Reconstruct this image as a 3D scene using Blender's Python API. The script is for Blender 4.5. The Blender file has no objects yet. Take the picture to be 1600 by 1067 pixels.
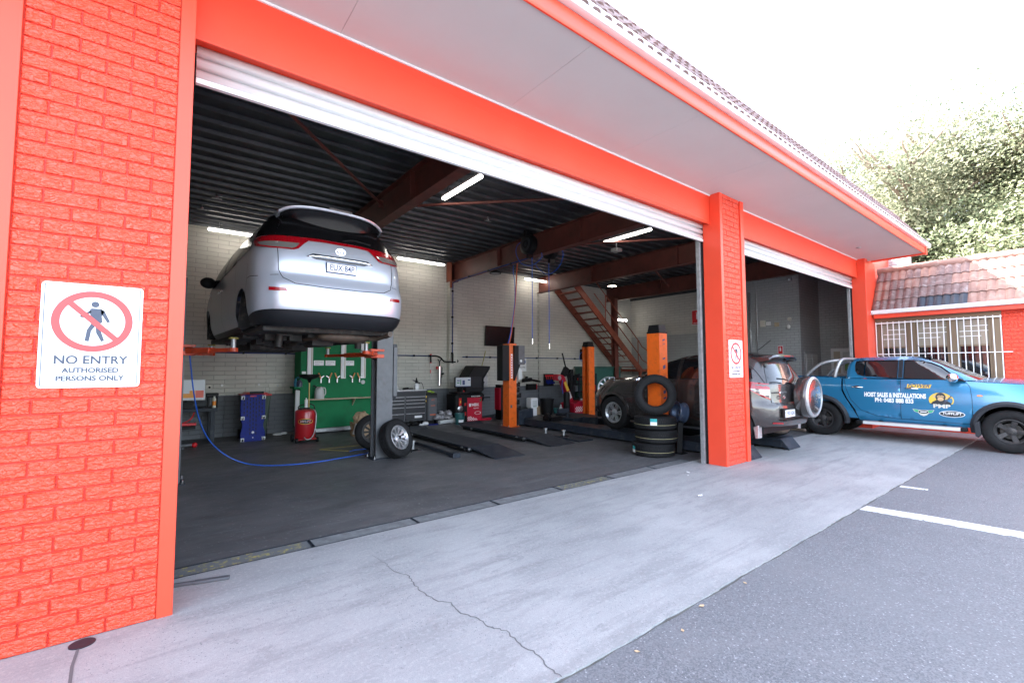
import bpy, bmesh, math, random
from math import sin, cos, pi, radians, sqrt, atan2
from mathutils import Vector as V, Matrix as Mx
from mathutils.geometry import delaunay_2d_cdt
random.seed(7)
C = bpy.context.scene.collection
SC = bpy.context.scene

# ------------------------------------------------------------------ helpers
class MB:
    """collects shapes, then builds ONE mesh object"""
    def __init__(s, T=None):
        s.v = []; s.f = []; s.m = []; s.T = T or Mx.Identity(4); s.mi = 0
    def add(s, vs, fs):
        o = len(s.v)
        s.v += [tuple(s.T @ V(p)) for p in vs]
        s.f += [tuple(i + o for i in f) for f in fs]
        s.m += [s.mi] * len(fs)
        return s
    def box(s, x0, x1, y0, y1, z0, z1):
        vs = [(x, y, z) for x in (x0, x1) for y in (y0, y1) for z in (z0, z1)]
        return s.add(vs, [(0, 1, 3, 2), (4, 6, 7, 5), (0, 4, 5, 1), (2, 3, 7, 6), (0, 2, 6, 4), (1, 5, 7, 3)])
    def cbox(s, c, d):
        return s.box(c[0]-d[0]/2, c[0]+d[0]/2, c[1]-d[1]/2, c[1]+d[1]/2, c[2]-d[2]/2, c[2]+d[2]/2)
    def obox(s, p0, p1, w, h, up=(0, 0, 1)):
        """box from p0 to p1, width w across, height h along up"""
        p0 = V(p0); p1 = V(p1); d = (p1-p0).normalized(); u = V(up)
        r = d.cross(u)
        if r.length < 1e-4: r = d.cross(V((1, 0, 0)))
        r.normalize(); u = r.cross(d)
        vs = [p + r*a*w/2 + u*b*h/2 for p in (p0, p1) for a in (-1, 1) for b in (-1, 1)]
        return s.add(vs, [(0, 1, 3, 2), (4, 6, 7, 5), (0, 4, 5, 1), (2, 3, 7, 6), (0, 2, 6, 4), (1, 5, 7, 3)])
    def cyl(s, p0, p1, r0, r1=None, n=16, cap=True):
        r1 = r0 if r1 is None else r1
        p0 = V(p0); p1 = V(p1); d = (p1-p0).normalized()
        a = d.orthogonal().normalized(); b = d.cross(a)
        vs = []; fs = []
        for p, r in ((p0, r0), (p1, r1)):
            for i in range(n):
                t = 2*pi*i/n; vs.append(p + a*cos(t)*r + b*sin(t)*r)
        for i in range(n):
            j = (i+1) % n; fs.append((i, j, n+j, n+i))
        if cap: fs += [tuple(range(n-1, -1, -1)), tuple(range(n, 2*n))]
        return s.add(vs, fs)
    def tube(s, pts, r, n=8, closed=False, sub=0):
        pts = [V(p) for p in pts]
        if sub:
            q = []; N = len(pts)
            for i in range(N-1 if not closed else N):
                p0 = pts[(i-1) % N] if (closed or i > 0) else pts[i]
                p1 = pts[i]; p2 = pts[(i+1) % N]
                p3 = pts[(i+2) % N] if (closed or i+2 < N) else p2
                for k in range(sub):
                    t = k/sub
                    q.append(0.5*((2*p1)+(-p0+p2)*t+(2*p0-5*p1+4*p2-p3)*t*t+(-p0+3*p1-3*p2+p3)*t**3))
            if not closed: q.append(pts[-1])
            pts = q
        N = len(pts); vs = []; fs = []
        a = None
        for i, p in enumerate(pts):
            d = (pts[(i+1) % N]-pts[i-1]) if (closed or 0 < i < N-1) else (pts[1]-pts[0] if i == 0 else pts[-1]-pts[-2])
            if d.length < 1e-9: d = V((0, 0, 1))
            d.normalize()
            if a is None: a = d.orthogonal().normalized()
            else:
                a = a - d*a.dot(d)
                a = a.normalized() if a.length > 1e-6 else d.orthogonal().normalized()
            b = d.cross(a)
            rr = r[i*len(r)//N] if isinstance(r, (list, tuple)) else r
            for k in range(n):
                t = 2*pi*k/n; vs.append(p + a*cos(t)*rr + b*sin(t)*rr)
        for i in range(N if closed else N-1):
            for k in range(n):
                k2 = (k+1) % n; i2 = (i+1) % N
                fs.append((i*n+k, i*n+k2, i2*n+k2, i2*n+k))
        if not closed: fs += [tuple(range(n-1, -1, -1)), tuple((N-1)*n+k for k in range(n))]
        return s.add(vs, fs)
    def lathe(s, prof, o=(0, 0, 0), axis=(0, 0, 1), n=32, closed=False, ends=True):
        """prof: list of (radius, height along axis)"""
        o = V(o); d = V(axis).normalized(); a = d.orthogonal().normalized(); b = d.cross(a)
        vs = []; fs = []; N = len(prof)
        for (r, h) in prof:
            for k in range(n):
                t = 2*pi*k/n; vs.append(o + d*h + a*cos(t)*r + b*sin(t)*r)
        for i in range(N if closed else N-1):
            for k in range(n):
                k2 = (k+1) % n; i2 = (i+1) % N
                fs.append((i*n+k, i*n+k2, i2*n+k2, i2*n+k))
        if not closed and ends:
            if prof[0][0] > 1e-5: fs.append(tuple(range(n-1, -1, -1)))
            if prof[-1][0] > 1e-5: fs.append(tuple((N-1)*n+k for k in range(n)))
        return s.add(vs, fs)
    def prism(s, poly, ax, a, b):
        """poly in the plane across ax ('x': (y,z), 'y': (x,z), 'z': (x,y)), from a to b"""
        n = len(poly)
        def P(p, t):
            return {'x': (t, p[0], p[1]), 'y': (p[0], t, p[1]), 'z': (p[0], p[1], t)}[ax]
        vs = [P(p, a) for p in poly] + [P(p, b) for p in poly]
        fs = [(i, (i+1) % n, n+(i+1) % n, n+i) for i in range(n)] + [tuple(range(n-1, -1, -1)), tuple(range(n, 2*n))]
        return s.add(vs, fs)
    def strip(s, prof, ax, a, b):
        """open profile extruded (sheet)"""
        n = len(prof)
        def P(p, t):
            return {'x': (t, p[0], p[1]), 'y': (p[0], t, p[1]), 'z': (p[0], p[1], t)}[ax]
        vs = [P(p, a) for p in prof] + [P(p, b) for p in prof]
        return s.add(vs, [(i, i+1, n+i+1, n+i) for i in range(n-1)])
    def quad(s, *p): return s.add(list(p), [tuple(range(len(p)))])
    def sphere(s, c, r, n=12, m=8, sc=(1, 1, 1)):
        vs = []; fs = []
        for i in range(m+1):
            t = pi*i/m
            for k in range(n):
                p = 2*pi*k/n
                vs.append((c[0]+r*sc[0]*sin(t)*cos(p), c[1]+r*sc[1]*sin(t)*sin(p), c[2]+r*sc[2]*cos(t)))
        for i in range(m):
            for k in range(n):
                k2 = (k+1) % n; fs.append((i*n+k, (i+1)*n+k, (i+1)*n+k2, i*n+k2))
        return s.add(vs, fs)
    def build(s, name, mat, parent=None, smooth=False, bevel=0, fix=True, seg=2, solid=0):
        me = bpy.data.meshes.new(name); me.from_pydata(s.v, [], s.f)
        for m in (mat if isinstance(mat, (list, tuple)) else [mat]): me.materials.append(m)
        me.polygons.foreach_set('material_index', s.m)
        bm = bmesh.new(); bm.from_mesh(me)
        bmesh.ops.remove_doubles(bm, verts=bm.verts, dist=1e-5)
        if fix: bmesh.ops.recalc_face_normals(bm, faces=bm.faces)
        for f in bm.faces: f.smooth = bool(smooth)
        if smooth and smooth is not True:
            for e in bm.edges:
                if len(e.link_faces) == 2 and e.calc_face_angle(0) > radians(smooth): e.smooth = False
        bm.to_mesh(me); bm.free()
        o = bpy.data.objects.new(name, me); C.objects.link(o)
        if parent: o.parent = parent
        if solid:
            m = o.modifiers.new('t', 'SOLIDIFY'); m.thickness = solid; m.offset = -1
        if bevel:
            m = o.modifiers.new('b', 'BEVEL'); m.width = bevel; m.segments = seg; m.limit_method = 'ANGLE'; m.angle_limit = radians(35)
        return o

def tag(o, label=None, cat=None, group=None, kind=None):
    if label: o['label'] = label
    if cat: o['category'] = cat
    if group: o['group'] = group
    if kind: o['kind'] = kind
    return o
def thing(name, label, cat, loc=(0, 0, 0), rz=0, group=None):
    o = bpy.data.objects.new(name, None); C.objects.link(o); o.empty_display_size = .1
    o.location = loc; o.rotation_euler = (0, 0, radians(rz))
    return tag(o, label, cat, group)
def dup(root, loc, rz, label, group=None):
    r = root.copy(); C.objects.link(r); r.location = loc; r.rotation_euler = (0, 0, radians(rz)); r['label'] = label
    if group: r['group'] = group
    def rec(a, b):
        for ch in list(a.children):
            c = ch.copy(); C.objects.link(c); c.parent = b; rec(ch, c)
    rec(root, r)
    return r
def frame(o, right, up):
    r = V(right).normalized(); u = V(up); u = (u - r*u.dot(r)).normalized(); n = r.cross(u)
    M = Mx.Identity(4)
    for i in range(3): M[i][0] = r[i]; M[i][1] = u[i]; M[i][2] = n[i]; M[i][3] = o[i]
    return M
def text(name, s, size, mat, parent, T, bold=0, sx=1, align='CENTER', ext=.0006, shear=0, width=None):
    cu = bpy.data.curves.new('t', 'FONT'); cu.body = s; cu.size = size; cu.align_x = align; cu.align_y = 'CENTER'
    cu.extrude = ext; cu.offset = bold; cu.shear = shear; cu.resolution_u = 3
    ob = bpy.data.objects.new('t', cu); C.objects.link(ob)
    dg = bpy.context.evaluated_depsgraph_get(); me = bpy.data.meshes.new_from_object(ob.evaluated_get(dg))
    C.objects.unlink(ob); bpy.data.objects.remove(ob)
    if width:
        xs = [v.co.x for v in me.vertices]; sx = width/max(1e-6, max(xs)-min(xs))
    me.transform(T @ Mx.Diagonal((sx, 1, 1, 1)))
    me.materials.clear(); me.materials.append(mat); me.name = name
    o = bpy.data.objects.new(name, me); C.objects.link(o)
    if parent: o.parent = parent
    return o

# ------------------------------------------------------------------ materials
def mat(name, col, rough=.5, metal=0, var=0, vs=6, bump=0, bs=60, coat=0, spec=.5, emit=0, rv=0, dirt=None, ds=2.5, trans=0, alpha=1, bd=.01):
    m = bpy.data.materials.new(name); m.use_nodes = True
    nt = m.node_tree; b = nt.nodes['Principled BSDF']; L = nt.links.new
    c = (*col, 1)
    b.inputs['Base Color'].default_value = c; b.inputs['Roughness'].default_value = rough
    b.inputs['Metallic'].default_value = metal; b.inputs['Specular IOR Level'].default_value = spec
    b.inputs['Coat Weight'].default_value = coat; b.inputs['Coat Roughness'].default_value = .06
    b.inputs['Transmission Weight'].default_value = trans
    tc = nt.nodes.new('ShaderNodeTexCoord')
    def noise(sc, det=5, r=.6):
        n = nt.nodes.new('ShaderNodeTexNoise'); n.inputs['Scale'].default_value = sc
        n.inputs['Detail'].default_value = det; n.inputs['Roughness'].default_value = r
        L(tc.outputs['Object'], n.inputs['Vector']); return n
    last = None
    if var:
        n = noise(vs); mr = nt.nodes.new('ShaderNodeMapRange')
        mr.inputs['From Min'].default_value = .3; mr.inputs['From Max'].default_value = .7
        mr.inputs['To Min'].default_value = 1-var; mr.inputs['To Max'].default_value = 1+var
        L(n.outputs['Fac'], mr.inputs['Value'])
        mx = nt.nodes.new('ShaderNodeVectorMath'); mx.operation = 'SCALE'; mx.inputs[0].default_value = col
        L(mr.outputs[0], mx.inputs['Scale']); last = mx.outputs[0]
        if rv:
            mr2 = nt.nodes.new('ShaderNodeMapRange'); mr2.inputs['To Min'].default_value = max(.02, rough-rv)
            mr2.inputs['To Max'].default_value = min(1, rough+rv)
            L(n.outputs['Fac'], mr2.inputs['Value']); L(mr2.outputs[0], b.inputs['Roughness'])
    if dirt:
        n = noise(ds, 8, .65); cr = nt.nodes.new('ShaderNodeMapRange')
        cr.inputs['From Min'].default_value = .52; cr.inputs['From Max'].default_value = .68
        cr.inputs['To Max'].default_value = dirt[3]
        L(n.outputs['Fac'], cr.inputs['Value'])
        mm = nt.nodes.new('ShaderNodeMix'); mm.data_type = 'RGBA'
        mm.inputs['A'].default_value = c; mm.inputs['B'].default_value = (*dirt[:3], 1)
        if last: L(last, mm.inputs['A'])
        L(cr.outputs[0], mm.inputs['Factor']); last = mm.outputs['Result']
    if last: L(last, b.inputs['Base Color'])
    if bump:
        n = noise(bs, 4); bp = nt.nodes.new('ShaderNodeBump'); bp.inputs['Strength'].default_value = bump
        bp.inputs['Distance'].default_value = bd
        L(n.outputs['Fac'], bp.inputs['Height']); L(bp.outputs[0], b.inputs['Normal'])
    if emit:
        b.inputs['Emission Color'].default_value = c; b.inputs['Emission Strength'].default_value = emit
    return m
RED = (.82, .074, .034)
def pitted(name, col, rough, scale=55, stren=.8):
    """rock-faced brick paint: pits and ridges"""
    m = mat(name, col, rough); nt = m.node_tree; L = nt.links.new; b = nt.nodes['Principled BSDF']
    tc = nt.nodes.new('ShaderNodeTexCoord'); mp = nt.nodes.new('ShaderNodeMapping'); mp.inputs['Scale'].default_value = (.75, 1, 1.25)
    L(tc.outputs['Object'], mp.inputs[0])
    n = nt.nodes.new('ShaderNodeTexNoise'); n.inputs['Scale'].default_value = scale; n.inputs['Detail'].default_value = 2.5; n.inputs['Distortion'].default_value = .6
    L(mp.outputs[0], n.inputs['Vector'])
    v = nt.nodes.new('ShaderNodeTexVoronoi'); v.inputs['Scale'].default_value = scale*.9; v.feature = 'SMOOTH_F1'; v.inputs['Smoothness'].default_value = .35
    L(mp.outputs[0], v.inputs['Vector'])
    mr = nt.nodes.new('ShaderNodeMapRange'); mr.inputs['From Max'].default_value = .45; L(v.outputs['Distance'], mr.inputs['Value'])
    mr2 = nt.nodes.new('ShaderNodeMapRange'); mr2.inputs['From Min'].default_value = .38; mr2.inputs['From Max'].default_value = .6; L(n.outputs['Fac'], mr2.inputs['Value'])
    a = nt.nodes.new('ShaderNodeMath'); a.operation = 'MULTIPLY_ADD'; a.inputs[1].default_value = .6
    L(mr.outputs[0], a.inputs[0]); L(mr2.outputs[0], a.inputs[2])
    bp = nt.nodes.new('ShaderNodeBump'); bp.inputs['Strength'].default_value = stren; bp.inputs['Distance'].default_value = .006
    L(a.outputs[0], bp.inputs['Height']); L(bp.outputs[0], b.inputs['Normal'])
    return m
M = {}
M['red_brick'] = pitted('painted_red_brick', RED, .20, 42, 1.0)
M['red'] = mat('red_paint', RED, .36, var=.05, vs=1.5, bump=.06, bs=90, rv=.06)
M['red_low'] = mat('red_paint_mortar', (.66, .04, .022), .5, bump=.2, bs=80)
M['soffit'] = mat('soffit_paint', (.58, .57, .565), .6, var=.03, vs=.8)
M['white'] = mat('white_paint', (.80, .80, .80), .35, var=.03, vs=3)
M['shutter'] = mat('white_shutter', (.66, .67, .68), .38, var=.03, vs=5)
M['black'] = mat('black_plastic', (.007, .007, .008), .5, spec=.25, bump=.05, bs=200)
M['rubber'] = mat('rubber', (.011, .011, .012), .7, spec=.25, var=.35, vs=30, bump=.12, bs=160)
M['chrome'] = mat('chrome', (.8, .8, .82), .12, 1)
M['steel'] = mat('steel', (.45, .45, .46), .35, 1, var=.2, vs=20)
M['grey_steel'] = mat('grey_painted_steel', (.095, .10, .11), .42, var=.12, vs=8, dirt=(.05, .05, .05, .5), ds=5)
M['dark_steel'] = mat('dark_painted_steel', (.018, .024, .035), .5, spec=.3, var=.2, vs=10, dirt=(.1, .1, .1, .35), ds=7)
M['orange'] = mat('orange_paint', (.78, .13, .012), .38, var=.08, vs=7, dirt=(.25, .06, .02, .4), ds=9)
M['arm_orange'] = mat('orange_red_paint', (.62, .06, .012), .4, var=.1, vs=9, dirt=(.08, .03, .02, .5), ds=11)
M['brown_steel'] = mat('brown_red_steel', (.13, .034, .024), .55, var=.2, vs=3, dirt=(.05, .02, .015, .5), ds=4)
M['stair_steel'] = mat('red_oxide_steel', (.24, .06, .032), .5, var=.2, vs=5, dirt=(.08, .03, .02, .5), ds=6)
M['green'] = mat('green_paint', (.006, .17, .060), .6, spec=.2, var=.08, vs=3, dirt=(.01, .11, .04, .5), ds=4)
M['dark_green'] = mat('dark_green_paint', (.03, .1, .08), .5, var=.1)
M['red_tank'] = mat('red_tank_paint', (.42, .012, .018), .28, var=.08, vs=8, coat=.3)
M['cherry'] = mat('cherry_red_panel', (.46, .008, .03), .35, var=.06, vs=5)
M['blue_hose'] = mat('blue_hose', (.012, .1, .5), .4)
M['blue_pipe'] = mat('blue_pipe', (.012, .035, .17), .45)
M['blue_plastic'] = mat('blue_plastic', (.008, .020, .20), .55, spec=.2, var=.12, vs=9, dirt=(.02, .02, .08, .5), ds=8)
M['red_plastic'] = mat('red_plastic', (.5, .02, .02), .4)
M['bright_red'] = mat('bright_red', (.62, .012, .02), .4)
M['cream'] = mat('cream_plastic', (.62, .6, .52), .45)
M['white_plastic'] = mat('white_plastic', (.75, .75, .75), .4)
M['frosted'] = mat('frosted_plastic', (.55, .56, .55), .5)
M['navy'] = mat('navy_ink', (.03, .05, .14), .5)
M['slate_ink'] = mat('slate_ink', (.055, .068, .105), .45)
M['sign_red'] = mat('sign_red', (.62, .07, .07), .45)
M['yellow'] = mat('yellow', (.75, .5, .05), .45)
M['amber'] = mat('amber', (.8, .25, .02), .3)
M['hazard_yellow'] = mat('worn_yellow_paint', (.36, .29, .06), .6, dirt=(.06, .06, .06, .95), ds=14)
M['yellow_flecked'] = mat('yellow_flecked_steel', (.11, .115, .12), .5, dirt=(.40, .33, .06, .95), ds=16)
M['black_gloss'] = mat('dark_tinted', (.006, .006, .007), .16, spec=.25)
M['disc'] = mat('dull_disc', (.05, .048, .046), .5, .5, var=.3, vs=20)
M['blind_glass'] = mat('glazed_blind', (.30, .27, .21), .25, coat=1)
M['wood'] = mat('shelf_board', (.45, .36, .24), .55, var=.15, vs=12)
M['paper'] = mat('brown_paper', (.36, .25, .15), .8, var=.15, vs=10, bump=.3, bs=18)
M['rust'] = mat('rusty_tin', (.085, .06, .045), .65, .2, var=.35, vs=8, dirt=(.1, .07, .05, .8), ds=7)
M['grime'] = mat('grimy_underbody', (.018, .017, .016), .6, var=.4, vs=9, dirt=(.12, .10, .08, .6), ds=10, bump=.3, bs=30)
M['screen'] = mat('black_screen', (.003, .003, .004), .25, spec=.12)
M['lit_screen'] = mat('lit_screen', (.34, .38, .42), .3, emit=.03)
M['tube'] = mat('lit_tube', (1, .95, .86), .4, emit=2.2)
M['lamp_glow'] = mat('lit_lamp', (1, .9, .75), .4, emit=2.5)
M['galv'] = mat('galvanised_steel', (.42, .43, .44), .4, .6, var=.2, vs=14)
M['main_tile'] = mat('grey_brown_tile', (.20, .13, .125), .75, var=.35, vs=8, dirt=(.36, .31, .31, .6), ds=7, bump=.3, bs=60)
M['grate'] = mat('grate_steel', (.17, .175, .18), .5, .2, var=.3, vs=9)
M['terracotta'] = mat('terracotta', (.27, .15, .12), .62, var=.25, vs=5, dirt=(.42, .33, .28, .5), ds=6, bump=.25, bs=60)
M['roof_tile_dark'] = mat('weathered_tile', (.19, .12, .11), .7, var=.3, vs=9, dirt=(.42, .37, .36, .6), ds=7, bump=.3, bs=60)
M['slate_tile'] = mat('dark_blue_tile', (.03, .035, .05), .4, var=.2, vs=9)
M['bronze'] = mat('bronze_aluminium', (.20, .145, .095), .4, .4)
M['blind'] = mat('beige_blind', (.5, .45, .36), .7)
M['leafdry'] = mat('dry_leaf', (.55, .4, .25), .8)

def car_paint(name, col, metal=.55, rough=.3, dirt=None):
    m = mat(name, col, rough, metal, coat=1, dirt=dirt, ds=3)
    nt = m.node_tree; b = nt.nodes['Principled BSDF']; L = nt.links.new
    tc = nt.nodes.new('ShaderNodeTexCoord'); v = nt.nodes.new('ShaderNodeTexNoise'); v.inputs['Scale'].default_value = 700
    L(tc.outputs['Object'], v.inputs['Vector'])
    bp = nt.nodes.new('ShaderNodeBump'); bp.inputs['Strength'].default_value = .03; bp.inputs['Distance'].default_value = .001
    L(v.outputs['Fac'], bp.inputs['Height']); L(bp.outputs[0], b.inputs['Normal'])
    return m
M['silver'] = car_paint('silver_paint', (.60, .64, .72), .5, .32)
M['rav_paint'] = car_paint('brown_grey_paint', (.060, .054, .053), .45, .26)
M['ute_paint'] = car_paint('blue_paint', (.028, .21, .40), .4, .24)
M['glass_dark'] = mat('tinted_glass', (.008, .009, .011), .04, spec=.6, coat=1)
M['lens_red'] = mat('red_lens', (.30, .003, .008), .12, coat=1, bump=.25, bs=240, bd=.003, var=.35, vs=45)
M['lens_clear'] = mat('clear_lens', (.30, .28, .26), .1, .5, coat=1, bump=.5, bs=120, bd=.004)
M['lens_amber'] = mat('amber_lens', (.8, .2, .02), .15, coat=1)
M['trim'] = mat('black_trim', (.014, .015, .018), .45, spec=.3, bump=.05, bs=300)
M['flare'] = mat('grey_trim', (.028, .030, .036), .6, spec=.3)
M['alloy'] = mat('alloy', (.55, .56, .58), .28, .75, var=.1, vs=20)
M['black_alloy'] = mat('black_alloy', (.035, .034, .035), .5, .2, var=.3, vs=14, dirt=(.12, .10, .09, .5), ds=9)

def ground_mat(name, kind):
    m = bpy.data.materials.new(name); m.use_nodes = True; nt = m.node_tree; b = nt.nodes['Principled BSDF']; L = nt.links.new
    tc = nt.nodes.new('ShaderNodeTexCoord')
    def N(t, **k):
        n = nt.nodes.new(t)
        for a, v in k.items():
            if a in n.inputs: n.inputs[a].default_value = v
            else: setattr(n, a, v)
        return n
    def noise(sc, d=6, r=.6, sxyz=None, dist=0):
        n = N('ShaderNodeTexNoise', Scale=sc, Detail=d, Roughness=r, Distortion=dist)
        if sxyz:
            mp = N('ShaderNodeMapping'); mp.inputs['Scale'].default_value = sxyz; L(tc.outputs['Object'], mp.inputs[0]); L(mp.outputs[0], n.inputs['Vector'])
        else: L(tc.outputs['Object'], n.inputs['Vector'])
        return n.outputs['Fac']
    def rng(f, a, b_, c=0, d=1):
        r = N('ShaderNodeMapRange'); r.inputs['From Min'].default_value = a; r.inputs['From Max'].default_value = b_
        r.inputs['To Min'].default_value = c; r.inputs['To Max'].default_value = d; L(f, r.inputs['Value']); return r.outputs[0]
    def mix(f, A, B):
        x = N('ShaderNodeMix', data_type='RGBA')
        for s, q in (('A', A), ('B', B)):
            if isinstance(q, tuple): x.inputs[s].default_value = (*q, 1)
            else: L(q, x.inputs[s])
        if isinstance(f, float): x.inputs['Factor'].default_value = f
        else: L(f, x.inputs['Factor'])
        return x.outputs['Result']
    if kind == 'concrete':
        c = mix(rng(noise(.7, 8), .35, .65), (.29, .30, .305), (.42, .425, .425))
        c = mix(rng(noise(2.2, 8, .7, (.5, 2, 1)), .48, .68, 0, .75), c, (.23, .235, .24))
        c = mix(rng(noise(5, 5, .7, (.35, 1.6, 1)), .60, .72, 0, .35), c, (.30, .26, .23))
        c = mix(rng(noise(1.6, 7, .75, (1.2, 3.5, 1), 1.2), .58, .66, 0, .5), c, (.21, .215, .22))
        c = mix(rng(noise(9, 4, .6), .66, .72, 0, .5), c, (.16, .16, .165))
        c = mix(rng(noise(2.4, 6, .6, (.16, 3.0, 1), .3), .56, .64, 0, .35), c, (.22, .22, .225))
        v = N('ShaderNodeTexVoronoi', Scale=42, Randomness=1.0); L(tc.outputs['Object'], v.inputs['Vector'])
        sp = rng(v.outputs['Distance'], .10, .18, 1, 0)
        g = N('ShaderNodeMath', operation='MULTIPLY'); L(sp, g.inputs[0]); L(rng(noise(1.1, 4), .42, .60, .15, 1), g.inputs[1])
        c = mix(g.outputs[0], c, (.12, .13, .15))
        c = mix(rng(noise(150, 3, .7), .40, .62, 0, .45), c, (.20, .205, .21))
        c = mix(rng(noise(38, 4, .7), .52, .66, 0, .35), c, (.50, .50, .50))
        L(c, b.inputs['Base Color']); b.inputs['Roughness'].default_value = .78
        bp = N('ShaderNodeBump'); bp.inputs['Strength'].default_value = .35; bp.inputs['Distance'].default_value = .004; L(noise(90, 5, .7), bp.inputs['Height']); L(bp.outputs[0], b.inputs['Normal'])
    elif kind == 'asphalt':
        v = N('ShaderNodeTexVoronoi', Scale=125, Randomness=1.0); L(tc.outputs['Object'], v.inputs['Vector'])
        sx = N('ShaderNodeSeparateColor'); L(v.outputs['Color'], sx.inputs[0])
        c = mix(rng(sx.outputs[0], .1, .95), (.10, .105, .115), (.205, .215, .23))
        c = mix(rng(noise(.35, 6), .4, .62, 0, .6), c, (.18, .185, .195))
        c = mix(rng(noise(1.5, 6, .7, (1.3, .6, 1)), .55, .75, 0, .3), c, (.10, .105, .115))
        c = mix(rng(noise(.9, 7, .7, (.7, 1.2, 1), 1), .52, .72, 0, .4), c, (.21, .21, .215))
        g = rng(sx.outputs[1], .975, .985); c = mix(g, c, (.32, .325, .34))
        L(c, b.inputs['Base Color']); b.inputs['Roughness'].default_value = .8
        bp = N('ShaderNodeBump'); bp.inputs['Strength'].default_value = .8; bp.inputs['Distance'].default_value = .006; L(sx.outputs[2], bp.inputs['Height']); L(bp.outputs[0], b.inputs['Normal'])
    elif kind == 'floor':
        c = mix(rng(noise(.6, 8), .35, .65), (.078, .079, .083), (.122, .12, .122))
        c = mix(rng(noise(1.3, 9, .72, (.5, 1.5, 1), 1.5), .46, .68, 0, .6), c, (.048, .048, .052))
        c = mix(rng(noise(4.5, 9, .75, (.4, 1.8, 1)), .53, .68, 0, .6), c, (.17, .168, .165))
        c = mix(rng(noise(22, 3, .6), .62, .68, 0, .6), c, (.26, .26, .26))
        c = mix(rng(noise(3.2, 8, .7, (.25, 3.2, 1), .6), .57, .64, 0, .4), c, (.18, .18, .185))
        L(c, b.inputs['Base Color']); L(rng(noise(1.4, 7), .3, .7, .38, .75), b.inputs['Roughness'])
        bp = N('ShaderNodeBump'); bp.inputs['Strength'].default_value = .2; bp.inputs['Distance'].default_value = .004; L(noise(40, 6, .7), bp.inputs['Height']); L(bp.outputs[0], b.inputs['Normal'])
    return m
M['concrete'] = ground_mat('concrete', 'concrete'); M['asphalt'] = ground_mat('asphalt', 'asphalt'); M['floor'] = ground_mat('workshop_floor', 'floor')

def block_wall(name, up, low, zsplit, vert='xz', bw=.40, rh=.10):
    """painted brick wall, two colours split at a height"""
    m = bpy.data.materials.new(name); m.use_nodes = True; nt = m.node_tree; b = nt.nodes['Principled BSDF']; L = nt.links.new
    tc = nt.nodes.new('ShaderNodeTexCoord'); sp = nt.nodes.new('ShaderNodeSeparateXYZ'); L(tc.outputs['Object'], sp.inputs[0])
    cb = nt.nodes.new('ShaderNodeCombineXYZ'); L(sp.outputs['X' if vert == 'xz' else 'Y'], cb.inputs[0]); L(sp.outputs['Z'], cb.inputs[1])
    br = nt.nodes.new('ShaderNodeTexBrick'); br.inputs['Scale'].default_value = 1; br.inputs['Brick Width'].default_value = bw
    br.inputs['Row Height'].default_value = rh; br.inputs['Mortar Size'].default_value = .007; br.inputs['Mortar Smooth'].default_value = .6
    br.inputs['Color1'].default_value = (1, 1, 1, 1); br.inputs['Color2'].default_value = (.93, .93, .93, 1); br.inputs['Mortar'].default_value = (.62, .62, .62, 1)
    L(cb.outputs[0], br.inputs['Vector'])
    gt = nt.nodes.new('ShaderNodeMath'); gt.operation = 'GREATER_THAN'; gt.inputs[1].default_value = zsplit; L(sp.outputs['Z'], gt.inputs[0])
    mx = nt.nodes.new('ShaderNodeMix'); mx.data_type = 'RGBA'; mx.inputs['A'].default_value = (*low, 1); mx.inputs['B'].default_value = (*up, 1)
    L(gt.outputs[0], mx.inputs['Factor'])
    mu = nt.nodes.new('ShaderNodeMix'); mu.data_type = 'RGBA'; mu.blend_type = 'MULTIPLY'; mu.inputs['Factor'].default_value = 1
    L(mx.outputs['Result'], mu.inputs['A']); L(br.outputs['Color'], mu.inputs['B'])
    n = nt.nodes.new('ShaderNodeTexNoise'); n.inputs['Scale'].default_value = .9; n.inputs['Detail'].default_value = 8; L(tc.outputs['Object'], n.inputs['Vector'])
    mr = nt.nodes.new('ShaderNodeMapRange'); mr.inputs['From Min'].default_value = .3; mr.inputs['From Max'].default_value = .7; mr.inputs['To Min'].default_value = .84; mr.inputs['To Max'].default_value = 1.08
    L(n.outputs['Fac'], mr.inputs['Value'])
    vm = nt.nodes.new('ShaderNodeVectorMath'); vm.operation = 'SCALE'; L(mu.outputs['Result'], vm.inputs[0]); L(mr.outputs[0], vm.inputs['Scale'])
    L(vm.outputs[0], b.inputs['Base Color']); b.inputs['Roughness'].default_value = .55
    n2 = nt.nodes.new('ShaderNodeTexNoise'); n2.inputs['Scale'].default_value = 35; n2.inputs['Detail'].default_value = 4; L(tc.outputs['Object'], n2.inputs['Vector'])
    ma = nt.nodes.new('ShaderNodeMath'); ma.operation = 'MULTIPLY_ADD'; ma.inputs[1].default_value = .35; L(n2.outputs['Fac'], ma.inputs[0]); 
    inv = nt.nodes.new('ShaderNodeMath'); inv.operation = 'SUBTRACT'; inv.inputs[0].default_value = 1; L(br.outputs['Fac'], inv.inputs[1]); L(inv.outputs[0], ma.inputs[2])
    bp = nt.nodes.new('ShaderNodeBump'); bp.inputs['Strength'].default_value = .9; bp.inputs['Distance'].default_value = .008
    L(ma.outputs[0], bp.inputs['Height']); L(bp.outputs[0], b.inputs['Normal'])
    return m
M['wall_x'] = block_wall('painted_block_wall', (.56, .54, .48), (.14, .15, .165), .94, 'xz', .42, .1)
M['wall_y'] = block_wall('painted_block_wall_side', (.54, .52, .47), (.36, .365, .36), 2.85, 'yz', .42, .1)
M['wall_office'] = block_wall('painted_office_brick', (.44, .45, .455), (.42, .43, .44), 1.0, 'yz', .24, .086)
M['wall_office_x'] = block_wall('painted_office_brick_end', (.42, .43, .44), (.40, .41, .42), 1.0, 'xz', .24, .086)

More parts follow.
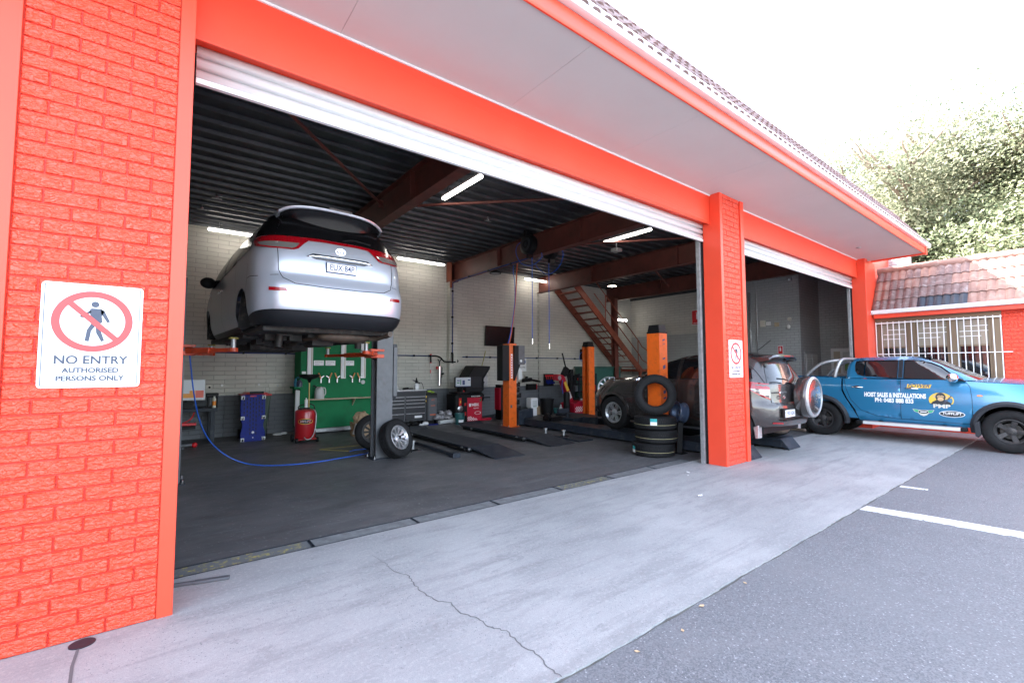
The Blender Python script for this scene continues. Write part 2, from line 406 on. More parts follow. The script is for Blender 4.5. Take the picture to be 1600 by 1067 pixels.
# ------------------------------------------------------------------ camera, light, world
YAW, PITCH, ROLL, FPX = radians(37.62), radians(3.34), radians(-.10), 710.6
fw = V((sin(YAW)*cos(PITCH), cos(YAW)*cos(PITCH), sin(PITCH))); rt = V((cos(YAW), -sin(YAW), 0)); up = rt.cross(fw)
r2 = rt*cos(ROLL)+up*sin(ROLL); u2 = -rt*sin(ROLL)+up*cos(ROLL)
cam = bpy.data.cameras.new('camera'); co = bpy.data.objects.new('camera', cam); C.objects.link(co)
cm = Mx.Identity(4)
for i in range(3): cm[i][0] = r2[i]; cm[i][1] = u2[i]; cm[i][2] = -fw[i]
cm[0][3], cm[1][3], cm[2][3] = -.11, -3.66, 1.55
co.matrix_world = cm; cam.sensor_width = 36; cam.lens = FPX/1600*36; cam.clip_end = 2000; cam.clip_start = .05
SC.camera = co
SUN_EL, SUN_AZ = radians(44), radians(-28)      # azimuth from +Y, clockwise to +X
w = bpy.data.worlds.new('World'); SC.world = w; w.use_nodes = True; nt = w.node_tree
sky = nt.nodes.new('ShaderNodeTexSky'); sky.sky_type = 'NISHITA'; sky.sun_disc = False; sky.sun_elevation = SUN_EL; sky.sun_rotation = SUN_AZ
sky.air_density = 1.0; sky.dust_density = 2.5; sky.ozone_density = .6
hs = nt.nodes.new('ShaderNodeHueSaturation'); hs.inputs['Saturation'].default_value = .62; nt.links.new(sky.outputs[0], hs.inputs['Color'])
nt.links.new(hs.outputs[0], nt.nodes['Background'].inputs[0]); nt.nodes['Background'].inputs[1].default_value = .15
sd = bpy.data.lights.new('sun', 'SUN'); sd.energy = 4.5; sd.angle = radians(.5); sd.color = (1, .95, .88)
so = bpy.data.objects.new('sun', sd); C.objects.link(so)
sdir = V((sin(SUN_AZ)*cos(SUN_EL), cos(SUN_AZ)*cos(SUN_EL), sin(SUN_EL)))
so.rotation_euler = sdir.to_track_quat('Z', 'Y').to_euler()
SC.view_settings.view_transform = 'Standard'; SC.view_settings.look = 'None'; SC.view_settings.gamma = 1; SC.view_settings.exposure = 3.35
SC.cycles.max_bounces = 8; SC.cycles.diffuse_bounces = 5; SC.cycles.glossy_bounces = 4
SC.cycles.use_denoising = True
# ------------------------------------------------------------------ ground
def struct(o): o['kind'] = 'structure'; return o
b = MB(); b.box(-300, 300, -300, 300, -.6, -.012); struct(b.build('ground', M['asphalt']))
random.seed(2); b = MB(); b.prism([(15, .60), (-8, .60)]+[(-8+i*.06, -1.93+random.uniform(-.006, .006)+.006*sin(i*.37)) for i in range(384)], 'z', -.3, 0)
struct(b.build('concrete_apron', M['concrete']))
b = MB(); b.box(-1, 17.4, .82, 8.6, -.3, 0.0)
b.box(6.95, 7.74, .6, .82, -.3, 0.0); b.box(7.74, 17.4, .6005, .82, -.3, -.001)
struct(b.build('floor', M['floor']))
# threshold drain: grates in a shallow channel
b = MB(); b.box(-.1, 6.95, .60, .82, -.2, -.02)
struct(b.build('drain_channel', M['black']))
g0 = None
x = 0.0; k = 0
while x < 6.9:
    ln = min(.995, 6.95-x)
    t = thing('drain_grate', ('first' if k == 0 else 'steel drain grate') if 0 else 'steel drain grate in the threshold channel', 'drain grate', (x, .60, 0), 0, 'drain grates along the threshold')
    b = MB()
    for i in range(7): b.box(.004, ln-.004, .018+i*.028, .018+i*.028+.011, -.018, -.001)
    b.build('bars', M['grate'] if k not in (0, 4) else M['yellow_flecked'], t)
    b = MB(); b.box(.002, ln-.002, .001, .014, -.02, .001); b.box(.002, ln-.002, .207, .219, -.02, .001)
    b.box(.002, .012, .014, .207, -.02, .0005); b.box(ln-.012, ln-.002, .014, .207, -.02, .0005)
    b.build('frame', M['dark_steel'], t)
    if k == 0: t['label'] = 'drain grate nearest the left pier with worn yellow bars'; 
    elif k == 4: t['label'] = 'yellow flecked drain grate in the middle of the threshold channel'
    elif k == 6: t['label'] = 'drain grate ending at the foot of the middle red pillar'
    elif k == 1: t['label'] = 'grey drain grate second from the left pier'
    elif k == 2: t['label'] = 'grey drain grate third from the left pier'
    elif k == 3: t['label'] = 'grey drain grate just left of the yellow flecked one in mid channel'
    else: t['label'] = 'grey drain grate second from the middle red pillar'
    x += 1.0; k += 1
# crack across the apron and saw joint below the pier
def ribbon(pts, wd, z):
    b = MB(); n = len(pts); vs = []
    for i, p in enumerate(pts):
        q = pts[min(i+1, n-1)]; r = pts[max(i-1, 0)]; d = V((q[0]-r[0], q[1]-r[1], 0)).normalized(); nn = V((-d.y, d.x, 0))
        ww = wd[i] if isinstance(wd, list) else wd
        vs += [V((p[0], p[1], z))+nn*ww/2, V((p[0], p[1], z))-nn*ww/2]
    return b.add(vs, [(2*i, 2*i+1, 2*i+3, 2*i+2) for i in range(n-1)])
cr = [(1.33, .12), (1.345, -.03), (1.36, -.12), (1.352, -.24), (1.41, -.42), (1.39, -.56), (1.375, -.70), (1.40, -.87), (1.46, -.95), (1.455, -1.10), (1.505, -1.22), (1.50, -1.33), (1.56, -1.43), (1.545, -1.58), (1.56, -1.70), (1.535, -1.82), (1.54, -1.925)]
pts = []; random.seed(5)
for a, c in zip(cr, cr[1:]):
    for k in range(5):
        t = k/5; pts.append((a[0]+(c[0]-a[0])*t+random.uniform(-.009, .009), a[1]+(c[1]-a[1])*t))
pts.append(cr[-1])
ws = [.002+.005*min(1, i/22)*random.uniform(.5, 1.5) for i in range(len(pts))]
M['crack'] = mat('crack_shadow', (.13, .13, .135), .9)
struct(ribbon(pts, ws, .0015).build('apron_crack', M['crack']))
struct(ribbon([(-.42, -.03), (-.425, -.3), (-.405, -.6), (-.41, -1.1), (-.40, -1.93)], .014, .0018).build('apron_joint', M['crack']))
struct(ribbon([(-8+i*.12, -1.938+random.uniform(-.007, .007)) for i in range(192)], [random.uniform(.004, .022) for _ in range(192)], -.0105).build('apron_edge_joint', mat('edge_joint', (.10, .098, .09), .9, var=.3, vs=5)))
b = MB(); b.lathe([(.0, .0), (.058, 0), (.058, .004), (0, .004)], (-.41, -.065, .0)); tag(b.build('ground_disc', M['dark_steel']), 'round dark steel cap in the concrete at the foot of the left pier', 'drain cap')
b = MB(); b.obox((.0, .455, .012), (.13, .42, .012), .03, .02); b.obox((.13, .42, .012), (.345, .36, .012), .045, .02)
tag(b.build('floor_bolt_plate', M['grey_steel'], bevel=.004), 'flat grey steel bar on the concrete beside the left pier', 'steel bar')
# painted lines
wl = mat('worn_white_line', (.72, .72, .72), .6, dirt=(.14, .145, .15, 1), ds=38)
def edge(pts, j):
    q = []
    for a, c in zip(pts, pts[1:]):
        n = max(1, int(sqrt((a[0]-c[0])**2+(a[1]-c[1])**2)/.03))
        for k in range(n): t = k/n; q.append((a[0]+(c[0]-a[0])*t+random.uniform(-j, j)*random.random(), a[1]+(c[1]-a[1])*t))
    return q+[pts[-1]]
b = MB(); b.prism(edge([(6.24, -1.96), (6.34, -2.5), (6.42, -3.3), (6.6, -5.6)], .006)+edge([(6.36, -5.6), (6.2, -3.3), (6.12, -2.5), (6.04, -1.95)], .022), 'z', -.011, -.004); struct(b.build('parking_line', wl))
b = MB(); b.prism([(7.60, -1.96), (7.68, -1.96), (7.72, -2.22), (7.66, -2.22)], 'z', -.011, -.004); struct(b.build('parking_line', wl))
b = MB(); b.box(9.6, 9.75, .7, 2.0, .0005, .003); b.box(9.6, 10.6, .72, .86, .0005, .003); struct(b.build('bay_marking', M['hazard_yellow']))
b = MB(); b.box(2.35, 3.3, 5.55, 5.6, .0005, .003); b.obox((2.35, 5.55, .002), (2.75, 5.05, .002), .05, .003); struct(b.build('bay_marking', M['hazard_yellow']))
# scraps of leaf
lf = [((5.1, -.62), .085, 'pale curled leaf on the concrete right of the yellow flecked grate'), ((6.12, .16), .06, 'white paper scrap on the concrete by the foot of the middle pillar'), ((5.95, .06), .03, 'small tan leaf beside the white paper scrap'),
      ((2.02, -2.02), .03, 'small dry leaf on the asphalt beside the bottom of the crack'), ((2.75, -1.98), .04, 'tan leaf lying on the joint between concrete and asphalt'), ((2.4, -2.06), .03, 'tiny pale leaf on the asphalt edge between two other leaves'), ((3.3, -2.0), .03, 'pale leaf at the asphalt edge below the dark stain')]
for (p, s, lb) in lf:
    b = MB(Mx.Translation((p[0], p[1], .002 if p[1] > -1.93 else -.01)) @ Mx.Rotation(random.uniform(0, 6), 4, 'Z'))
    vs = []; n = 7
    for i in range(n):
        t = i/(n-1); wd = s*.32*sin(pi*min(.98, t+.05))
        for q in (-1, 0, 1): vs.append((s*(t-.5), q*wd, .001+s*.25*(t-.5)**2*4*.3+abs(q)*s*.12))
    b.add(vs, [(i*3+j, i*3+j+1, i*3+j+4, i*3+j+3) for i in range(n-1) for j in range(2)])
    tag(b.build('fallen_leaf', M['white_plastic'] if 'paper' in lb or 'pale curled' in lb else M['leafdry'], solid=.001), lb, 'leaf', 'litter on the forecourt')

# ------------------------------------------------------------------ workshop building
BLD = thing('workshop_building', 'red painted brick workshop with two wide open roller door bays and tiled mansard', 'building')
def bricks(b, x0, x1, z0, z1, y, face=-1, bl=.24, ch=.0862, gap=.009, dep=.012, horiz='x', phase=0):
    """bricks as chamfered blocks standing dep proud of plane y (facing -y, or -x when horiz is 'y')"""
    z = z0; r = 0
    while z < z1-.01:
        h = min(ch-gap, z1-z); off = ((r % 2)*.5+phase)*bl
        x = x0-off
        while x < x1:
            a = max(x, x0); c = min(x+bl-gap, x1)
            if c-a > .012:
                c1 = .0045; jy = random.uniform(-.0015, .0015)
                out = [(a, z), (c, z), (c, z+h), (a, z+h)]; inn = [(a+c1, z+c1), (c-c1, z+c1), (c-c1, z+h-c1), (a+c1, z+h-c1)]
                def P(p, d): return (p[0], y+face*d, p[1]) if horiz == 'x' else (y+face*d, p[0], p[1])
                vs = [P(p, 0) for p in out]+[P(p, dep-.004) for p in out]+[P(p, dep+jy) for p in inn]
                fs = []
                for i in range(4):
                    j = (i+1) % 4; fs += [(i, j, 4+j, 4+i), (4+i, 4+j, 8+j, 8+i)]
                fs.append((8, 9, 10, 11)); b.add(vs, fs)
            x += bl
        z += ch; r += 1
random.seed(3)
# left pier
b = MB(); bricks(b, -.795, -.087, .005, 4.385, .014); b.build('brick_facing', M['red_brick'], BLD, fix=True)
b = MB(); b.box(-.80, -.083, .0145, .40, 0, 4.40); b.build('pier_core', M['red_low'], BLD)
b = MB(); b.box(-.083, 0, 0, .40, 0, 4.40); b.build('pier_trim', M['red'], BLD, bevel=.004)
b = MB(); b.box(-1.02, -.80, -.012, .40, 0, 4.40); b.build('pier_trim', M['red'], BLD, bevel=.004)
b = MB(); b.box(-8, -1.02, .03, .40, 0, 4.40); b.build('front_wall', M['red'], BLD)
# middle pillar
b = MB(); bricks(b, 7.035, 7.575, .005, 4.385, .012); b.build('brick_facing', M['red_brick'], BLD)
b = MB(); b.box(7.03, 7.60, .0125, .30, 0, 4.40); b.build('pier_core', M['red_low'], BLD)
b = MB(); b.box(6.95, 7.03, 0, .30, 0, 4.40); b.build('pier_trim', M['red'], BLD, bevel=.004)
b = MB(); b.box(7.60, 7.625, .03, .30, 0, 4.40); b.box(7.625, 7.74, -.006, .30, 0, 4.40); b.build('pier_trim', M['red'], BLD, bevel=.004)
# right pier
b = MB(); b.box(14.3, 14.53, 0, .40, 0, 4.40); b.build('pier_trim', M['red'], BLD, bevel=.005)
b = MB(); b.box(14.53, 14.56, .05, .40, 0, 4.40); b.box(14.56, 15.2, .01, .40, 0, 4.36); b.build('pier_core', M['red'], BLD, bevel=.004)
# lintel beams
for x0, x1 in ((0, 6.95), (7.74, 14.3)):
    b = MB(); b.box(x0, x1, .17, .42, 3.93, 4.40); b.box(x0, x1, .17, .192, 3.895, 3.93)
    b.build('lintel_beam', M['red'], BLD, bevel=.006)
    b = MB(); b.box(x0, x1, .155, .1695, 4.365, 4.384); b.build('soffit_bead', M['white'], BLD)
    # roller door: curtain, bottom rail, drum, guides
    prof = []; z = 3.66
    while z < 4.12:
        prof += [(.350, z), (.350, z+.008), (.296, z+.012), (.288, z+.030), (.290, z+.060), (.300, z+.082), (.350, z+.084)]; z += .092
    b = MB(); b.strip(prof, 'x', x0+.02, x1-.02)
    sh = b.build('roller_shutter', M['shutter'], BLD, smooth=40, solid=.003)
    b = MB(); b.box(x0+.02, x1-.02, .28, .32, 3.632, 3.672); b.build('bottom_rail', M['white'], sh, bevel=.004)
    b = MB(); b.cyl((x0+.05, .62, 4.16), (x1-.05, .62, 4.16), .17, n=28); b.build('shutter_drum', M['galv'], sh, smooth=40)
    b = MB(); b.box(x1-.014, x1, .301, .34, 0, 3.9); b.build('guide_seal', M['black'], BLD)
    b = MB(); b.box(x1-.06, x1-.014, .335, .40, 0, 3.85); b.build('door_guide', M['galv'], BLD, bevel=.003)
    b = MB(); b.box(x0-.05, x0-.004, .405, .46, 0, 3.85); b.build('door_guide', M['galv'], BLD, bevel=.003)
# soffit panels
b = MB(); x = -8
while x < 14.8:
    b.box(x+.0015, min(x+1.8, 14.8)-.0015, -1.075, .169, 4.386, 4.41); x += 1.8
b.box(-8, 14.8, -1.07, .16, 4.4101, 4.43)
b.build('soffit', M['soffit'], BLD)
b = MB(); b.cyl((12.9, -.25, 4.365), (12.9, -.25, 4.386), .05, n=20); b.build('soffit_vent', M['galv'], BLD)
# fascia with rounded face
prof = [(-1.07, 4.37)]+[(-1.085-.018*sin(pi*i/10)**.5, 4.372+.165*i/10) for i in range(11)]+[(-1.07, 4.54)]
b = MB(); b.prism(prof, 'x', -8, 14.80); b.build('fascia_board', M['red'], BLD, smooth=50)
b = MB(); b.box(14.80, 14.86, -1.09, .0, 4.345, 4.50); b.box(14.80, 14.92, -1.12, -1.0901, 4.34, 4.54); b.build('end_fascia', M['red'], BLD, bevel=.003)
# gutter
prof = [(-1.072, 4.541), (-1.14, 4.526), (-1.162, 4.532), (-1.170, 4.55), (-1.172, 4.60), (-1.182, 4.604), (-1.182, 4.618), (-1.165, 4.62), (-1.16, 4.56), (-1.085, 4.556), (-1.08, 4.62), (-1.072, 4.62)]
M['gutter'] = mat('gutter_paint', (.74, .74, .74), .35, var=.06, vs=2)
b = MB(); x = -8
while x < 15.0:
    b.prism(prof, 'x', x, min(x+2.395, 15.05)); x += 2.4
b.build('gutter', M['gutter'], BLD, smooth=30)

def tile_roof(name, o, along, ups, n_al, n_up, tw, gauge, mats, pick, parent, capn=True):
    """rolled concrete tiles. o: eave corner; along, ups: unit vectors; one mesh"""
    o = V(o); al = V(along).normalized(); u = V(ups).normalized(); n = al.cross(u)
    if n.z < 0: n = -n
    b = MB(); S = 12
    for r in range(n_up):
        for c in range(n_al):
            jit = random.uniform(-.002, .003); b.mi = pick(c, r)
            vs = []
            for k in range(S+1):
                s_ = k/S; h = .032*(0.5-.5*cos(2*pi*s_*2))**.75
                if s_ > .9: h *= 1
                p = o + al*(c+s_)*tw
                lo = p + u*(r*gauge-.02) + n*(h+.03+jit); hi = p + u*((r+1)*gauge+.03) + n*(h+.004+jit)
                bt = p + u*(r*gauge-.02) + n*(h+.03+jit-.022)
                vs += [bt, lo, hi]
            b.add(vs, [(k*3+j, k*3+j+1, k*3+j+4, k*3+j+3) for k in range(S) for j in range(2)])
    return b.build(name, mats, parent, smooth=45)
TS = V((0, cos(radians(56)), sin(radians(56))))
random.seed(11)
MR = [M['main_tile'], M['roof_tile_dark']]
tile_roof('tiled_roof', (-8.0, -1.13, 4.575), (1, 0, 0), TS, 76, 4, .30, .31, MR, lambda c, r: 0 if random.random() < .8 else 1, BLD)
e = V((0, -1.13, 4.575))+TS*1.25
b = MB()
for i in range(55):
    x = -8+i*.42; b.lathe([(.062, 0), (.075, .40), (.066, .43)], (x, e.y+.04, e.z-.03), (1, 0, 0), n=12)
b.build('ridge_cap', M['main_tile'], BLD, smooth=50)
# roof mass behind the tiles, shed roof over the workshop
b = MB(); b.prism([(-1.08, 4.44), (-1.08, 4.55), (e.y+.02, e.z-.05), (e.y+.35, e.z-.05), (8.9, 5.05), (8.9, 4.90), (.42, 4.90), (.42, 4.44)], 'x', -8, 14.78)
b.build('roof_body', M['soffit'], BLD)
b = MB(); b.prism([(-1.15, 4.60), (e.y-.03, e.z+.02), (e.y+.3, e.z+.02), (.2, 4.64)], 'x', 14.8, 14.86); b.build('barge_board', M['red'], BLD)
b = MB(); b.box(14.78, 17.6, .40, 8.9, 4.9, 5.05); b.build('roof_body', M['soffit'], BLD)
# inside walls
b = MB(); b.box(-1.1, 16.0, 8.6, 8.8, 0, 4.9); b.build('back_wall', M['wall_x'], BLD)
b = MB(); b.box(-1.2, -1.02, .40, 8.6, 0, 4.9); b.build('left_wall', M['wall_y'], BLD)
b = MB(); b.box(15.8, 15.98, 2.16, 8.6, 0, 4.9); b.build('side_wall', M['wall_y'], BLD)
b = MB(); b.box(15.79, 15.7995, 2.155, 4.6, 0, 4.9); b.build('office_wall', M['wall_office'], BLD)
b = MB(); b.box(15.79, 17.4, 2.10, 2.154, 0, 4.9); b.build('office_end_wall', M['wall_office_x'], BLD)
b = MB(); b.box(17.4, 17.6, -.3, 2.10, 0, 4.9); b.build('office_wall', M['wall_office'], BLD)
b = MB(); b.box(15.2, 17.6, .2, .40, 0, 4.9); b.build('front_wall', M['red'], BLD)
b = MB(); b.box(6.81, 7.08, 8.42, 8.6, 0, 4.22); b.build('wall_column', M['wall_x'], BLD, bevel=.005)
b = MB(); b.box(10.50, 10.56, 8.56, 8.6, 0, 4.22); b.build('wall_joint', M['wall_x'], BLD)
# ceiling deck, ribs along X
prof = []; y = .42
while y < 8.6:
    prof += [(y, 4.80), (y+.22, 4.80), (y+.235, 4.755), (y+.265, 4.755), (y+.28, 4.80)]; y += .33
b = MB(); b.strip(prof, 'x', -1.02, 15.8); M['deck'] = mat('roof_decking', (.065, .068, .075), .45, .5, var=.25, vs=3, dirt=(.03, .03, .03, .6), ds=2)
b.build('ceiling_deck', M['deck'], BLD)
b = MB(); y = 8.55
prof = []; yy = 2.3
while yy < 8.5: prof += [(yy, 4.4), (yy+.1, 4.4)]; yy += .2
b.box(15.74, 15.79, 4.6, 8.6, 4.40, 4.80); b.build('deck_edge', M['deck'], BLD)
# steel frame
def ibeam(b, p0, p1, h, wd):
    p0 = V(p0); p1 = V(p1)
    b.obox(p0+V((0, 0, h-.008)), p1+V((0, 0, h-.008)), wd, .016); b.obox(p0+V((0, 0, .008)), p1+V((0, 0, .008)), wd, .016); b.obox(p0+V((0, 0, h/2)), p1+V((0, 0, h/2)), .014, h-.034)
for x in (3.05, 6.94, 10.55, 14.2):
    b = MB(); ibeam(b, (x, .43, 4.22), (x, 8.58, 4.22), .52, .19)
    for yy in (3.0, 6.0): b.box(x-.09, x-.008, yy, yy+.012, 4.24, 4.72)
    b.build('roof_beam', M['brown_steel'], BLD)
b = MB(); b.box(6.80, 7.07, 8.36, 8.60, 4.20, 4.221); b.box(6.78, 6.80, 8.30, 8.60, 4.19, 4.9); b.box(6.80, 6.84, 8.34, 8.42, 4.0, 4.19); b.build('beam_bracket', M['stair_steel'], BLD)
for p in (((.9, 1.95, 4.55), (2.93, 4.15, 4.50)), ((3.2, 4.1, 4.5), (6.8, .9, 4.6)), ((7.1, 4.6, 4.5), (10.4, .9, 4.55)), ((10.7, 2.4, 4.5), (12.2, .9, 4.6)), ((13.9, 5.5, 4.4), (10.7, 4.0, 4.45))):
    b = MB(); b.cyl(*p, .024, n=10); b.box(p[1][0]-.05, p[1][0]+.05, p[1][1]-.006, p[1][1]+.006, p[1][2]-.07, p[1][2]+.07)
    b.build('brace_rod', M['brown_steel'], BLD)

# ------------------------------------------------------------------ office wing on the right
W = thing('office_wing', 'low red brick office wing with barred windows and terracotta tiled roof', 'building')
b = MB(); bricks(b, -9.5, -2.30, .02, 2.82, 15.0, -1, horiz='y'); b.build('brick_facing', M['red_brick'], W)
b = MB(); b.box(15.0005, 15.25, -9.5, -2.30, 0, 2.84); b.build('wall', M['red_low'], W)
b = MB(); b.box(15.0, 15.25, -2.30, .0, 0, .98); b.build('wall', M['red'], W)
b = MB(); b.box(14.94, 15.0, -9.5, 0, 0, .16); b.build('plinth', M['red'], W, bevel=.005)
b = MB(); b.box(15.25, 21, -9.5, -9.3, 0, 2.84); b.box(20.8, 21, -9.3, .2, 0, 2.84); b.build('wall', M['red'], W)
b = MB(); b.box(14.97, 15.25, -2.30, .0, 2.735, 2.84); b.build('window_head', M['bronze'], W)
b = MB(); b.box(14.75, 14.80, -9.7, -.02, 2.83, 2.93); b.box(14.80, 15.0, -9.7, -.02, 2.84, 2.86); b.build('fascia_board', M['red'], W, bevel=.004)
b = MB(); b.prism([(14.64, 2.94), (14.75, 2.93), (14.76, 3.04), (14.745, 3.04), (14.735, 2.95), (14.66, 2.96), (14.655, 3.03), (14.635, 3.035), (14.63, 3.02)], 'y', -9.7, .06); b.build('gutter', M['gutter'], W)
WS = V((cos(radians(56)), 0, sin(radians(56))))
wm = [M['terracotta'], M['roof_tile_dark'], M['slate_tile']]
def wp(c, r):
    # c counts from the pillar towards the road
    if r == 0 and 3 <= c <= 5: return 2
    return 1 if c < 6 and random.random() < .75 else 0
tile_roof('tiled_roof', (14.72, .0, 3.03), (0, -1, 0), WS, 32, 4, .30, .33, wm, wp, W)
e2 = V((14.72, 0, 3.03))+WS*1.34
b = MB()
for i in range(24): b.lathe([(.10, 0), (.112, .40), (.104, .43)], (e2.x+.03, .02-i*.42, e2.z+.03), (0, -1, 0), n=12)
b.build('ridge_cap', M['terracotta'], W, smooth=50)
b = MB(); b.prism([(14.74, 2.95), (e2.x, e2.z), (21.2, e2.z-.05), (21.2, 2.86), (14.81, 2.86)], 'y', -9.6, -.01); b.build('roof_body', M['terracotta'], W)
# windows: three sashes behind a grille
ys = [(-.09, -.655), (-.79, -1.415), (-1.545, -2.12)]
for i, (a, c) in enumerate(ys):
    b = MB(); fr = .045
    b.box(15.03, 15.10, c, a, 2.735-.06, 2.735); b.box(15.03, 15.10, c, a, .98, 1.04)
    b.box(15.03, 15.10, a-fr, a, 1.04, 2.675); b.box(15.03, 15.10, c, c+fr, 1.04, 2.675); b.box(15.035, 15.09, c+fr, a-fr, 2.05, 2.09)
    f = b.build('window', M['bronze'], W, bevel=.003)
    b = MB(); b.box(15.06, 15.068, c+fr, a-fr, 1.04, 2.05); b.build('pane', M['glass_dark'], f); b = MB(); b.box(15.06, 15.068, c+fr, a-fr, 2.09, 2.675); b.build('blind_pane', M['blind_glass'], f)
    b = MB(); [b.box(15.055, 15.0595, c+fr+(0 if q else .12), a-fr-(.1 if q == 2 else 0), 2.28+.12*q, 2.295+.12*q) for q in range(3)]; b.build('tube_reflection', M['white'], f)  # reflected fluorescent tube light, painted as plain white strips on the upper panes
b = MB()
for y0, y1 in ((-.0, -.09), (-.655, -.79), (-1.415, -1.545), (-2.12, -2.30)): b.box(15.01, 15.12, y1, y0, .98, 2.735)
b.build('mullion', M['bronze'], W, bevel=.004)
b = MB(); b.box(15.2, 15.21, -2.3, 0, 2.1, 2.73); b.build('window_blind', M['blind'], W)
b = MB(); b.box(15.9, 15.95, -2.6, .2, .9, 2.84); b.build('inner_wall', M['black'], W)
g = thing('window_grille', 'white steel security bars in front of the office windows', 'window grille', (14.93, 0, 0))
b = MB(); b.box(-.012, .012, -2.31, -.01, 1.885, 1.905); b.box(-.012, .012, -2.45, -2.31, 1.885, 1.905); b.box(-.015, .015, -2.31, -.01, 2.69, 2.72); b.box(-.015, .015, -2.31, -.01, 1.02, 1.05); b.build('crossbar', M['white'], g)
for i in range(20): b = MB(); yy = -.02-i*.1195; b.box(-.009, .009, yy-.009, yy+.009, .95, 2.74); b.build('bar', M['white'], g)

# ------------------------------------------------------------------ signs
def no_entry(lab, loc, k=1.0):
    t = thing('no_entry_sign', lab, 'sign', loc, 0, 'no entry signs on the red piers')
    t.scale = (k, 1, k)
    b = MB(); r = .02; P = []
    for cx, cz, a0 in ((.225-r, .305-r, 0), (-.225+r, .305-r, 90), (-.225+r, -.305+r, 180), (.225-r, -.305+r, 270)):
        for j in range(5): a = radians(a0+j*22.5); P.append((cx+r*cos(a), cz+r*sin(a)))
    b.prism(P, 'y', -.004, 0); b.build('sign_panel', M['white'], t)
    def flat(name, polys, m, y): 
        b = MB()
        for p in polys: b.prism(p, 'y', -.004-y, -.0035)
        return b.build(name, m, t)
    # border line
    b = MB(); q = .212; h = .292; w_ = .0035
    b.box(-q, q, -.0052, -.004, h-w_, h); b.box(-q, q, -.0052, -.004, -h, -h+w_); b.box(-q, -q+w_, -.0052, -.004, -h+w_, h-w_); b.box(q-w_, q, -.0052, -.004, -h+w_, h-w_)
    b.build('border', M['slate_ink'], t)
    cz = .085
    b = MB(); vs = []; n = 64
    for rr in (.18, .144):
        for i in range(n): a = 2*pi*i/n; vs.append((rr*cos(a), -.0065, cz+rr*sin(a)))
    b.add(vs, [(i, (i+1) % n, n+(i+1) % n, n+i) for i in range(n)])
    d = V((1, 0, -1.0)).normalized(); nn = V((d.z*-1, 0, d.x))
    p0 = V((0, -.0066, cz))-d*.15; p1 = V((0, -.0066, cz))+d*.15
    b.quad(p0+nn*.015, p1+nn*.015, p1-nn*.015, p0-nn*.015)
    b.build('prohibition_ring', M['sign_red'], t, fix=False, solid=.001)
    F = [[(.005+.018*cos(a*pi/8), .102+.018*sin(a*pi/8)) for a in range(16)],
         [(-.022, .060), (-.012, .078), (.031, .078), (.047, .062), (.036, .035), (.040, -.003), (.016, -.021), (-.006, .015)],
         [(.031, .078), (.047, .066), (.075, .002), (.062, -.004), (.032, .05)],
         [(-.022, .06), (-.008, .06), (-.035, .03), (-.058, .034), (-.06, .024), (-.04, .02)],
         [(-.008, -.010), (.012, -.021), (-.008, -.056), (-.016, -.119), (-.035, -.116), (-.027, -.05)],
         [(.010, -.025), (.027, -.030), (.052, -.112), (.038, -.118), (.014, -.066)]]
    flat('walking_figure', [[(x, z+cz) for x, z in p] for p in F], M['slate_ink'], .0012)
    for s, z, w_, sz in (('NO ENTRY', -.145, .325, .068), ('AUTHORISED', -.205, .25, .040), ('PERSONS ONLY', -.252, .30, .040)):
        text('lettering', s, sz, M['slate_ink'], t, frame((0, -.0045, z), (1, 0, 0), (0, 0, 1)), bold=.0016 if sz > .05 else .0014, width=w_, ext=.0012)
    return t
no_entry('large white no entry sign on the left brick pier, nearest the camera', (-.438, .0, 1.745))
no_entry('small looking white no entry sign on the middle red pillar', (7.325, -.003, 1.695))
# ------------------------------------------------------------------ wheels and tyres
def tyre_shape(b, R, r, wd, axis=(0, 1, 0), o=(0, 0, 0), grooves=4, n=64, cut=0):
    """tyre: tread with grooves, rounded shoulders, side walls, open centre"""
    h = wd/2; P = []; R = R-cut
    P += [(r, -h*.72), (r+.012, -h*.86), (r+(R-r)*.35, -h*1.0), (r+(R-r)*.7, -h*.97), (R-.018, -h*.86), (R-.004, -h*.76)]
    g = []
    for i in range(grooves):
        c = -h*.62+(2*h*.62)*i/(grooves-1); g += [(R-.001, c-.006), (R-.010, c-.004), (R-.010, c+.004), (R-.001, c+.006)]
    P += g
    P += [(q, -z) for q, z in reversed(P[:6])]
    P += [(r-.006, h*.6), (r-.006, -h*.6)]
    b.lathe(P, o, axis, n, closed=True)
def tyre_blocks(b, R, wd, n=56, T=None):
    """raised tread blocks, axis Z"""
    h = wd/2; old = b.T; b.T = old @ T if T else old
    rows = [(-.80, -.50), (-.42, -.12), (.12, .42), (.50, .80)]
    for j, (a, c) in enumerate(rows):
        for i in range(n):
            t0 = 2*pi*(i+(.5 if j % 2 else 0))/n; t1 = t0+2*pi/n*.60; sk = .35*2*pi/n*(1 if j < 2 else -1)
            vs = []
            for rr in (R-.014, R+.002 if 0 < j < 3 else R-.003):
                for t, z in ((t0, a*h), (t1, a*h), (t1+sk, c*h), (t0+sk, c*h)): vs.append((rr*cos(t), rr*sin(t), z))
            b.add(vs, [(4, 5, 6, 7), (0, 1, 5, 4), (1, 2, 6, 5), (2, 3, 7, 6), (3, 0, 4, 7)])
    b.T = old
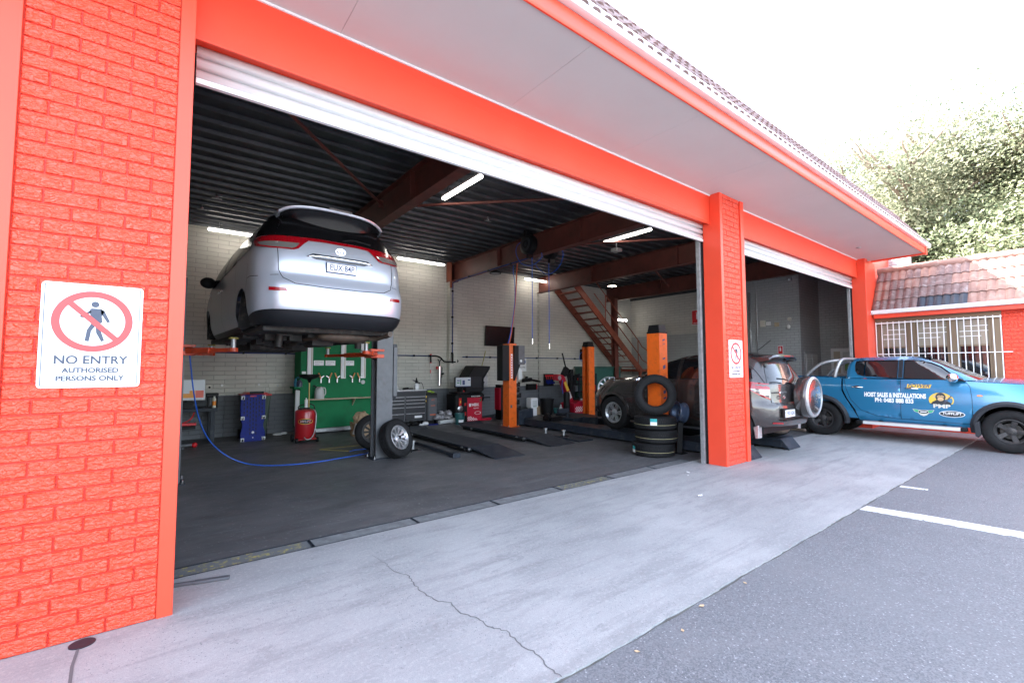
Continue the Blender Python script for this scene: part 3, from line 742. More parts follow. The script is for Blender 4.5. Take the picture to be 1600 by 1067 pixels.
def rim(b, r, wd, spokes, style='multi', out=1):
    """alloy rim about the Y axis; face towards out*Y"""
    h = wd/2; s = out
    b.lathe([(r-.004, -h*.8*s), (r+.006, -h*.8*s), (r+.006, -h*.7*s), (r-.03, -h*.5*s), (r-.03, h*.55*s), (r+.006, h*.74*s), (r+.008, h*.84*s), (r-.004, h*.86*s), (r-.018, h*.70*s), (r-.036, h*.5*s), (r-.036, -h*.75*s)], (0, 0, 0), (0, 1, 0), 48, closed=True)
    y0 = h*.42*s; y1 = h*.72*s
    b.lathe([(.0, y0-.02*s), (.075, y0-.02*s), (.078, y1-.03*s), (.05, y1-.02*s), (.032, y1-.018*s), (.03, y1-.006*s), (0, y1-.006*s)], (0, 0, 0), (0, 1, 0), 24)
    for k in range(spokes):
        a = 2*pi*k/spokes
        prs = [(-.5, .5)] if style != 'twin' else [(-.62, -.12), (.12, .62)]
        for (q0, q1) in prs:
            w0, w1 = (.030, .044) if style == 'multi' else ((.05, .085) if style == 'five' else (.030, .046))
            vs = []
            for rr, ww, yy in ((.06, w0, y1-.03*s), (r*.6, (w0+w1)/2, y1-.012*s), (r-.02, w1, y1-.004*s)):
                for q in (q0, q1):
                    for dy in (0, -.035*s):
                        tx = q*ww*(1.6 if style == 'twin' else 1)
                        vs.append((rr*cos(a)-tx*sin(a), yy+dy, rr*sin(a)+tx*cos(a)))
            b.add(vs, [(0, 2, 6, 4), (4, 6, 10, 8), (0, 4, 5, 1), (4, 8, 9, 5), (2, 3, 7, 6), (6, 7, 11, 10), (1, 5, 7, 3), (5, 9, 11, 7)])
def brake(b, o=(0, 0, 0), out=1):
    b.lathe([(0, -.01), (.145, -.01), (.145, .014), (.08, .014), (.075, .05), (.03, .05), (.03, .065), (0, .065)], o, (0, out, 0), 32)
def wheel(name, parent, loc, R, r, wd, spokes, style, m_rim, out, T=None, blocks=False):
    """wheel part with tyre and rim sub-parts; axis along local Y"""
    b = MB(); rim(b, r, wd, spokes, style, out)
    wo = b.build(name, m_rim, parent, smooth=35); wo.location = loc
    b = MB(); tyre_shape(b, R, r, wd)
    b.build('tyre', M['rubber'], wo, smooth=35)
    b = MB(); brake(b, (0, -wd*.05*out, 0), out); b.build('brake_disc', M['disc'], wo, smooth=35)
    return wo

# ------------------------------------------------------------------ car shells
def in_poly(p, poly):
    x, y = p; c = False; n = len(poly); j = n-1
    for i in range(n):
        xi, yi = poly[i]; xj, yj = poly[j]
        if (yi > y) != (yj > y) and x < (xj-xi)*(y-yi)/(yj-yi)+xi: c = not c
        j = i
    return c
def lerp_tab(tab):
    def f(z):
        if z <= tab[0][0]: return tab[0][1]
        for (a, va), (b, vb) in zip(tab, tab[1:]):
            if z <= b:
                t = (z-a)/(b-a); return va+(vb-va)*t
        return tab[-1][1]
    return f
def smooth_tab(tab):
    """monotone-ish cubic through the points"""
    n = len(tab); sl = []
    for i in range(n):
        if i == 0: m = (tab[1][1]-tab[0][1])/(tab[1][0]-tab[0][0])
        elif i == n-1: m = (tab[-1][1]-tab[-2][1])/(tab[-1][0]-tab[-2][0])
        else:
            a = (tab[i][1]-tab[i-1][1])/(tab[i][0]-tab[i-1][0]); c = (tab[i+1][1]-tab[i][1])/(tab[i+1][0]-tab[i][0])
            m = 0 if a*c <= 0 else 2*a*c/(a+c)
        sl.append(m)
    def f(z):
        if z <= tab[0][0]: return tab[0][1]
        if z >= tab[-1][0]: return tab[-1][1]
        for i in range(n-1):
            a, va = tab[i]; c, vc = tab[i+1]
            if z <= c:
                h = c-a; t = (z-a)/h
                return va*(1+2*t)*(1-t)**2+sl[i]*h*t*(1-t)**2+vc*t*t*(3-2*t)+sl[i+1]*h*t*t*(t-1)
    return f
class Shell:
    def __init__(s, w, xr, xf, nr=3, Ar=.7, nf=3, Af=.7, warp=None):
        s.w = w; s.xr = xr; s.xf = xf; s.nr = nr; s.Ar = Ar; s.nf = nf; s.Af = Af; s.warp = warp or (lambda x: 0)
    def side(s, x, z, sg=1):
        r = s.xr(z); f = s.xf(z); y = s.w(z)
        if x < r+s.Ar: t = min(1, (r+s.Ar-x)/s.Ar); y *= max(0, 1-t**s.nr)**(1/s.nr)
        if x > f-s.Af: t = min(1, (x-f+s.Af)/s.Af); y *= max(0, 1-t**s.nf)**(1/s.nf)
        return V((x, sg*y, z+s.warp(x)))
    def rear(s, y, z, sg=1):
        w = s.w(z); t = min(1, abs(y)/w); x = s.xr(z)+s.Ar-s.Ar*max(0, 1-t**s.nr)**(1/s.nr)
        return V((x, y, z+s.warp(x)))
    def front(s, y, z, sg=1):
        w = s.w(z); t = min(1, abs(y)/w); x = s.xf(z)-s.Af+s.Af*max(0, 1-t**s.nf)**(1/s.nf)
        return V((x, y, z+s.warp(x)))
    def seam_rear(s, zs):
        """45 degree corner line: side-projection and rear-projection coordinates"""
        k = .5**(1/s.nr)
        return [(s.xr(z)+s.Ar-s.Ar*k, z) for z in zs], [(s.w(z)*k, z) for z in zs]
    def seam_front(s, zs):
        k = .5**(1/s.nf)
        return [(s.xf(z)-s.Af+s.Af*k, z) for z in zs], [(s.w(z)*k, z) for z in zs]
    def panel(s, b, proj, poly, holes=(), g=.06, off=0, sg=1):
        f = {'side': s.side, 'rear': s.rear, 'front': s.front}[proj]
        pm(b, lambda p: f(p[0], p[1], sg), poly, holes, g, off, {'side': V((0, sg, 0)), 'rear': V((-1, 0, 0)), 'front': V((1, 0, 0))}[proj])
def pm(b, F, poly, holes=(), g=.06, off=0, outn=V((0, 0, 1))):
    """mesh a 2-D polygon with holes and map it through F"""
    loops = [poly]+list(holes); vs = []; es = []
    for lp in loops:
        n = len(lp); st = len(vs)
        for i in range(n):
            a = lp[i]; c = lp[(i+1) % n]; d = sqrt((a[0]-c[0])**2+(a[1]-c[1])**2); k = max(1, int(d/g+.5))
            for j in range(k): vs.append(V((a[0]+(c[0]-a[0])*j/k, a[1]+(c[1]-a[1])*j/k)))
        m = len(vs)-st
        es += [(st+i, st+(i+1) % m) for i in range(m)]
    x0 = min(p[0] for p in poly); x1 = max(p[0] for p in poly); y0 = min(p[1] for p in poly); y1 = max(p[1] for p in poly)
    nb = len(vs)
    i = 0
    yy = y0+g*.5
    while yy < y1:
        xx = x0+g*(.5 if i % 2 else 1.0)
        while xx < x1:
            p = (xx, yy)
            if in_poly(p, poly) and not any(in_poly(p, h) for h in holes):
                if all((v.x-xx)**2+(v.y-yy)**2 > (g*.45)**2 for v in vs[:nb]): vs.append(V(p))
            xx += g
        yy += g*.87; i += 1
    r = delaunay_2d_cdt(vs, es, [], 0, 1e-6)
    pv = r[0]; tris = []
    for f in r[2]:
        for k in range(1, len(f)-1):
            t = (f[0], f[k], f[k+1]); c = (sum(pv[q].x for q in t)/3, sum(pv[q].y for q in t)/3)
            if in_poly(c, poly) and not any(in_poly(c, h) for h in holes): tris.append(t)
    out = []
    e = 1e-3
    for p in pv:
        q = F((p.x, p.y))
        if off:
            du = F((p.x+e, p.y))-F((p.x-e, p.y)); dv = F((p.x, p.y+e))-F((p.x, p.y-e)); nn = du.cross(dv)
            if nn.length > 1e-12:
                nn.normalize()
                if nn.dot(outn) < 0: nn = -nn
                q = q+nn*off
        out.append(q)
    fs = []
    for t in tris:
        a, c, d = (out[q] for q in t)
        nn = (c-a).cross(d-a)
        if nn.length < 1e-12: continue
        fs.append(t if nn.dot(outn) > 0 else (t[0], t[2], t[1]))
    b.add(out, fs)
def rib_on(b, F, pts, wd, off=.002, outn=V((0, 1, 0)), closed=False, g=.05):
    """thin ribbon along a polyline on a surface"""
    q = []
    n = len(pts)
    for i in range(n-1+(1 if closed else 0)):
        a = pts[i]; c = pts[(i+1) % n]; d = sqrt((a[0]-c[0])**2+(a[1]-c[1])**2); k = max(1, int(d/g+.5))
        for j in range(k): q.append((a[0]+(c[0]-a[0])*j/k, a[1]+(c[1]-a[1])*j/k))
    if not closed: q.append(pts[-1])
    P = [F(p) for p in q]; m = len(P); vs = []
    for i, p in enumerate(P):
        d = (P[(i+1) % m]-P[i-1]) if closed else (P[min(i+1, m-1)]-P[max(i-1, 0)])
        d.normalize(); e = 1e-3; u = q[i]
        nn = (F((u[0]+e, u[1]))-F((u[0]-e, u[1]))).cross(F((u[0], u[1]+e))-F((u[0], u[1]-e)))
        nn = nn.normalized() if nn.length > 1e-12 else outn
        if nn.dot(outn) < 0: nn = -nn
        t = d.cross(nn).normalized()*wd/2
        vs += [p+t+nn*off, p-t+nn*off]
    b.add(vs, [(2*i, 2*i+1, (2*i+3) % (2*m), (2*i+2) % (2*m)) for i in range(m if closed else m-1)])
def arc(cx, cz, r, a0, a1, n=14, sx=1):
    return [(cx+sx*r*cos(radians(a0+(a1-a0)*i/n)), cz+r*sin(radians(a0+(a1-a0)*i/n))) for i in range(n+1)]
def cap(b, s, z, h, g=.1, x0=None, pw=2.2):
    """roof cap over the outline at height z"""
    r = s.xr(z); f = s.xf(z); w = s.w(z); N = 14
    P = []
    for i in range(N+1):
        a = pi/2*i/N; t = sin(a)**(2/s.nf); q = cos(a)**(2/s.nf) if i < N else 0
        P.append((f-s.Af+s.Af*q, w*t))
    for i in range(N+1):
        a = pi/2*i/N; t = cos(a)**(2/s.nr) if i < N else 0; q = sin(a)**(2/s.nr)
        P.append((r+s.Ar-s.Ar*q, w*t))
    P = P + [(x, -y) for x, y in reversed(P[1:-1])]
    def F(p):
        x, y = p; n = s.nr if x < (r+f)/2 else s.nf
        t = max(0, (r+s.Ar-x)/s.Ar) if x < (r+f)/2 else max(0, (x-f+s.Af)/s.Af)
        S = min(1, (t**n+(abs(y)/w)**n)**(1/n)) if (t > 0 or y) else 0
        return V((x, y, z+h*(1-S**pw)+s.warp(x)))
    pm(b, F, P, (), g)
    return F

def decal_frame(o, right, up_, t=.0): return frame(o, right, up_)

# ================================================================== silver people mover on the hoist
def silver_car():
    t = thing('people_mover', 'silver people mover raised on the orange armed hoist with its wheels off', 'car', (1.60+.03, 2.0, 1.83), 93)
    w = smooth_tab([(.20, .83), (.30, .89), (.45, .925), (.75, .93), (1.0, .925), (1.15, .905), (1.3, .86), (1.5, .765), (1.62, .69), (1.68, .61), (1.705, .5)])
    xr = smooth_tab([(.20, .16), (.30, .05), (.45, .0), (.62, -.01), (.75, .02), (.80, .06), (1.0, .08), (1.2, .13), (1.3, .18), (1.5, .30), (1.68, .42), (1.705, .46)])
    xfl = smooth_tab([(.2, 4.55), (.4, 4.72), (.7, 4.74), (.9, 4.6), (1.0, 4.35)])
    xfg = smooth_tab([(.98, 4.3), (1.1, 4.05), (1.3, 3.65), (1.5, 3.2), (1.62, 2.85), (1.705, 2.5)])
    wr = lambda x: .045*(1-((x-1.9)/2.2)**2)
    lo = Shell(w, xr, xfl, 3.6, .52, 2.6, .9, lambda x: 0); hi = Shell(w, xr, xfg, 3.6, .52, 2.6, .6, lambda x: 0)
    zs = [.30, .36, .42, .5, .58, .66, .74, .8, .86, .92, .98]
    ss, sr = lo.seam_rear(zs); fs_, ff = lo.seam_front(zs)
    xa, xb, zc, ra = .95, 3.85, .36, .36
    b = MB()
    for sg in (1, -1):
        poly = ss+[(x, z) for x, z in reversed(fs_)]
        # bottom edge with arches
        low = [fs_[0]]+[(xb+ra, .30)]+arc(xb, zc, ra, -8, 188, 16)[::1]+[(xb-ra, .20), (xa+ra, .20)]+arc(xa, zc, ra, -8, 188, 16)+[(xa-ra, .30), ss[0]]
        poly = ss+list(reversed(fs_))+low[1:-1]
        lo.panel(b, 'side', poly, (), .07, 0, sg)
        z2 = [.98, 1.05, 1.12, 1.2, 1.3, 1.4, 1.5, 1.58, 1.64, 1.68, 1.70]
        s2, r2_ = hi.seam_rear(z2); f2, ff2 = hi.seam_front(z2)
        wins = [[(.62, 1.14), (1.32, 1.12), (1.32, 1.50), (.85, 1.52), (.68, 1.36)], [(1.42, 1.12), (2.35, 1.08), (2.33, 1.50), (1.42, 1.51)], [(2.43, 1.08), (3.35, 1.04), (3.0, 1.36), (2.75, 1.49), (2.43, 1.50)]]
        hi.panel(b, 'side', s2+list(reversed(f2)), (), .07, 0, sg)
    # rear
    kr = lambda z, s: [(-y, z_) for y, z_ in s]
    sr2 = [(y, z) for y, z in sr if z <= .98]
    sr3 = r2_
    hi.panel(b, 'rear', sr2[:]+[(y, z) for y, z in sr3[1:]]+[(-y, z) for y, z in reversed(sr3[1:])]+[(-y, z) for y, z in reversed(sr2)], (), .06)
    lo.panel(b, 'front', ff+[(-y, z) for y, z in reversed(ff)], (), .09)
    hi.panel(b, 'front', ff2+[(-y, z) for y, z in reversed(ff2)], (), .09)
    cap(b, hi, 1.70, .05)
    # bonnet
    def hood(p): 
        x, y = p; return V((x, y, .98+.08*(1-(abs(y)/.88)**3)-.02*max(0, x-3.9)))
    pm(b, hood, [(3.7, -.80), (4.3, -.72), (4.4, -.5), (4.42, 0), (4.4, .5), (4.3, .72), (3.7, .80)], (), .12)
    body = b.build('body', M['silver'], t, smooth=40, fix=False)
    # glass: side windows wrap (dark), on both sides
    for sg in (1, -1):
        for wn in [[(.60, 1.16), (1.36, 1.13), (1.36, 1.52), (.80, 1.53), (.66, 1.40)], [(1.40, 1.12), (2.37, 1.08), (2.35, 1.53), (1.40, 1.53)], [(2.43, 1.08), (3.42, 1.03), (3.05, 1.36), (2.78, 1.50), (2.43, 1.53)]]:
            b = MB(); hi.panel(b, 'side', wn, (), .07, .004, sg); b.build('window', M['black_gloss'], t, smooth=True, fix=False)
        b = MB(); F = lambda p: lo.side(p[0], p[1], sg)
        Fh = lambda p: hi.side(p[0], p[1], sg)
        for ln in ([(.25, .78), (.45, .80), (.62, .80), (.70, .60)], [(2.40, 1.06), (2.38, .6), (2.35, .22)], [(1.38, 1.10), (1.36, .85), (1.30, .55), (1.28, .25)], [(3.45, 1.02), (3.50, .7), (3.42, .3)], [(.62, .72), (.60, .98)]):
            b = MB(); rib_on(b, F if ln[0][1] <= 1.0 else Fh, ln, .008, .002, V((0, sg, 0))); b.build('panel_gap', M['black'], t)
        for x in (2.30, 2.55):
            b = MB(); p = F((x, .86)); b.sphere((p.x, p.y+sg*.02, p.z), .02, 10, 6, (3.6, .8, .9)); b.build('door_handle', M['chrome'], t, smooth=True)
        b = MB(); p = F((3.28, 1.0))
        b.sphere((3.30, sg*1.0, 1.12), .115, 16, 10, (.55, 1.0, .8)); mo = b.build('wing_mirror', M['black'], t, smooth=True)
        b = MB(); b.obox((3.34, sg*.84, 1.04), (3.31, sg*.95, 1.08), .05, .05); b.build('mirror_stalk', M['black'], mo, bevel=.008)
        b = MB(); b.obox((.1, sg*.905, .0), (.1, sg*.905, .01), .01, .01)
        # wheel arch liner, sill trim
        for cx in (xa, xb):
            b = MB(); P = [(x, z) for x, z in arc(cx, zc, ra+.005, -20, 200, 18)]
            vs = []
            for yy in (sg*.885, sg*.62): vs += [(x, yy, z) for x, z in P]
            n = len(P); b.add(vs, [(i, i+1, n+i+1, n+i) for i in range(n-1)])
            b.add([(x, sg*.62, z) for x, z in P], [tuple(range(n))])
            b.build('wheel_arch_liner', M['grime'], t, smooth=40, fix=False)
        for cx in (xa, xb):
            b = MB(); brake(b, (cx, sg*.70, .30), sg); b.cyl((cx, sg*.5, .30), (cx, sg*.72, .30), .06); b.cyl((cx+.09, sg*.60, .30), (cx+.09, sg*.70, .30), .05)
            b.build('brake_disc', M['steel'], t, smooth=35)
        b = MB(); F2 = lambda p: lo.side(p[0], p[1], sg)
        lo.panel(b, 'side', [(xa+ra+.02, .20), (xb-ra-.02, .20), (xb-ra-.02, .27), (xa+ra+.02, .27)], (), .1, .006, sg); b.build('sill_trim', M['trim'], t)
    # rear glass and spoiler
    R_ = lambda p: hi.rear(p[0], p[1])
    b = MB(); hi.panel(b, 'rear', [(.705, 1.28), (.25, 1.305), (-.25, 1.305), (-.705, 1.28), (-.66, 1.42), (-.60, 1.54), (-.52, 1.64), (.52, 1.64), (.60, 1.54), (.66, 1.42)], (), .05, .005); b.build('rear_window', M['black_gloss'], t, smooth=True, fix=False)
    # black corner glass beside the rear window
    for sg in (1, -1):
        b = MB(); k = hi.seam_rear([1.28, 1.34, 1.42, 1.5, 1.57, 1.64])
        kk = k[0]; hi.panel(b, 'side', kk+[(x+.28, z) for x, z in reversed(kk)], (), .05, .005, sg)
        hi.panel(b, 'rear', [(sg*y, z) for y, z in k[1]]+[(sg*(y-.07), z) for y, z in reversed(k[1])], (), .04, .005)
        b.build('corner_glass', M['black_gloss'], t, smooth=True, fix=False)
    # spoiler: closed wedge running down to the glass, black underneath
    b = MB(); N = 24; vs = []
    for i in range(N+1):
        y = -.66+1.32*i/N; q = abs(y)/.66; zt = 1.735-.04*q**2.5-.045*q**9; xo = .22+.15*q**3
        vs += [(xo+.005, y, zt-.035), (xo, y, zt-.012), (xo+.02, y, zt), (xo+.30, y, zt+.014-.02*q**4), (xo+.50, y, zt-.03), (.52, y, zt-.10), (xo+.012, y, zt-.04)]
    b.add(vs, [(7*i+j, 7*i+(j+1) % 7, 7*(i+1)+(j+1) % 7, 7*(i+1)+j) for i in range(N) for j in range(7)]+[tuple(range(7)), tuple(7*N+j for j in range(7))])
    sp = b.build('spoiler', M['silver'], t, smooth=50)
    b = MB(); b.box(.186, .215, -.17, .12, 1.717, 1.741); b.build('brake_light', M['lens_clear'], sp, bevel=.004)
    b = MB(); vs = []
    for i in range(N+1):
        y = -.64+1.28*i/N; q = abs(y)/.64; zt = 1.735-.04*q**2.5-.045*q**9; xo = .22+.15*q**3
        zb = zt-.24+.17*q**2.2
        vs += [(xo+.012, y, zt-.041), (xo+.05, y, zt-.085), (hi.rear(y, min(1.66, zb)).x-.006, y, zb), (.5, y, zb+.02)]
    b.add(vs, [(4*i+j, 4*i+j+1, 4*i+j+5, 4*i+j+4) for i in range(N) for j in range(3)]); b.build('spoiler_underside', M['black_gloss'], sp, smooth=40)
    # light bar and lamps
    b = MB(); hi.panel(b, 'rear', [(.60, 1.275), (.30, 1.30), (-.30, 1.30), (-.60, 1.275), (-.60, 1.24), (-.44, 1.25), (-.2, 1.262), (.2, 1.262), (.44, 1.25), (.60, 1.24)], (), .04, .010); b.build('light_bar', M['lens_red'], t, smooth=True, fix=False)
    for sg in (1, -1):
        zz = [1.112, 1.15, 1.19, 1.23, 1.278]; sx, ry = hi.seam_rear(zz)
        b = MB(); hi.panel(b, 'rear', [(sg*y, z) for y, z in ry]+[(sg*y, z) for y, z in [(.42, 1.288), (.36, 1.262), (.43, 1.20), (.49, 1.135), (.54, 1.114)]], (), .03, .012)
        hi.panel(b, 'side', sx+[(sx[-1][0]+.24, 1.25), (sx[0][0]+.20, 1.15)], (), .03, .012, sg)
        tl = b.build('tail_light', M['lens_red'], t, smooth=True, fix=False)
        zz = [1.128, 1.16, 1.196]; sx, ry = hi.seam_rear(zz)
        b = MB(); hi.panel(b, 'rear', [(sg*y, z) for y, z in ry]+[(sg*y, z) for y, z in [(.47, 1.20), (.52, 1.145), (.56, 1.128)]], (), .03, .016)
        hi.panel(b, 'side', sx+[(sx[-1][0]+.15, 1.19), (sx[0][0]+.10, 1.15)], (), .03, .016, sg)
        b.build('reversing_lens', M['lens_clear'], tl, smooth=True, fix=False)
    # tailgate gap
    b = MB(); rib_on(b, R_, [(.70, 1.27), (.705, 1.1), (.70, .86), (.66, .76), (.54, .70), (.2, .685), (-.2, .685), (-.54, .70), (-.66, .76), (-.70, .86), (-.705, 1.1), (-.70, 1.27)], .008, .003, V((-1, 0, 0)), g=.03)
    Fl = lambda p: lo.rear(p[0], p[1])
    rib_on(b, Fl, [(.70, .80), (.78, .79)], .006, .003, V((-1, 0, 0))); rib_on(b, Fl, [(-.70, .80), (-.78, .79)], .006, .003, V((-1, 0, 0)))
    b.build('panel_gap', M['black'], t)
    # chrome garnish, plate, badge, wiper
    b = MB(); hi.panel(b, 'rear', [(.41, 1.045), (.34, 1.09), (-.34, 1.09), (-.41, 1.045), (-.2, 1.06), (.2, 1.06)], (), .04, .022); g1 = b.build('tailgate_garnish', M['chrome'], t, smooth=True, fix=False, solid=.018)
    b = MB(); hi.panel(b, 'rear', [(.37, 1.055), (-.37, 1.055), (-.30, 1.03), (.30, 1.03)], (), .04, .006); b.build('garnish_recess', M['grey_steel'], g1, fix=False)
    b = MB(); p = R_((0, .94)); b.box(p.x-.02, p.x-.012, -.186, .186, .885, 1.015); pl = b.build('number_plate', M['navy'], t, bevel=.003)
    b = MB(); b.box(p.x-.022, p.x-.0201, -.178, .178, .896, 1.004); b.build('plate_face', M['white'], pl)
    text('lettering', 'EUX\u00b784P', .105, M['navy'], pl, frame((p.x-.0222, -.005, .952), (0, -1, 0), (0, 0, 1)), width=.30, bold=.0008)
    b = MB(); p = R_((0, 1.17)); 
    def oval(b, cy, cz, ra_, rb_, th, x, n=28):
        vs = []
        for rr in (1, 0):
            for i in range(n): a = 2*pi*i/n; vs.append((x, cy+(ra_-th*(1-rr))*cos(a), cz+(rb_-th*(1-rr))*sin(a)))
        b.add(vs, [(i, (i+1) % n, n+(i+1) % n, n+i) for i in range(n)])
    oval(b, 0, 1.17, .062, .042, .010, p.x-.012); oval(b, 0, 1.17, .022, .038, .008, p.x-.013); oval(b, 0, 1.187, .044, .016, .008, p.x-.014)
    b.build('badge', M['chrome'], t, fix=False, solid=.006)
    b = MB(); b.tube([(R_((-.05, 1.335)).x-.03, -.05, 1.335), (R_((-.2, 1.36)).x-.03, -.2, 1.365), (R_((-.42, 1.34)).x-.025, -.42, 1.345)], .011, sub=4); b.build('wiper', M['black'], t, smooth=True)
        # bumper details
    b = MB()
    for sg in (1, -1):
        k = lo.seam_rear([.33, .37])
    vb = MB()
    lo2 = Shell(lambda z: w(z)+.008, lambda z: xr(z)-.008, xfl, 3.6, .52)
    zz = [.21, .25, .29, .33, .37, .395]; s_, r_ = lo2.seam_rear(zz)
    zz2 = r_
    lo2.panel(vb, 'rear', [(y, z) for y, z in r_]+[(-y, z) for y, z in reversed(r_)], (), .06)
    for sg in (1, -1): lo2.panel(vb, 'side', s_+[(.55, .34), (.58, .30), (.50, .24)], (), .06, 0, sg)
    vb.build('bumper_valance', M['trim'], t, smooth=40, fix=False)
    b = MB(); lo2.panel(b, 'rear', [(.74, .40), (.2, .41), (-.2, .41), (-.74, .40), (-.74, .415), (0, .428), (.74, .415)], (), .05, .004); b.build('bumper_crease', M['silver'], t, fix=False)
    for sg in (1, -1):
        b = MB(); lo.panel(b, 'rear', [(sg*.62, .60), (sg*.80, .605), (sg*.80, .645), (sg*.64, .64)], (), .04, .006); b.build('reflector', M['lens_red'], t, fix=False)
    # underside
    b = MB(); b.box(.35, 4.4, -.80, .80, .16, .24); b.box(1.4, 3.4, -.82, -.62, .12, .18); b.box(1.4, 3.4, .62, .82, .12, .18); b.box(.22, .45, -.6, .6, .22, .32); b.box(2.9, 4.1, -.45, .45, .02, .16); b.build('floor_pan', M['grime'], t, bevel=.02)
    b = MB(); b.obox((.95, -.66, .13), (.95, .66, .13), .12, .10); b.obox((.95, -.62, .12), (1.6, -.5, .12), .09, .08); b.obox((.95, .62, .12), (1.6, .5, .12), .09, .08); b.box(.75, 1.15, -.16, .12, .02, .16); b.build('rear_axle', M['grime'], t, bevel=.015)
    random.seed(21)
    b = MB()
    for i in range(46):
        x = random.uniform(.55, 3.6); y = random.uniform(-.62, .62); z = random.uniform(.06, .16); l = random.uniform(.08, .4)
        if i % 3: b.box(x, x+l, y, y+random.uniform(.03, .14), z, z+.08)
        else: b.cyl((x, y, z), (x+random.uniform(-.3, .3), y+random.uniform(-.3, .3), z+random.uniform(-.03, .04)), random.uniform(.01, .028), n=8)
    b.build('underbody_lines', M['grime'], t, bevel=.006)
    for sg in (1, -1):
        b = MB(); b.cyl((.80, sg*.52, .02), (.74, sg*.50, .42), .032, n=12); b.cyl((.80, sg*.52, -.0), (.77, sg*.51, .22), .045, n=12); b.build('shock_absorber', M['grime'], t, smooth=40)
        b = MB(); pts = [(1.02+.065*cos(k*.8), sg*.45+.065*sin(k*.8), .10+.011*k) for k in range(28)]; b.tube(pts, .011, 6); b.build('coil_spring', M['grime'], t, smooth=True)
    b = MB(); b.sphere((.52, -.22, .13), .1, 20, 10, (1.5, 3.6, .75)); ex = b.build('muffler', M['rust'], t, smooth=True)
    b = MB(); b.tube([(.52, -.5, .13), (.45, -.62, .12), (.30, -.66, .14), (.14, -.66, .16)], .028, sub=3); b.tube([(.55, .1, .12), (1.0, .2, .10), (1.8, .1, .08), (3.0, .05, .08)], .026, sub=3); b.cyl((.2, -.66, .15), (.06, -.66, .17), .036); b.build('exhaust_pipe', M['rust'], ex, smooth=40)
    return t
silver_car()
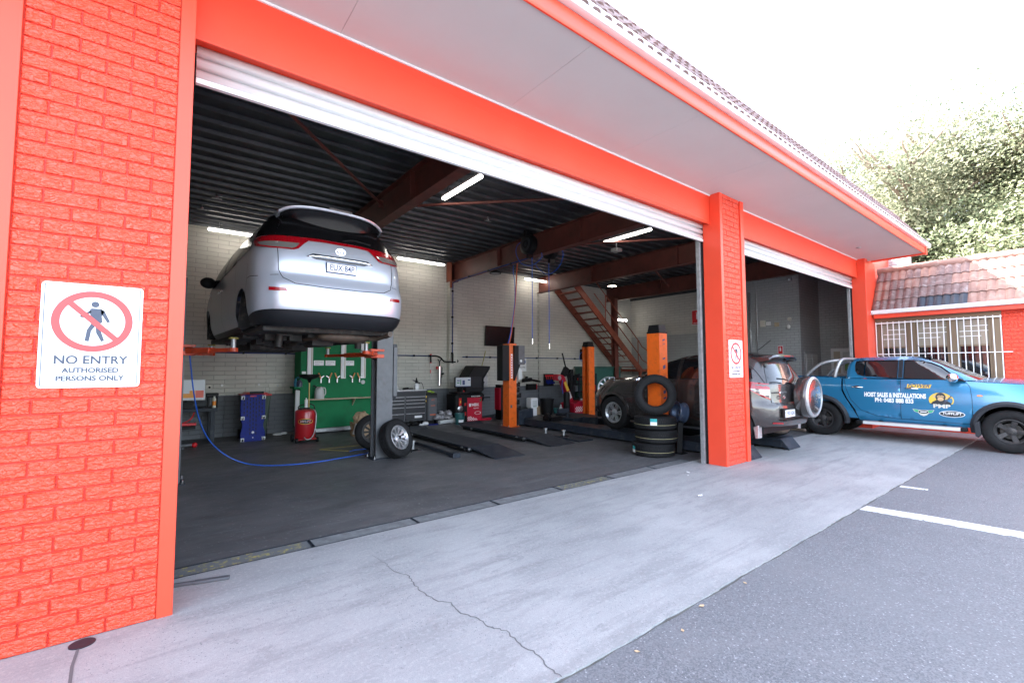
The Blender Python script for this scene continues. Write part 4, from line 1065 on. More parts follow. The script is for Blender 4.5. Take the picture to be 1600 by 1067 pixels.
# ================================================================== blue dual cab ute
def sticker(b, F, poly, off=.003, outn=V((0, -1, 0)), g=.03): pm(b, F, poly, (), g, off, outn)
def ute():
    t = thing('dual_cab_ute', 'blue dual cab ute with hoist firm signwriting parked at the right pier', 'ute', (12.94, 1.52, 0), -90)
    W_ = smooth_tab([(.38, .80), (.46, .85), (.60, .885), (.85, .893), (1.0, .885), (1.15, .865), (1.25, .835), (1.3, .82), (1.45, .76), (1.6, .695), (1.68, .65), (1.72, .60), (1.745, .5)])
    xf = smooth_tab([(.38, 4.95), (.6, 5.05), (.9, 5.02), (1.1, 4.9), (1.25, 4.75)])
    lo = Shell(W_, lambda z: .0, xf, 8, .15, 2.6, .95)
    xr = smooth_tab([(1.2, 1.575), (1.4, 1.575), (1.6, 1.60), (1.70, 1.66), (1.745, 1.72)])
    xfg = smooth_tab([(1.2, 3.98), (1.28, 3.86), (1.43, 3.58), (1.55, 3.36), (1.66, 3.15), (1.72, 2.98), (1.745, 2.85)])
    hi = Shell(W_, xr, xfg, 5, .18, 2.8, .45, lambda x: .028*(1-((x-2.45)/.9)**2) if x < 3.4 else 0)
    xa, xb, zc = 1.15, 4.11, .385
    b = MB()
    hz = lambda x: 1.265-.055*max(0, x-3.8)-.06*max(0, x-4.4)**2
    doors = {}
    for sg in (1, -1):
        # front wing
        fsm = lo.seam_front([.45, .6, .75, .9, 1.05, 1.15])[0]
        poly = [(3.64, .47)]+[(3.64, .95), (3.62, 1.18), (3.55, 1.285), (3.8, 1.262), (4.1, hz(4.1)), (4.4, hz(4.4))]+list(reversed(fsm))+[(xb+.44, .45)]+arc(xb, zc+.02, .44, 0, 180, 18)
        lo.panel(b, 'side', poly, (), .07, 0, sg)
        lo.panel(b, 'front', [(sg*y, z) for y, z in lo.seam_front([.45, .6, .75, .9, 1.05, 1.15])[1]]+[(0, 1.15), (0, .45)], (), .09)
        # cab side behind the J line and sill
        Jc = [(1.60, 1.30), (1.625, 1.12), (1.72, .84), (1.90, .62), (2.16, .52), (2.56, .485), (3.6, .47)]
        poly = [(1.58, 1.30)]+Jc+[(3.6, .40), (1.86, .40), (1.80, .62), (1.66, .86), (1.58, 1.06)]
        lo.panel(b, 'side', poly, (), .06, 0, sg)
        # cab frame above the belt with window holes
        z2 = [1.30, 1.38, 1.46, 1.54, 1.62, 1.68, 1.72, 1.745]
        s2, r2_ = hi.seam_rear(z2); f2, ff2 = hi.seam_front(z2)
        H = [[(1.79, 1.56), (1.80, 1.46), (1.85, 1.38), (1.96, 1.34), (2.53, 1.30), (2.53, 1.675), (1.80, 1.675)], [(2.635, 1.302), (3.46, 1.302), (3.36, 1.42), (3.20, 1.555), (3.05, 1.63), (2.90, 1.668), (2.635, 1.675)]]
        hi.panel(b, 'side', s2+list(reversed(f2)), H, .06, 0, sg)
        hi.panel(b, 'rear', [(0, 1.30)]+[(sg*y, z) for y, z in r2_]+[(0, 1.745)], (), .09)
        # tub
        a2 = [(xa-.43, .52)]+[(xa-.43, zc)]
        poly = [(.05, 1.33), (1.52, 1.315), (1.545, 1.05), (1.63, .86), (1.74, .66), (1.84, .44), (xa+.46, .44)]+arc(xa, zc+.02, .45, 8, 172, 18)+[(xa-.46, .44), (.05, .46)]
        lo.panel(b, 'side', poly, (), .07, 0, sg)
        # tub inner wall and rail
        b.box(.08, 1.52, sg*.80-.01, sg*.80+.01, .80, 1.315)
        b.box(.06, 1.52, min(sg*.79, sg*.815), max(sg*.79, sg*.815), 1.312, 1.326)
    b.box(.0, .06, -.84, .84, .50, 1.31); b.box(1.50, 1.53, -.80, .80, .8, 1.3); b.box(.08, 1.5, -.8, .8, .78, .82)
    lo2 = None
    cap(b, hi, 1.745, .035)
    def hood(p):
        x, y = p; wv = lo.side(min(x, 4.9), 1.2).y
        return V((x, y, hz(x)+.085*(1-min(1, abs(y)/max(.1, wv))**2.6)*(1-.3*max(0, x-4.2))))
    hp = [(x, lo.side(x, hz(x)).y) for x in (3.55, 3.8, 4.05, 4.3, 4.5, 4.65)]
    pm(b, hood, hp+[(4.78, .4), (4.82, 0), (4.78, -.4)]+[(x, -y) for x, y in reversed(hp)]+[(3.75, -.6), (3.86, 0), (3.75, .6)], (), .09)
    b.build('body', M['ute_paint'], t, smooth=35, fix=False)
    # dark inner liner so panel gaps read
    b = MB()
    b.box(1.62, 3.62, -.78, .78, .42, .52); b.box(.1, 4.8, -.45, .45, .42, .6); b.box(3.75, 4.85, -.55, .55, .6, 1.15); b.box(1.75, 3.6, -.795, -.775, .5, 1.2); b.box(1.75, 3.6, .775, .795, .5, 1.2)
    b.build('chassis', M['black'], t)
    for sg in (1, -1):
        F = lambda p: lo.side(p[0], p[1], sg); Fh = lambda p: hi.side(p[0], p[1], sg); on_ = V((0, sg, 0))
        # doors
        rd = [(1.606, 1.30), (1.632, 1.12), (1.727, .845), (1.905, .627), (2.165, .527), (2.576, .492), (2.583, .9), (2.585, 1.30)]
        fd = [(2.592, 1.30), (2.590, .9), (2.583, .492), (3.632, .477), (3.634, .95), (3.614, 1.17), (3.545, 1.28), (3.53, 1.30)]
        for nm, pl in (('rear', rd), ('front', fd)):
            b = MB(); lo.panel(b, 'side', pl, (), .055, .0015, sg); d = b.build('door', M['ute_paint'], t, smooth=True, fix=False); doors[(nm, sg)] = d
            x0 = 1.84 if nm == 'rear' else 2.76
            b = MB(); p = F((x0, 1.12)); b.sphere((x0, p.y-sg*.004, 1.118), .045, 14, 8, (1.5, .2, .75)); hh = b.build('handle_recess', M['black'], d, smooth=True)
            b = MB(); b.tube([(x0-.09, p.y+sg*.008, 1.12), (x0-.05, p.y+sg*.034, 1.122), (x0+.03, p.y+sg*.036, 1.12), (x0+.11, p.y+sg*.006, 1.116)], .013, sub=4, n=10); b.build('handle', M['chrome'], d, smooth=True)
        for ln in ([(2.588, 1.30), (2.587, .9), (2.58, .49)], [(3.637, .48), (3.639, .95), (3.618, 1.17), (3.55, 1.28)], [(1.603, 1.30), (1.628, 1.12), (1.723, .842), (1.902, .623), (2.163, .523), (2.578, .487), (3.63, .472)]):
            b = MB(); rib_on(b, F, ln, .007, .0035, on_); b.build('panel_gap', M['black'], t)
        # windows
        for nm, pl in (('quarter', [(1.79, 1.56), (1.80, 1.46), (1.85, 1.38), (1.945, 1.345), (1.95, 1.675), (1.80, 1.675)]), ('rear', [(1.975, 1.335), (2.53, 1.30), (2.53, 1.675), (1.975, 1.675)]), ('front', [(2.635, 1.302), (3.46, 1.302), (3.36, 1.42), (3.20, 1.555), (3.05, 1.63), (2.90, 1.668), (2.635, 1.675)])):
            b = MB(); hi.panel(b, 'side', pl, (), .06, -.012, sg); b.build('window', M['glass_dark'], t, smooth=True, fix=False)
        b = MB(); rib_on(b, Fh, [(1.79, 1.56), (1.80, 1.46), (1.85, 1.38), (1.96, 1.34), (2.53, 1.30), (2.53, 1.675), (1.80, 1.675), (1.79, 1.62)], .016, .001, on_, True); b.build('window_seal', M['black'], t)
        b = MB(); rib_on(b, Fh, [(2.635, 1.302), (3.46, 1.302), (3.36, 1.42), (3.20, 1.555), (3.05, 1.63), (2.90, 1.668), (2.635, 1.675)], .016, .001, on_, True); b.build('window_seal', M['black'], t)
        b = MB(); hi.panel(b, 'side', [(2.545, 1.305), (2.62, 1.305), (2.62, 1.68), (2.545, 1.68)], (), .06, .002, sg); b.build('pillar_trim', M['trim'], t, fix=False)
        b = MB(); rib_on(b, Fh, [(2.583, 1.305), (2.583, 1.70), (1.80, 1.705), (1.70, 1.66), (1.615, 1.45), (1.605, 1.31)], .006, .0035, on_); b.build('panel_gap', M['black'], t)
        b = MB(); rib_on(b, Fh, [(2.583, 1.70), (2.95, 1.69), (3.18, 1.605), (3.42, 1.42), (3.53, 1.305)], .006, .0035, on_); b.build('panel_gap', M['black'], t)
        # flares: thick band round each arch
        for cx, x0 in ((xa, 0), (xb, 1)):
            n = 26; P0 = arc(cx, zc+.02, .435, -12, 192, n); P1 = arc(cx, zc+.02, .525, -10, 190, n)
            b = MB(); vs = []
            for p, q in zip(P0, P1):
                yi = lo.side(p[0], max(.4, p[1])).y; yo = lo.side(q[0], max(.4, q[1])).y
                vs += [(p[0], sg*(yi-.07), p[1]), (p[0], sg*(yi+.05), p[1]), ((p[0]*.5+q[0]*.5), sg*(yo+.062), (p[1]+q[1])/2), (q[0], sg*(yo+.03), q[1]), (q[0], sg*(yo-.002), q[1])]
            b.add(vs, [(5*i+j, 5*i+j+1, 5*i+j+6, 5*i+j+5) for i in range(n) for j in range(4)])
            b.build('wheel_flare', M['flare'], t, smooth=45)
            b = MB(); P = arc(cx, zc+.02, .44, -15, 195, 20); vs = []
            for yy in (sg*.86, sg*.55): vs += [(x, yy, z) for x, z in P]
            m = len(P); b.add(vs, [(i, i+1, m+i+1, m+i) for i in range(m-1)]); b.add([(x, sg*.55, z) for x, z in P], [tuple(range(m))])
            b.build('wheel_arch_liner', M['black'], t, smooth=40, fix=False)
        # mud flap, side step, mirror, indicator
        b = MB(); b.prism([(3.66, .26), (3.70, .24), (3.735, .30), (3.72, .55), (3.64, .50)], 'y', min(sg*.80, sg*.93), max(sg*.80, sg*.93)); b.build('mud_flap', M['flare'], t, bevel=.01)
        b = MB(); b.box(1.95, 3.47, min(sg*.86, sg*1.0), max(sg*.86, sg*1.0), .335, .40); st = b.build('side_step', mat('bright_step', (.7, .7, .7), .35, .3), t, bevel=.012)
        b = MB(); b.box(1.99, 3.43, min(sg*.90, sg*1.001), max(sg*.90, sg*1.001), .401, .404); [b.box(2.0, 3.42, min(sg*q, sg*(q+.008)), max(sg*q, sg*(q+.008)), .4045, .407) for q in (.91, .935, .96, .985)]; b.build('step_tread', M['alloy'], st)
        b = MB(); b.box(3.47, 3.56, min(sg*.86, sg*1.0), max(sg*.86, sg*1.0), .33, .405); b.box(1.84, 1.95, min(sg*.86, sg*1.0), max(sg*.86, sg*1.0), .33, .405); b.box(2.2, 2.26, min(sg*.6, sg*.9), max(sg*.6, sg*.9), .35, .42); b.box(3.2, 3.26, min(sg*.6, sg*.9), max(sg*.6, sg*.9), .35, .42); b.build('step_end', M['black'], st, bevel=.012)
        b = MB()
        b.sphere((3.40, sg*1.005, 1.345), .125, 18, 12, (.72, 1.0, .72)); mo = b.build('wing_mirror', M['chrome'], t, smooth=True)
        b = MB(); b.prism([(3.36, 1.285), (3.56, 1.285), (3.50, 1.33), (3.42, 1.37)], 'y', min(sg*.80, sg*.93), max(sg*.80, sg*.93)); b.build('mirror_base', M['black'], mo, bevel=.01)
        b = MB(); pm(b, F, [(3.71+.04*cos(a*pi/8)+.035, 1.015+.016*sin(a*pi/8)) for a in range(16)], (), .03, .008, on_); b.build('indicator', M['lens_amber'], t, fix=False)
        b = MB(); lo.panel(b, 'front', [(sg*.45, .95), (sg*.62, .93), (sg*.66, 1.12), (sg*.5, 1.14)], (), .06, .006); b.build('headlight', M['lens_clear'], t, fix=False)
        b = MB(); lo.panel(b, 'side', [(.02, .80), (.16, .80), (.16, 1.20), (.02, 1.20)], (), .06, .006, sg); b.build('tail_light', M['lens_red'], t, fix=False)
        wheel('wheel', t, (xa, sg*.77, zc), .385, .215, .24, 5, 'five', M['black_alloy'], sg)
        wheel('wheel', t, (xb, sg*.77, zc), .385, .215, .24, 5, 'five', M['black_alloy'], sg)
    # windscreen and rear glass
    b = MB(); zz = [1.30, 1.36, 1.42, 1.5, 1.58, 1.66, 1.70]; k = hi.seam_front(zz)[1]
    hi.panel(b, 'front', [(y, z) for y, z in k]+[(-y, z) for y, z in reversed(k)], (), .09, 0); b.build('windscreen', M['glass_dark'], t, smooth=True, fix=False)
    b = MB(); hi.panel(b, 'rear', [(.6, 1.36), (.5, 1.64), (-.5, 1.64), (-.6, 1.36)], (), .09, .004); b.build('rear_window', M['glass_dark'], t, smooth=True, fix=False)
    # sports bar
    b = MB()
    b.tube([(1.38, -.70, 1.32), (1.41, -.70, 1.45), (1.47, -.66, 1.66), (1.50, -.50, 1.735), (1.50, 0, 1.745), (1.50, .50, 1.735), (1.47, .66, 1.66), (1.41, .70, 1.45), (1.38, .70, 1.32)], .038, 14, sub=5)
    sb = b.build('sports_bar', M['galv'], t, smooth=True)
    for sg in (1, -1):
        b = MB(); b.tube([(.80, sg*.72, 1.33), (.90, sg*.715, 1.46), (1.12, sg*.70, 1.64), (1.32, sg*.66, 1.70), (1.49, sg*.60, 1.715)], .036, 14, sub=5); b.build('side_bar', M['galv'], sb, smooth=True)
    b = MB(); b.box(-.10, .04, -.8, .8, .44, .60); b.build('rear_bumper', M['chrome'], t, bevel=.02)
    b = MB(); b.tube([(2.99, -.35, 1.78), (2.95, -.35, 1.82), (2.80, -.35, 2.02)], .005, 6); b.cyl((3.0, -.35, 1.74), (2.99, -.35, 1.79), .018); b.build('aerial', M['black'], t, smooth=True)
    b = MB(); b.box(4.85, 5.0, -.45, .45, .62, .92); b.build('grille', M['black'], t, bevel=.02)
    # signwriting on the driver side (local -y)
    F = lambda p: lo.side(p[0], p[1], -1); on_ = V((0, -1, 0))
    fdoor = doors[('front', -1)]; rdoor = doors[('rear', -1)]
    def lay(o, off=.004):
        """press flat lettering (built in x,z) onto the door surface"""
        for v in o.data.vertices:
            q = F((v.co.x, v.co.z)); v.co.y = q.y-off+(v.co.y)
        return o
    def wr(s, x, z, size, m, par, width, bold=0, shear=0, off=.0045, align='CENTER'):
        return lay(text('lettering', s, size, m, par, frame((x, 0, z), (1, 0, 0), (0, 0, 1)), bold=bold, width=width, shear=shear, align=align, ext=.0004), off)
    wr('HOIST SALES & INSTALLATIONS', 2.48, .965, .125, M['white'], rdoor, 1.01, bold=.006)
    wr('PH: 0483 888 833', 2.475, .855, .12, M['white'], rdoor, .63, bold=.005)
    def decal(name, poly, m, off, par=None, g=.03):
        b = MB(); pm(b, F, poly, (), g, off, on_); return b.build(name, m, par or fdoor, fix=False)
    decal('yellow_band', [(2.69, 1.135), (3.05, 1.135), (3.07, 1.205), (2.70, 1.205)], M['yellow'], .0035)
    wr('POWER', 2.87, 1.172, .085, M['navy'], fdoor, .34, bold=.002, shear=.3, off=.005)
    wr('PACK', 3.17, 1.168, .035, M['slate_ink'], fdoor, .16, off=.005) if 0 else None
    el = lambda cx, cz, a, c, n=28, t0=0, t1=360: [(cx+a*cos(radians(t0+(t1-t0)*i/n)), cz+c*sin(radians(t0+(t1-t0)*i/n))) for i in range(n)]
    cx, cz = 3.20, .905
    em = decal('emblem', el(cx, cz, .175, .145, 30, 20, 215), M['yellow'], .0035)
    ink = mat('ink_dark', (.02, .025, .03), .5); tan = mat('ink_tan', (.62, .42, .22), .5)
    decal('arc_stroke', [(cx+.19*cos(radians(a)), cz+.15*sin(radians(a))) for a in range(-30, 31, 10)]+[(cx+.172*cos(radians(a)), cz+.135*sin(radians(a))) for a in range(30, -31, -10)], M['yellow'], .0035, em)
    decal('shoulders', [(cx-.15, .82), (cx-.12, .87), (cx-.06, .91), (cx+.06, .91), (cx+.13, .87), (cx+.16, .82)], ink, .0045, em)
    decal('ears', el(cx-.085, .975, .026, .03, 14), tan, .0045, em); decal('ears', el(cx+.085, .975, .026, .03, 14), tan, .0045, em)
    decal('head', el(cx, .965, .075, .085, 24), ink, .0052, em)
    decal('face', [(cx-.05, .985), (cx-.02, 1.0), (cx, .99), (cx+.02, 1.0), (cx+.05, .985), (cx+.045, .955), (cx-.045, .955)], tan, .006, em)
    decal('muzzle', el(cx, .925, .046, .036, 20), tan, .006, em)
    decal('brow', [(cx-.045, .98), (cx+.045, .98), (cx+.04, .968), (cx-.04, .968)], ink, .0066, em); decal('mouth', [(cx-.025, .915), (cx+.025, .915), (cx+.02, .911), (cx-.02, .911)], ink, .0066, em)
    decal('tool', [(cx+.04, .86), (cx+.15, 1.0), (cx+.165, .985), (cx+.06, .85)], M['slate_ink'], .0058, em)
    wr('PMP', cx+.01, .785, .10, M['cream'], fdoor, .25, bold=.004, off=.007)
    wx, wz = 2.935, .645
    wn = decal('winged_emblem', [(wx-.165, wz+.065), (wx-.06, wz+.05), (wx+.06, wz+.05), (wx+.165, wz+.06), (wx+.14, wz+.01), (wx+.08, wz-.01), (wx+.05, wz-.05), (wx, wz-.07), (wx-.05, wz-.05), (wx-.08, wz-.01), (wx-.14, wz+.015)], M['cream'], .0035)
    gr = mat('ink_green', (.02, .38, .18), .45)
    decal('wing_left', [(wx-.155, wz+.058), (wx-.07, wz+.045), (wx-.085, wz+.0), (wx-.13, wz+.018)], gr, .005, wn); decal('wing_right', [(wx+.155, wz+.053), (wx+.07, wz+.045), (wx+.085, wz+.0), (wx+.13, wz+.013)], gr, .005, wn)
    decal('badge_oval', el(wx, wz+.012, .075, .032), ink, .0052, wn); decal('badge_band', [(wx-.05, wz+.025), (wx+.05, wz+.025), (wx+.045, wz+.003), (wx-.045, wz+.003)], M['white'], .006, wn)
    ov = decal('oval_border', el(3.35, .645, .185, .062), M['white'], .0035); decal('oval_field', el(3.35, .645, .172, .052), ink, .0048, ov)
    wr('TUFFLIFT', 3.35, .652, .066, M['white'], ov, .28, bold=.002, shear=.15, off=.0065)
    return t
ute()

# ================================================================== brown grey four wheel drive
def rav():
    t = thing('four_wheel_drive', 'brown grey four wheel drive with rear mounted spare on the four post lift', 'car', (8.72, -.40, .205), 90)
    w = smooth_tab([(.28, .80), (.36, .865), (.5, .90), (.72, .905), (.85, .895), (1.0, .89), (1.1, .87), (1.3, .80), (1.45, .72), (1.52, .67), (1.57, .60), (1.60, .50)])
    xr = smooth_tab([(.28, .12), (.38, .02), (.50, .0), (.70, .0), (.735, .05), (.85, .06), (1.05, .075), (1.15, .10), (1.3, .17), (1.45, .25), (1.57, .33), (1.60, .38)])
    xf = smooth_tab([(.28, 4.20), (.45, 4.34), (.7, 4.33), (.85, 4.22), (1.0, 4.05), (1.1, 3.9)])
    xfg = smooth_tab([(1.0, 3.25), (1.1, 3.05), (1.25, 2.75), (1.4, 2.45), (1.5, 2.2), (1.57, 1.9), (1.60, 1.7)])
    lo = Shell(w, xr, xf, 2.8, .55, 2.4, .95); hi = Shell(w, xr, xfg, 2.8, .55, 2.6, .5, lambda x: (.01*(1-((x-1.5)/.8)**2) if x > 1.5 else .01-.055*((1.5-x)/1.1)**2) if x < 2.3 else 0)
    xa, xb, zc, ra = .76, 3.40, .37, .40
    b = MB()
    zs = [.36, .42, .5, .58, .66, .72, .78, .85, .92, 1.0, 1.06]
    for sg in (1, -1):
        ss, sr = lo.seam_rear(zs); fs_, ff = lo.seam_front([.36, .5, .65, .8, .92])
        hz = lambda x: 1.10-.06*max(0, x-3.1)-.10*max(0, x-3.6)**2
        poly = ss+[(3.0, 1.10), (3.3, hz(3.3)), (3.6, hz(3.6)), (3.8, hz(3.8))]+list(reversed(fs_))+[(xb+ra, .34)]+arc(xb, zc, ra, -5, 185, 16)+[(xb-ra, .28), (xa+ra, .28)]+arc(xa, zc, ra, -5, 185, 16)+[(xa-ra+.0, .34)]
        lo.panel(b, 'side', poly, (), .065, 0, sg)
        lo.panel(b, 'rear', [(0, .36)]+[(sg*y, z) for y, z in sr]+[(0, 1.06)], (), .06)
        lo.panel(b, 'front', [(0, .36)]+[(sg*y, z) for y, z in ff]+[(0, .92)], (), .09)
        z2 = [1.06, 1.12, 1.2, 1.3, 1.4, 1.48, 1.54, 1.58, 1.60]; s2, r2_ = hi.seam_rear(z2); f2, ff2 = hi.seam_front(z2)
        H = [[(1.83, 1.12), (2.66, 1.13), (2.40, 1.32), (2.10, 1.47), (1.83, 1.50)], [(.98, 1.13), (1.75, 1.12), (1.75, 1.51), (1.06, 1.50), (.96, 1.4)], [(.42, 1.20), (.90, 1.14), (.90, 1.45), (.62, 1.46), (.47, 1.36)]]
        hi.panel(b, 'side', s2+list(reversed(f2)), H, .06, 0, sg)
        hi.panel(b, 'rear', [(0, 1.06)]+[(sg*y, z) for y, z in r2_]+[(0, 1.60)], (), .08)
        hi.panel(b, 'front', [(0, 1.06)]+[(sg*y, z) for y, z in ff2]+[(0, 1.60)], (), .09)
    cap(b, hi, 1.60, .05)
    def hood(p):
        x, y = p; wv = lo.side(min(x, 4.2), 1.0).y
        return V((x, y, hz(x)+.06*(1-min(1, abs(y)/max(.1, wv))**2.6)))
    hp = [(x, lo.side(x, min(1.1, hz(x))).y) for x in (2.95, 3.2, 3.45, 3.7, 3.9)]
    pm(b, hood, hp+[(4.05, .4), (4.1, 0), (4.05, -.4)]+[(x, -y) for x, y in reversed(hp)], (), .09)
    b.build('body', M['rav_paint'], t, smooth=35, fix=False)
    b = MB(); b.box(.3, 4.0, -.72, .72, .22, .34); b.box(3.1, 3.9, -.5, .5, .34, .95); b.build('chassis', M['black'], t)
    for sg in (1, -1):
        F = lambda p: lo.side(p[0], p[1], sg); Fh = lambda p: hi.side(p[0], p[1], sg); on_ = V((0, sg, 0))
        for pl in H:
            b = MB(); hi.panel(b, 'side', pl, (), .06, -.01, sg); b.build('window', M['glass_dark'], t, smooth=True, fix=False)
            b = MB(); rib_on(b, Fh, pl, .014, .001, on_, True); b.build('window_seal', M['black'], t)
        for ln in ([(1.79, 1.08), (1.79, .5), (1.78, .33)], [(2.84, 1.08), (2.86, .75), (2.80, .45), (2.80, .30)], [(.98, 1.05), (1.02, .85), (1.14, .72)]):
            b = MB(); rib_on(b, F, ln, .007, .002, on_); b.build('panel_gap', M['black'], t)
        for cx in (xa, xb):
            n = 20; P0 = arc(cx, zc, ra-.005, -5, 185, n); P1 = arc(cx, zc, ra+.055, -5, 185, n); vs = []
            for p, q in zip(P0, P1):
                yi = lo.side(p[0], max(.36, p[1])).y; yo = lo.side(q[0], max(.36, q[1])).y
                vs += [(p[0], sg*(yi-.06), p[1]), (p[0], sg*(yi+.018), p[1]), (q[0], sg*(yo+.014), q[1]), (q[0], sg*(yo-.002), q[1])]
            b = MB(); b.add(vs, [(4*i+j, 4*i+j+1, 4*i+j+5, 4*i+j+4) for i in range(n) for j in range(3)]); b.build('wheel_flare', M['rav_paint'], t, smooth=45)
            b = MB(); P = arc(cx, zc, ra, -15, 195, 20); vs = []
            for yy in (sg*.86, sg*.56): vs += [(x, yy, z) for x, z in P]
            m = len(P); b.add(vs, [(i, i+1, m+i+1, m+i) for i in range(m-1)]); b.add([(x, sg*.56, z) for x, z in P], [tuple(range(m))]); b.build('wheel_arch_liner', M['black'], t, smooth=40, fix=False)
            wheel('wheel', t, (cx, sg*.785, .362), .362, .22, .22, 6, 'twin', M['alloy'], sg)
        b = MB(); b.prism([(.31, .16), (.37, .15), (.40, .34), (.31, .38)], 'y', min(sg*.74, sg*.87), max(sg*.74, sg*.87)); b.build('mud_flap', M['galv'], t, bevel=.01)
        b = MB(); b.sphere((2.62, sg*.99, 1.10), .10, 16, 10, (.6, 1.05, .75)); b.build('wing_mirror', M['chrome'], t, smooth=True)
        for x in (1.95, .0):
            if x: b = MB(); p = F((x, .92)); b.tube([(x-.08, p.y*1, .92), (x-.03, p.y+sg*.03, .925), (x+.05, p.y+sg*.03, .925), (x+.09, p.y, .92)], .012, sub=3); b.build('door_handle', M['rav_paint'], t, smooth=True)
        # tail lamp wraps the corner: red rim, clear and red inner lens
        k = .5**(1/2.8)
        zz = [.87, .93, 1.0, 1.07, 1.135]; sx, ry = hi.seam_rear(zz)
        b = MB(); hi.panel(b, 'side', sx+[(.62, 1.15), (.52, 1.06), (.36, .96)], (), .035, .012, sg)
        hi.panel(b, 'rear', [(sg*y, z) for y, z in ry]+[(sg*.71, 1.13), (sg*.695, 1.06), (sg*.70, .86)], (), .035, .012); tl = b.build('tail_light', M['lens_red'], t, smooth=True, fix=False)
        zz = [.90, .95, 1.0, 1.04]; sx, ry = hi.seam_rear(zz)
        b = MB(); hi.panel(b, 'side', sx+[(.44, 1.03), (.36, .985)], (), .035, .016, sg); hi.panel(b, 'rear', [(sg*y, z) for y, z in ry]+[(sg*.715, 1.04), (sg*.715, .89)], (), .035, .016); b.build('clear_lens', M['lens_clear'], tl, smooth=True, fix=False)
        b = MB(); lo.panel(b, 'rear', [(sg*.52, .40), (sg*.72, .41), (sg*.72, .435), (sg*.53, .425)], (), .04, .008); b.build('reflector', M['lens_red'], t, fix=False)
    R_ = lambda p: hi.rear(p[0], p[1]); Rl = lambda p: lo.rear(p[0], p[1])
    b = MB(); hi.panel(b, 'rear', [(.70, 1.13), (.2, 1.14), (-.7, 1.13), (-.62, 1.30), (-.52, 1.47), (.52, 1.47), (.62, 1.30)], (), .06, .006); b.build('rear_window', M['glass_dark'], t, smooth=True, fix=False)
    b = MB(); rib_on(b, R_, [(.70, 1.48), (.72, 1.2), (.71, 1.08)], .008, .004, V((-1, 0, 0))); b.build('panel_gap', M['black'], t)
    b = MB(); rib_on(b, Rl, [(.695, .86), (.69, .75), (.4, .735), (-.69, .735)], .010, .004, V((-1, 0, 0))); b.build('panel_gap', M['black'], t)
    b = MB(); N = 16; vs = []
    for i in range(N+1):
        y = -.57+1.14*i/N; q = abs(y)/.57; zt = 1.575-.03*q**2.5-.03*q**8; xo = .17+.06*q**3
        vs += [(xo, y, zt-.03), (xo+.01, y, zt-.045), (xo+.18, y, zt-.07), (xo+.45, y, zt+.015), (xo+.22, y, zt+.012), (xo+.02, y, zt)]
    b.add(vs, [(6*i+j, 6*i+(j+1) % 6, 6*(i+1)+(j+1) % 6, 6*(i+1)+j) for i in range(N) for j in range(6)]+[tuple(range(6)), tuple(6*N+j for j in range(6))])
    sp = b.build('spoiler', M['rav_paint'], t, smooth=50)
    b = MB(); b.box(.160, .185, -.12, .12, 1.535, 1.555); b.build('brake_light', M['lens_red'], sp, bevel=.004)
    b = MB(); b.tube([(.50, .38, 1.66), (.46, .38, 1.68), (.28, .38, 1.82)], .006, 6); b.build('aerial', M['black'], t, smooth=True)
    b = MB(); b.tube([(.05, .30, 1.12), (.06, .45, 1.15), (.10, .62, 1.16)], .012); b.build('wiper', M['black'], t, smooth=True)
    # spare wheel cover
    b = MB(); b.lathe([(.31, .0), (.345, .03), (.352, .08), (.352, .17), (.345, .195), (.33, .21)], (0, 0, 0), (-1, 0, 0), 48); b.T = Mx.Identity(4)
    sp = b.build('spare_wheel_cover', M['rav_paint'], t, smooth=40); sp.location = (.02, -.10, .84)
    b = MB(); b.lathe([(.346, .195), (.349, .215), (.33, .235), (.31, .24), (.305, .225), (.33, .205)], (0, 0, 0), (-1, 0, 0), 48, closed=True); b.build('cover_rim', M['galv'], sp, smooth=40)
    b = MB(); b.lathe([(.31, .222), (.28, .232), (.26, .238), (.0, .25)], (0, 0, 0), (-1, 0, 0), 48); b.build('cover_face', M['rav_paint'], sp, smooth=40)
    # handle, badges, plate, bumper step
    b = MB(); b.box(.035, .058, .40, .66, .915, .94); b.build('tailgate_handle', M['chrome'], t, bevel=.008)
    b = MB(); n = 20; x = .045
    def ring(cy, cz, a, c, th, xx):
        vs = []
        for rr in (1, 0):
            for i in range(n): q = 2*pi*i/n; vs.append((xx, cy+(a-th*(1-rr))*cos(q), cz+(c-th*(1-rr))*sin(q)))
        b.add(vs, [(i, (i+1) % n, n+(i+1) % n, n+i) for i in range(n)])
    ring(.50, .845, .05, .035, .009, x); ring(.50, .845, .018, .032, .007, x-.001); ring(.50, .858, .035, .012, .006, x-.002)
    b.build('badge', M['chrome'], t, fix=False, solid=.005)
    b = MB(); b.box(.012, .05, .15, .60, .50, .66); r = b.build('plate_recess', M['black'], t, bevel=.01)
    b = MB(); b.box(.0, .012, .19, .56, .515, .635); p = b.build('number_plate', M['white'], t, bevel=.003)
    text('lettering', 'YBD\u00b702A', .085, M['navy'], p, frame((-.001, .375, .575), (0, -1, 0), (0, 0, 1)), width=.31, bold=.0006)
    b = MB(); b.prism([(-.03, .46), (.10, .46), (.10, .485), (-.03, .478)], 'y', -.62, .62); b.build('bumper_step', M['black'], t, bevel=.006)
    b = MB(); b.sphere((.45, -.3, .20), .1, 16, 8, (1.4, 2.6, .7)); b.tube([(.5, -.5, .2), (.3, -.56, .2), (.12, -.56, .2)], .026, sub=3); b.build('exhaust', M['rust'], t, smooth=True)
    b = MB(); b.cyl((3.4, -.7, .362), (3.4, .7, .362), .04); b.cyl((.76, -.7, .362), (.76, .7, .362), .04); b.build('axle', M['grime'], t)
    return t
rav()
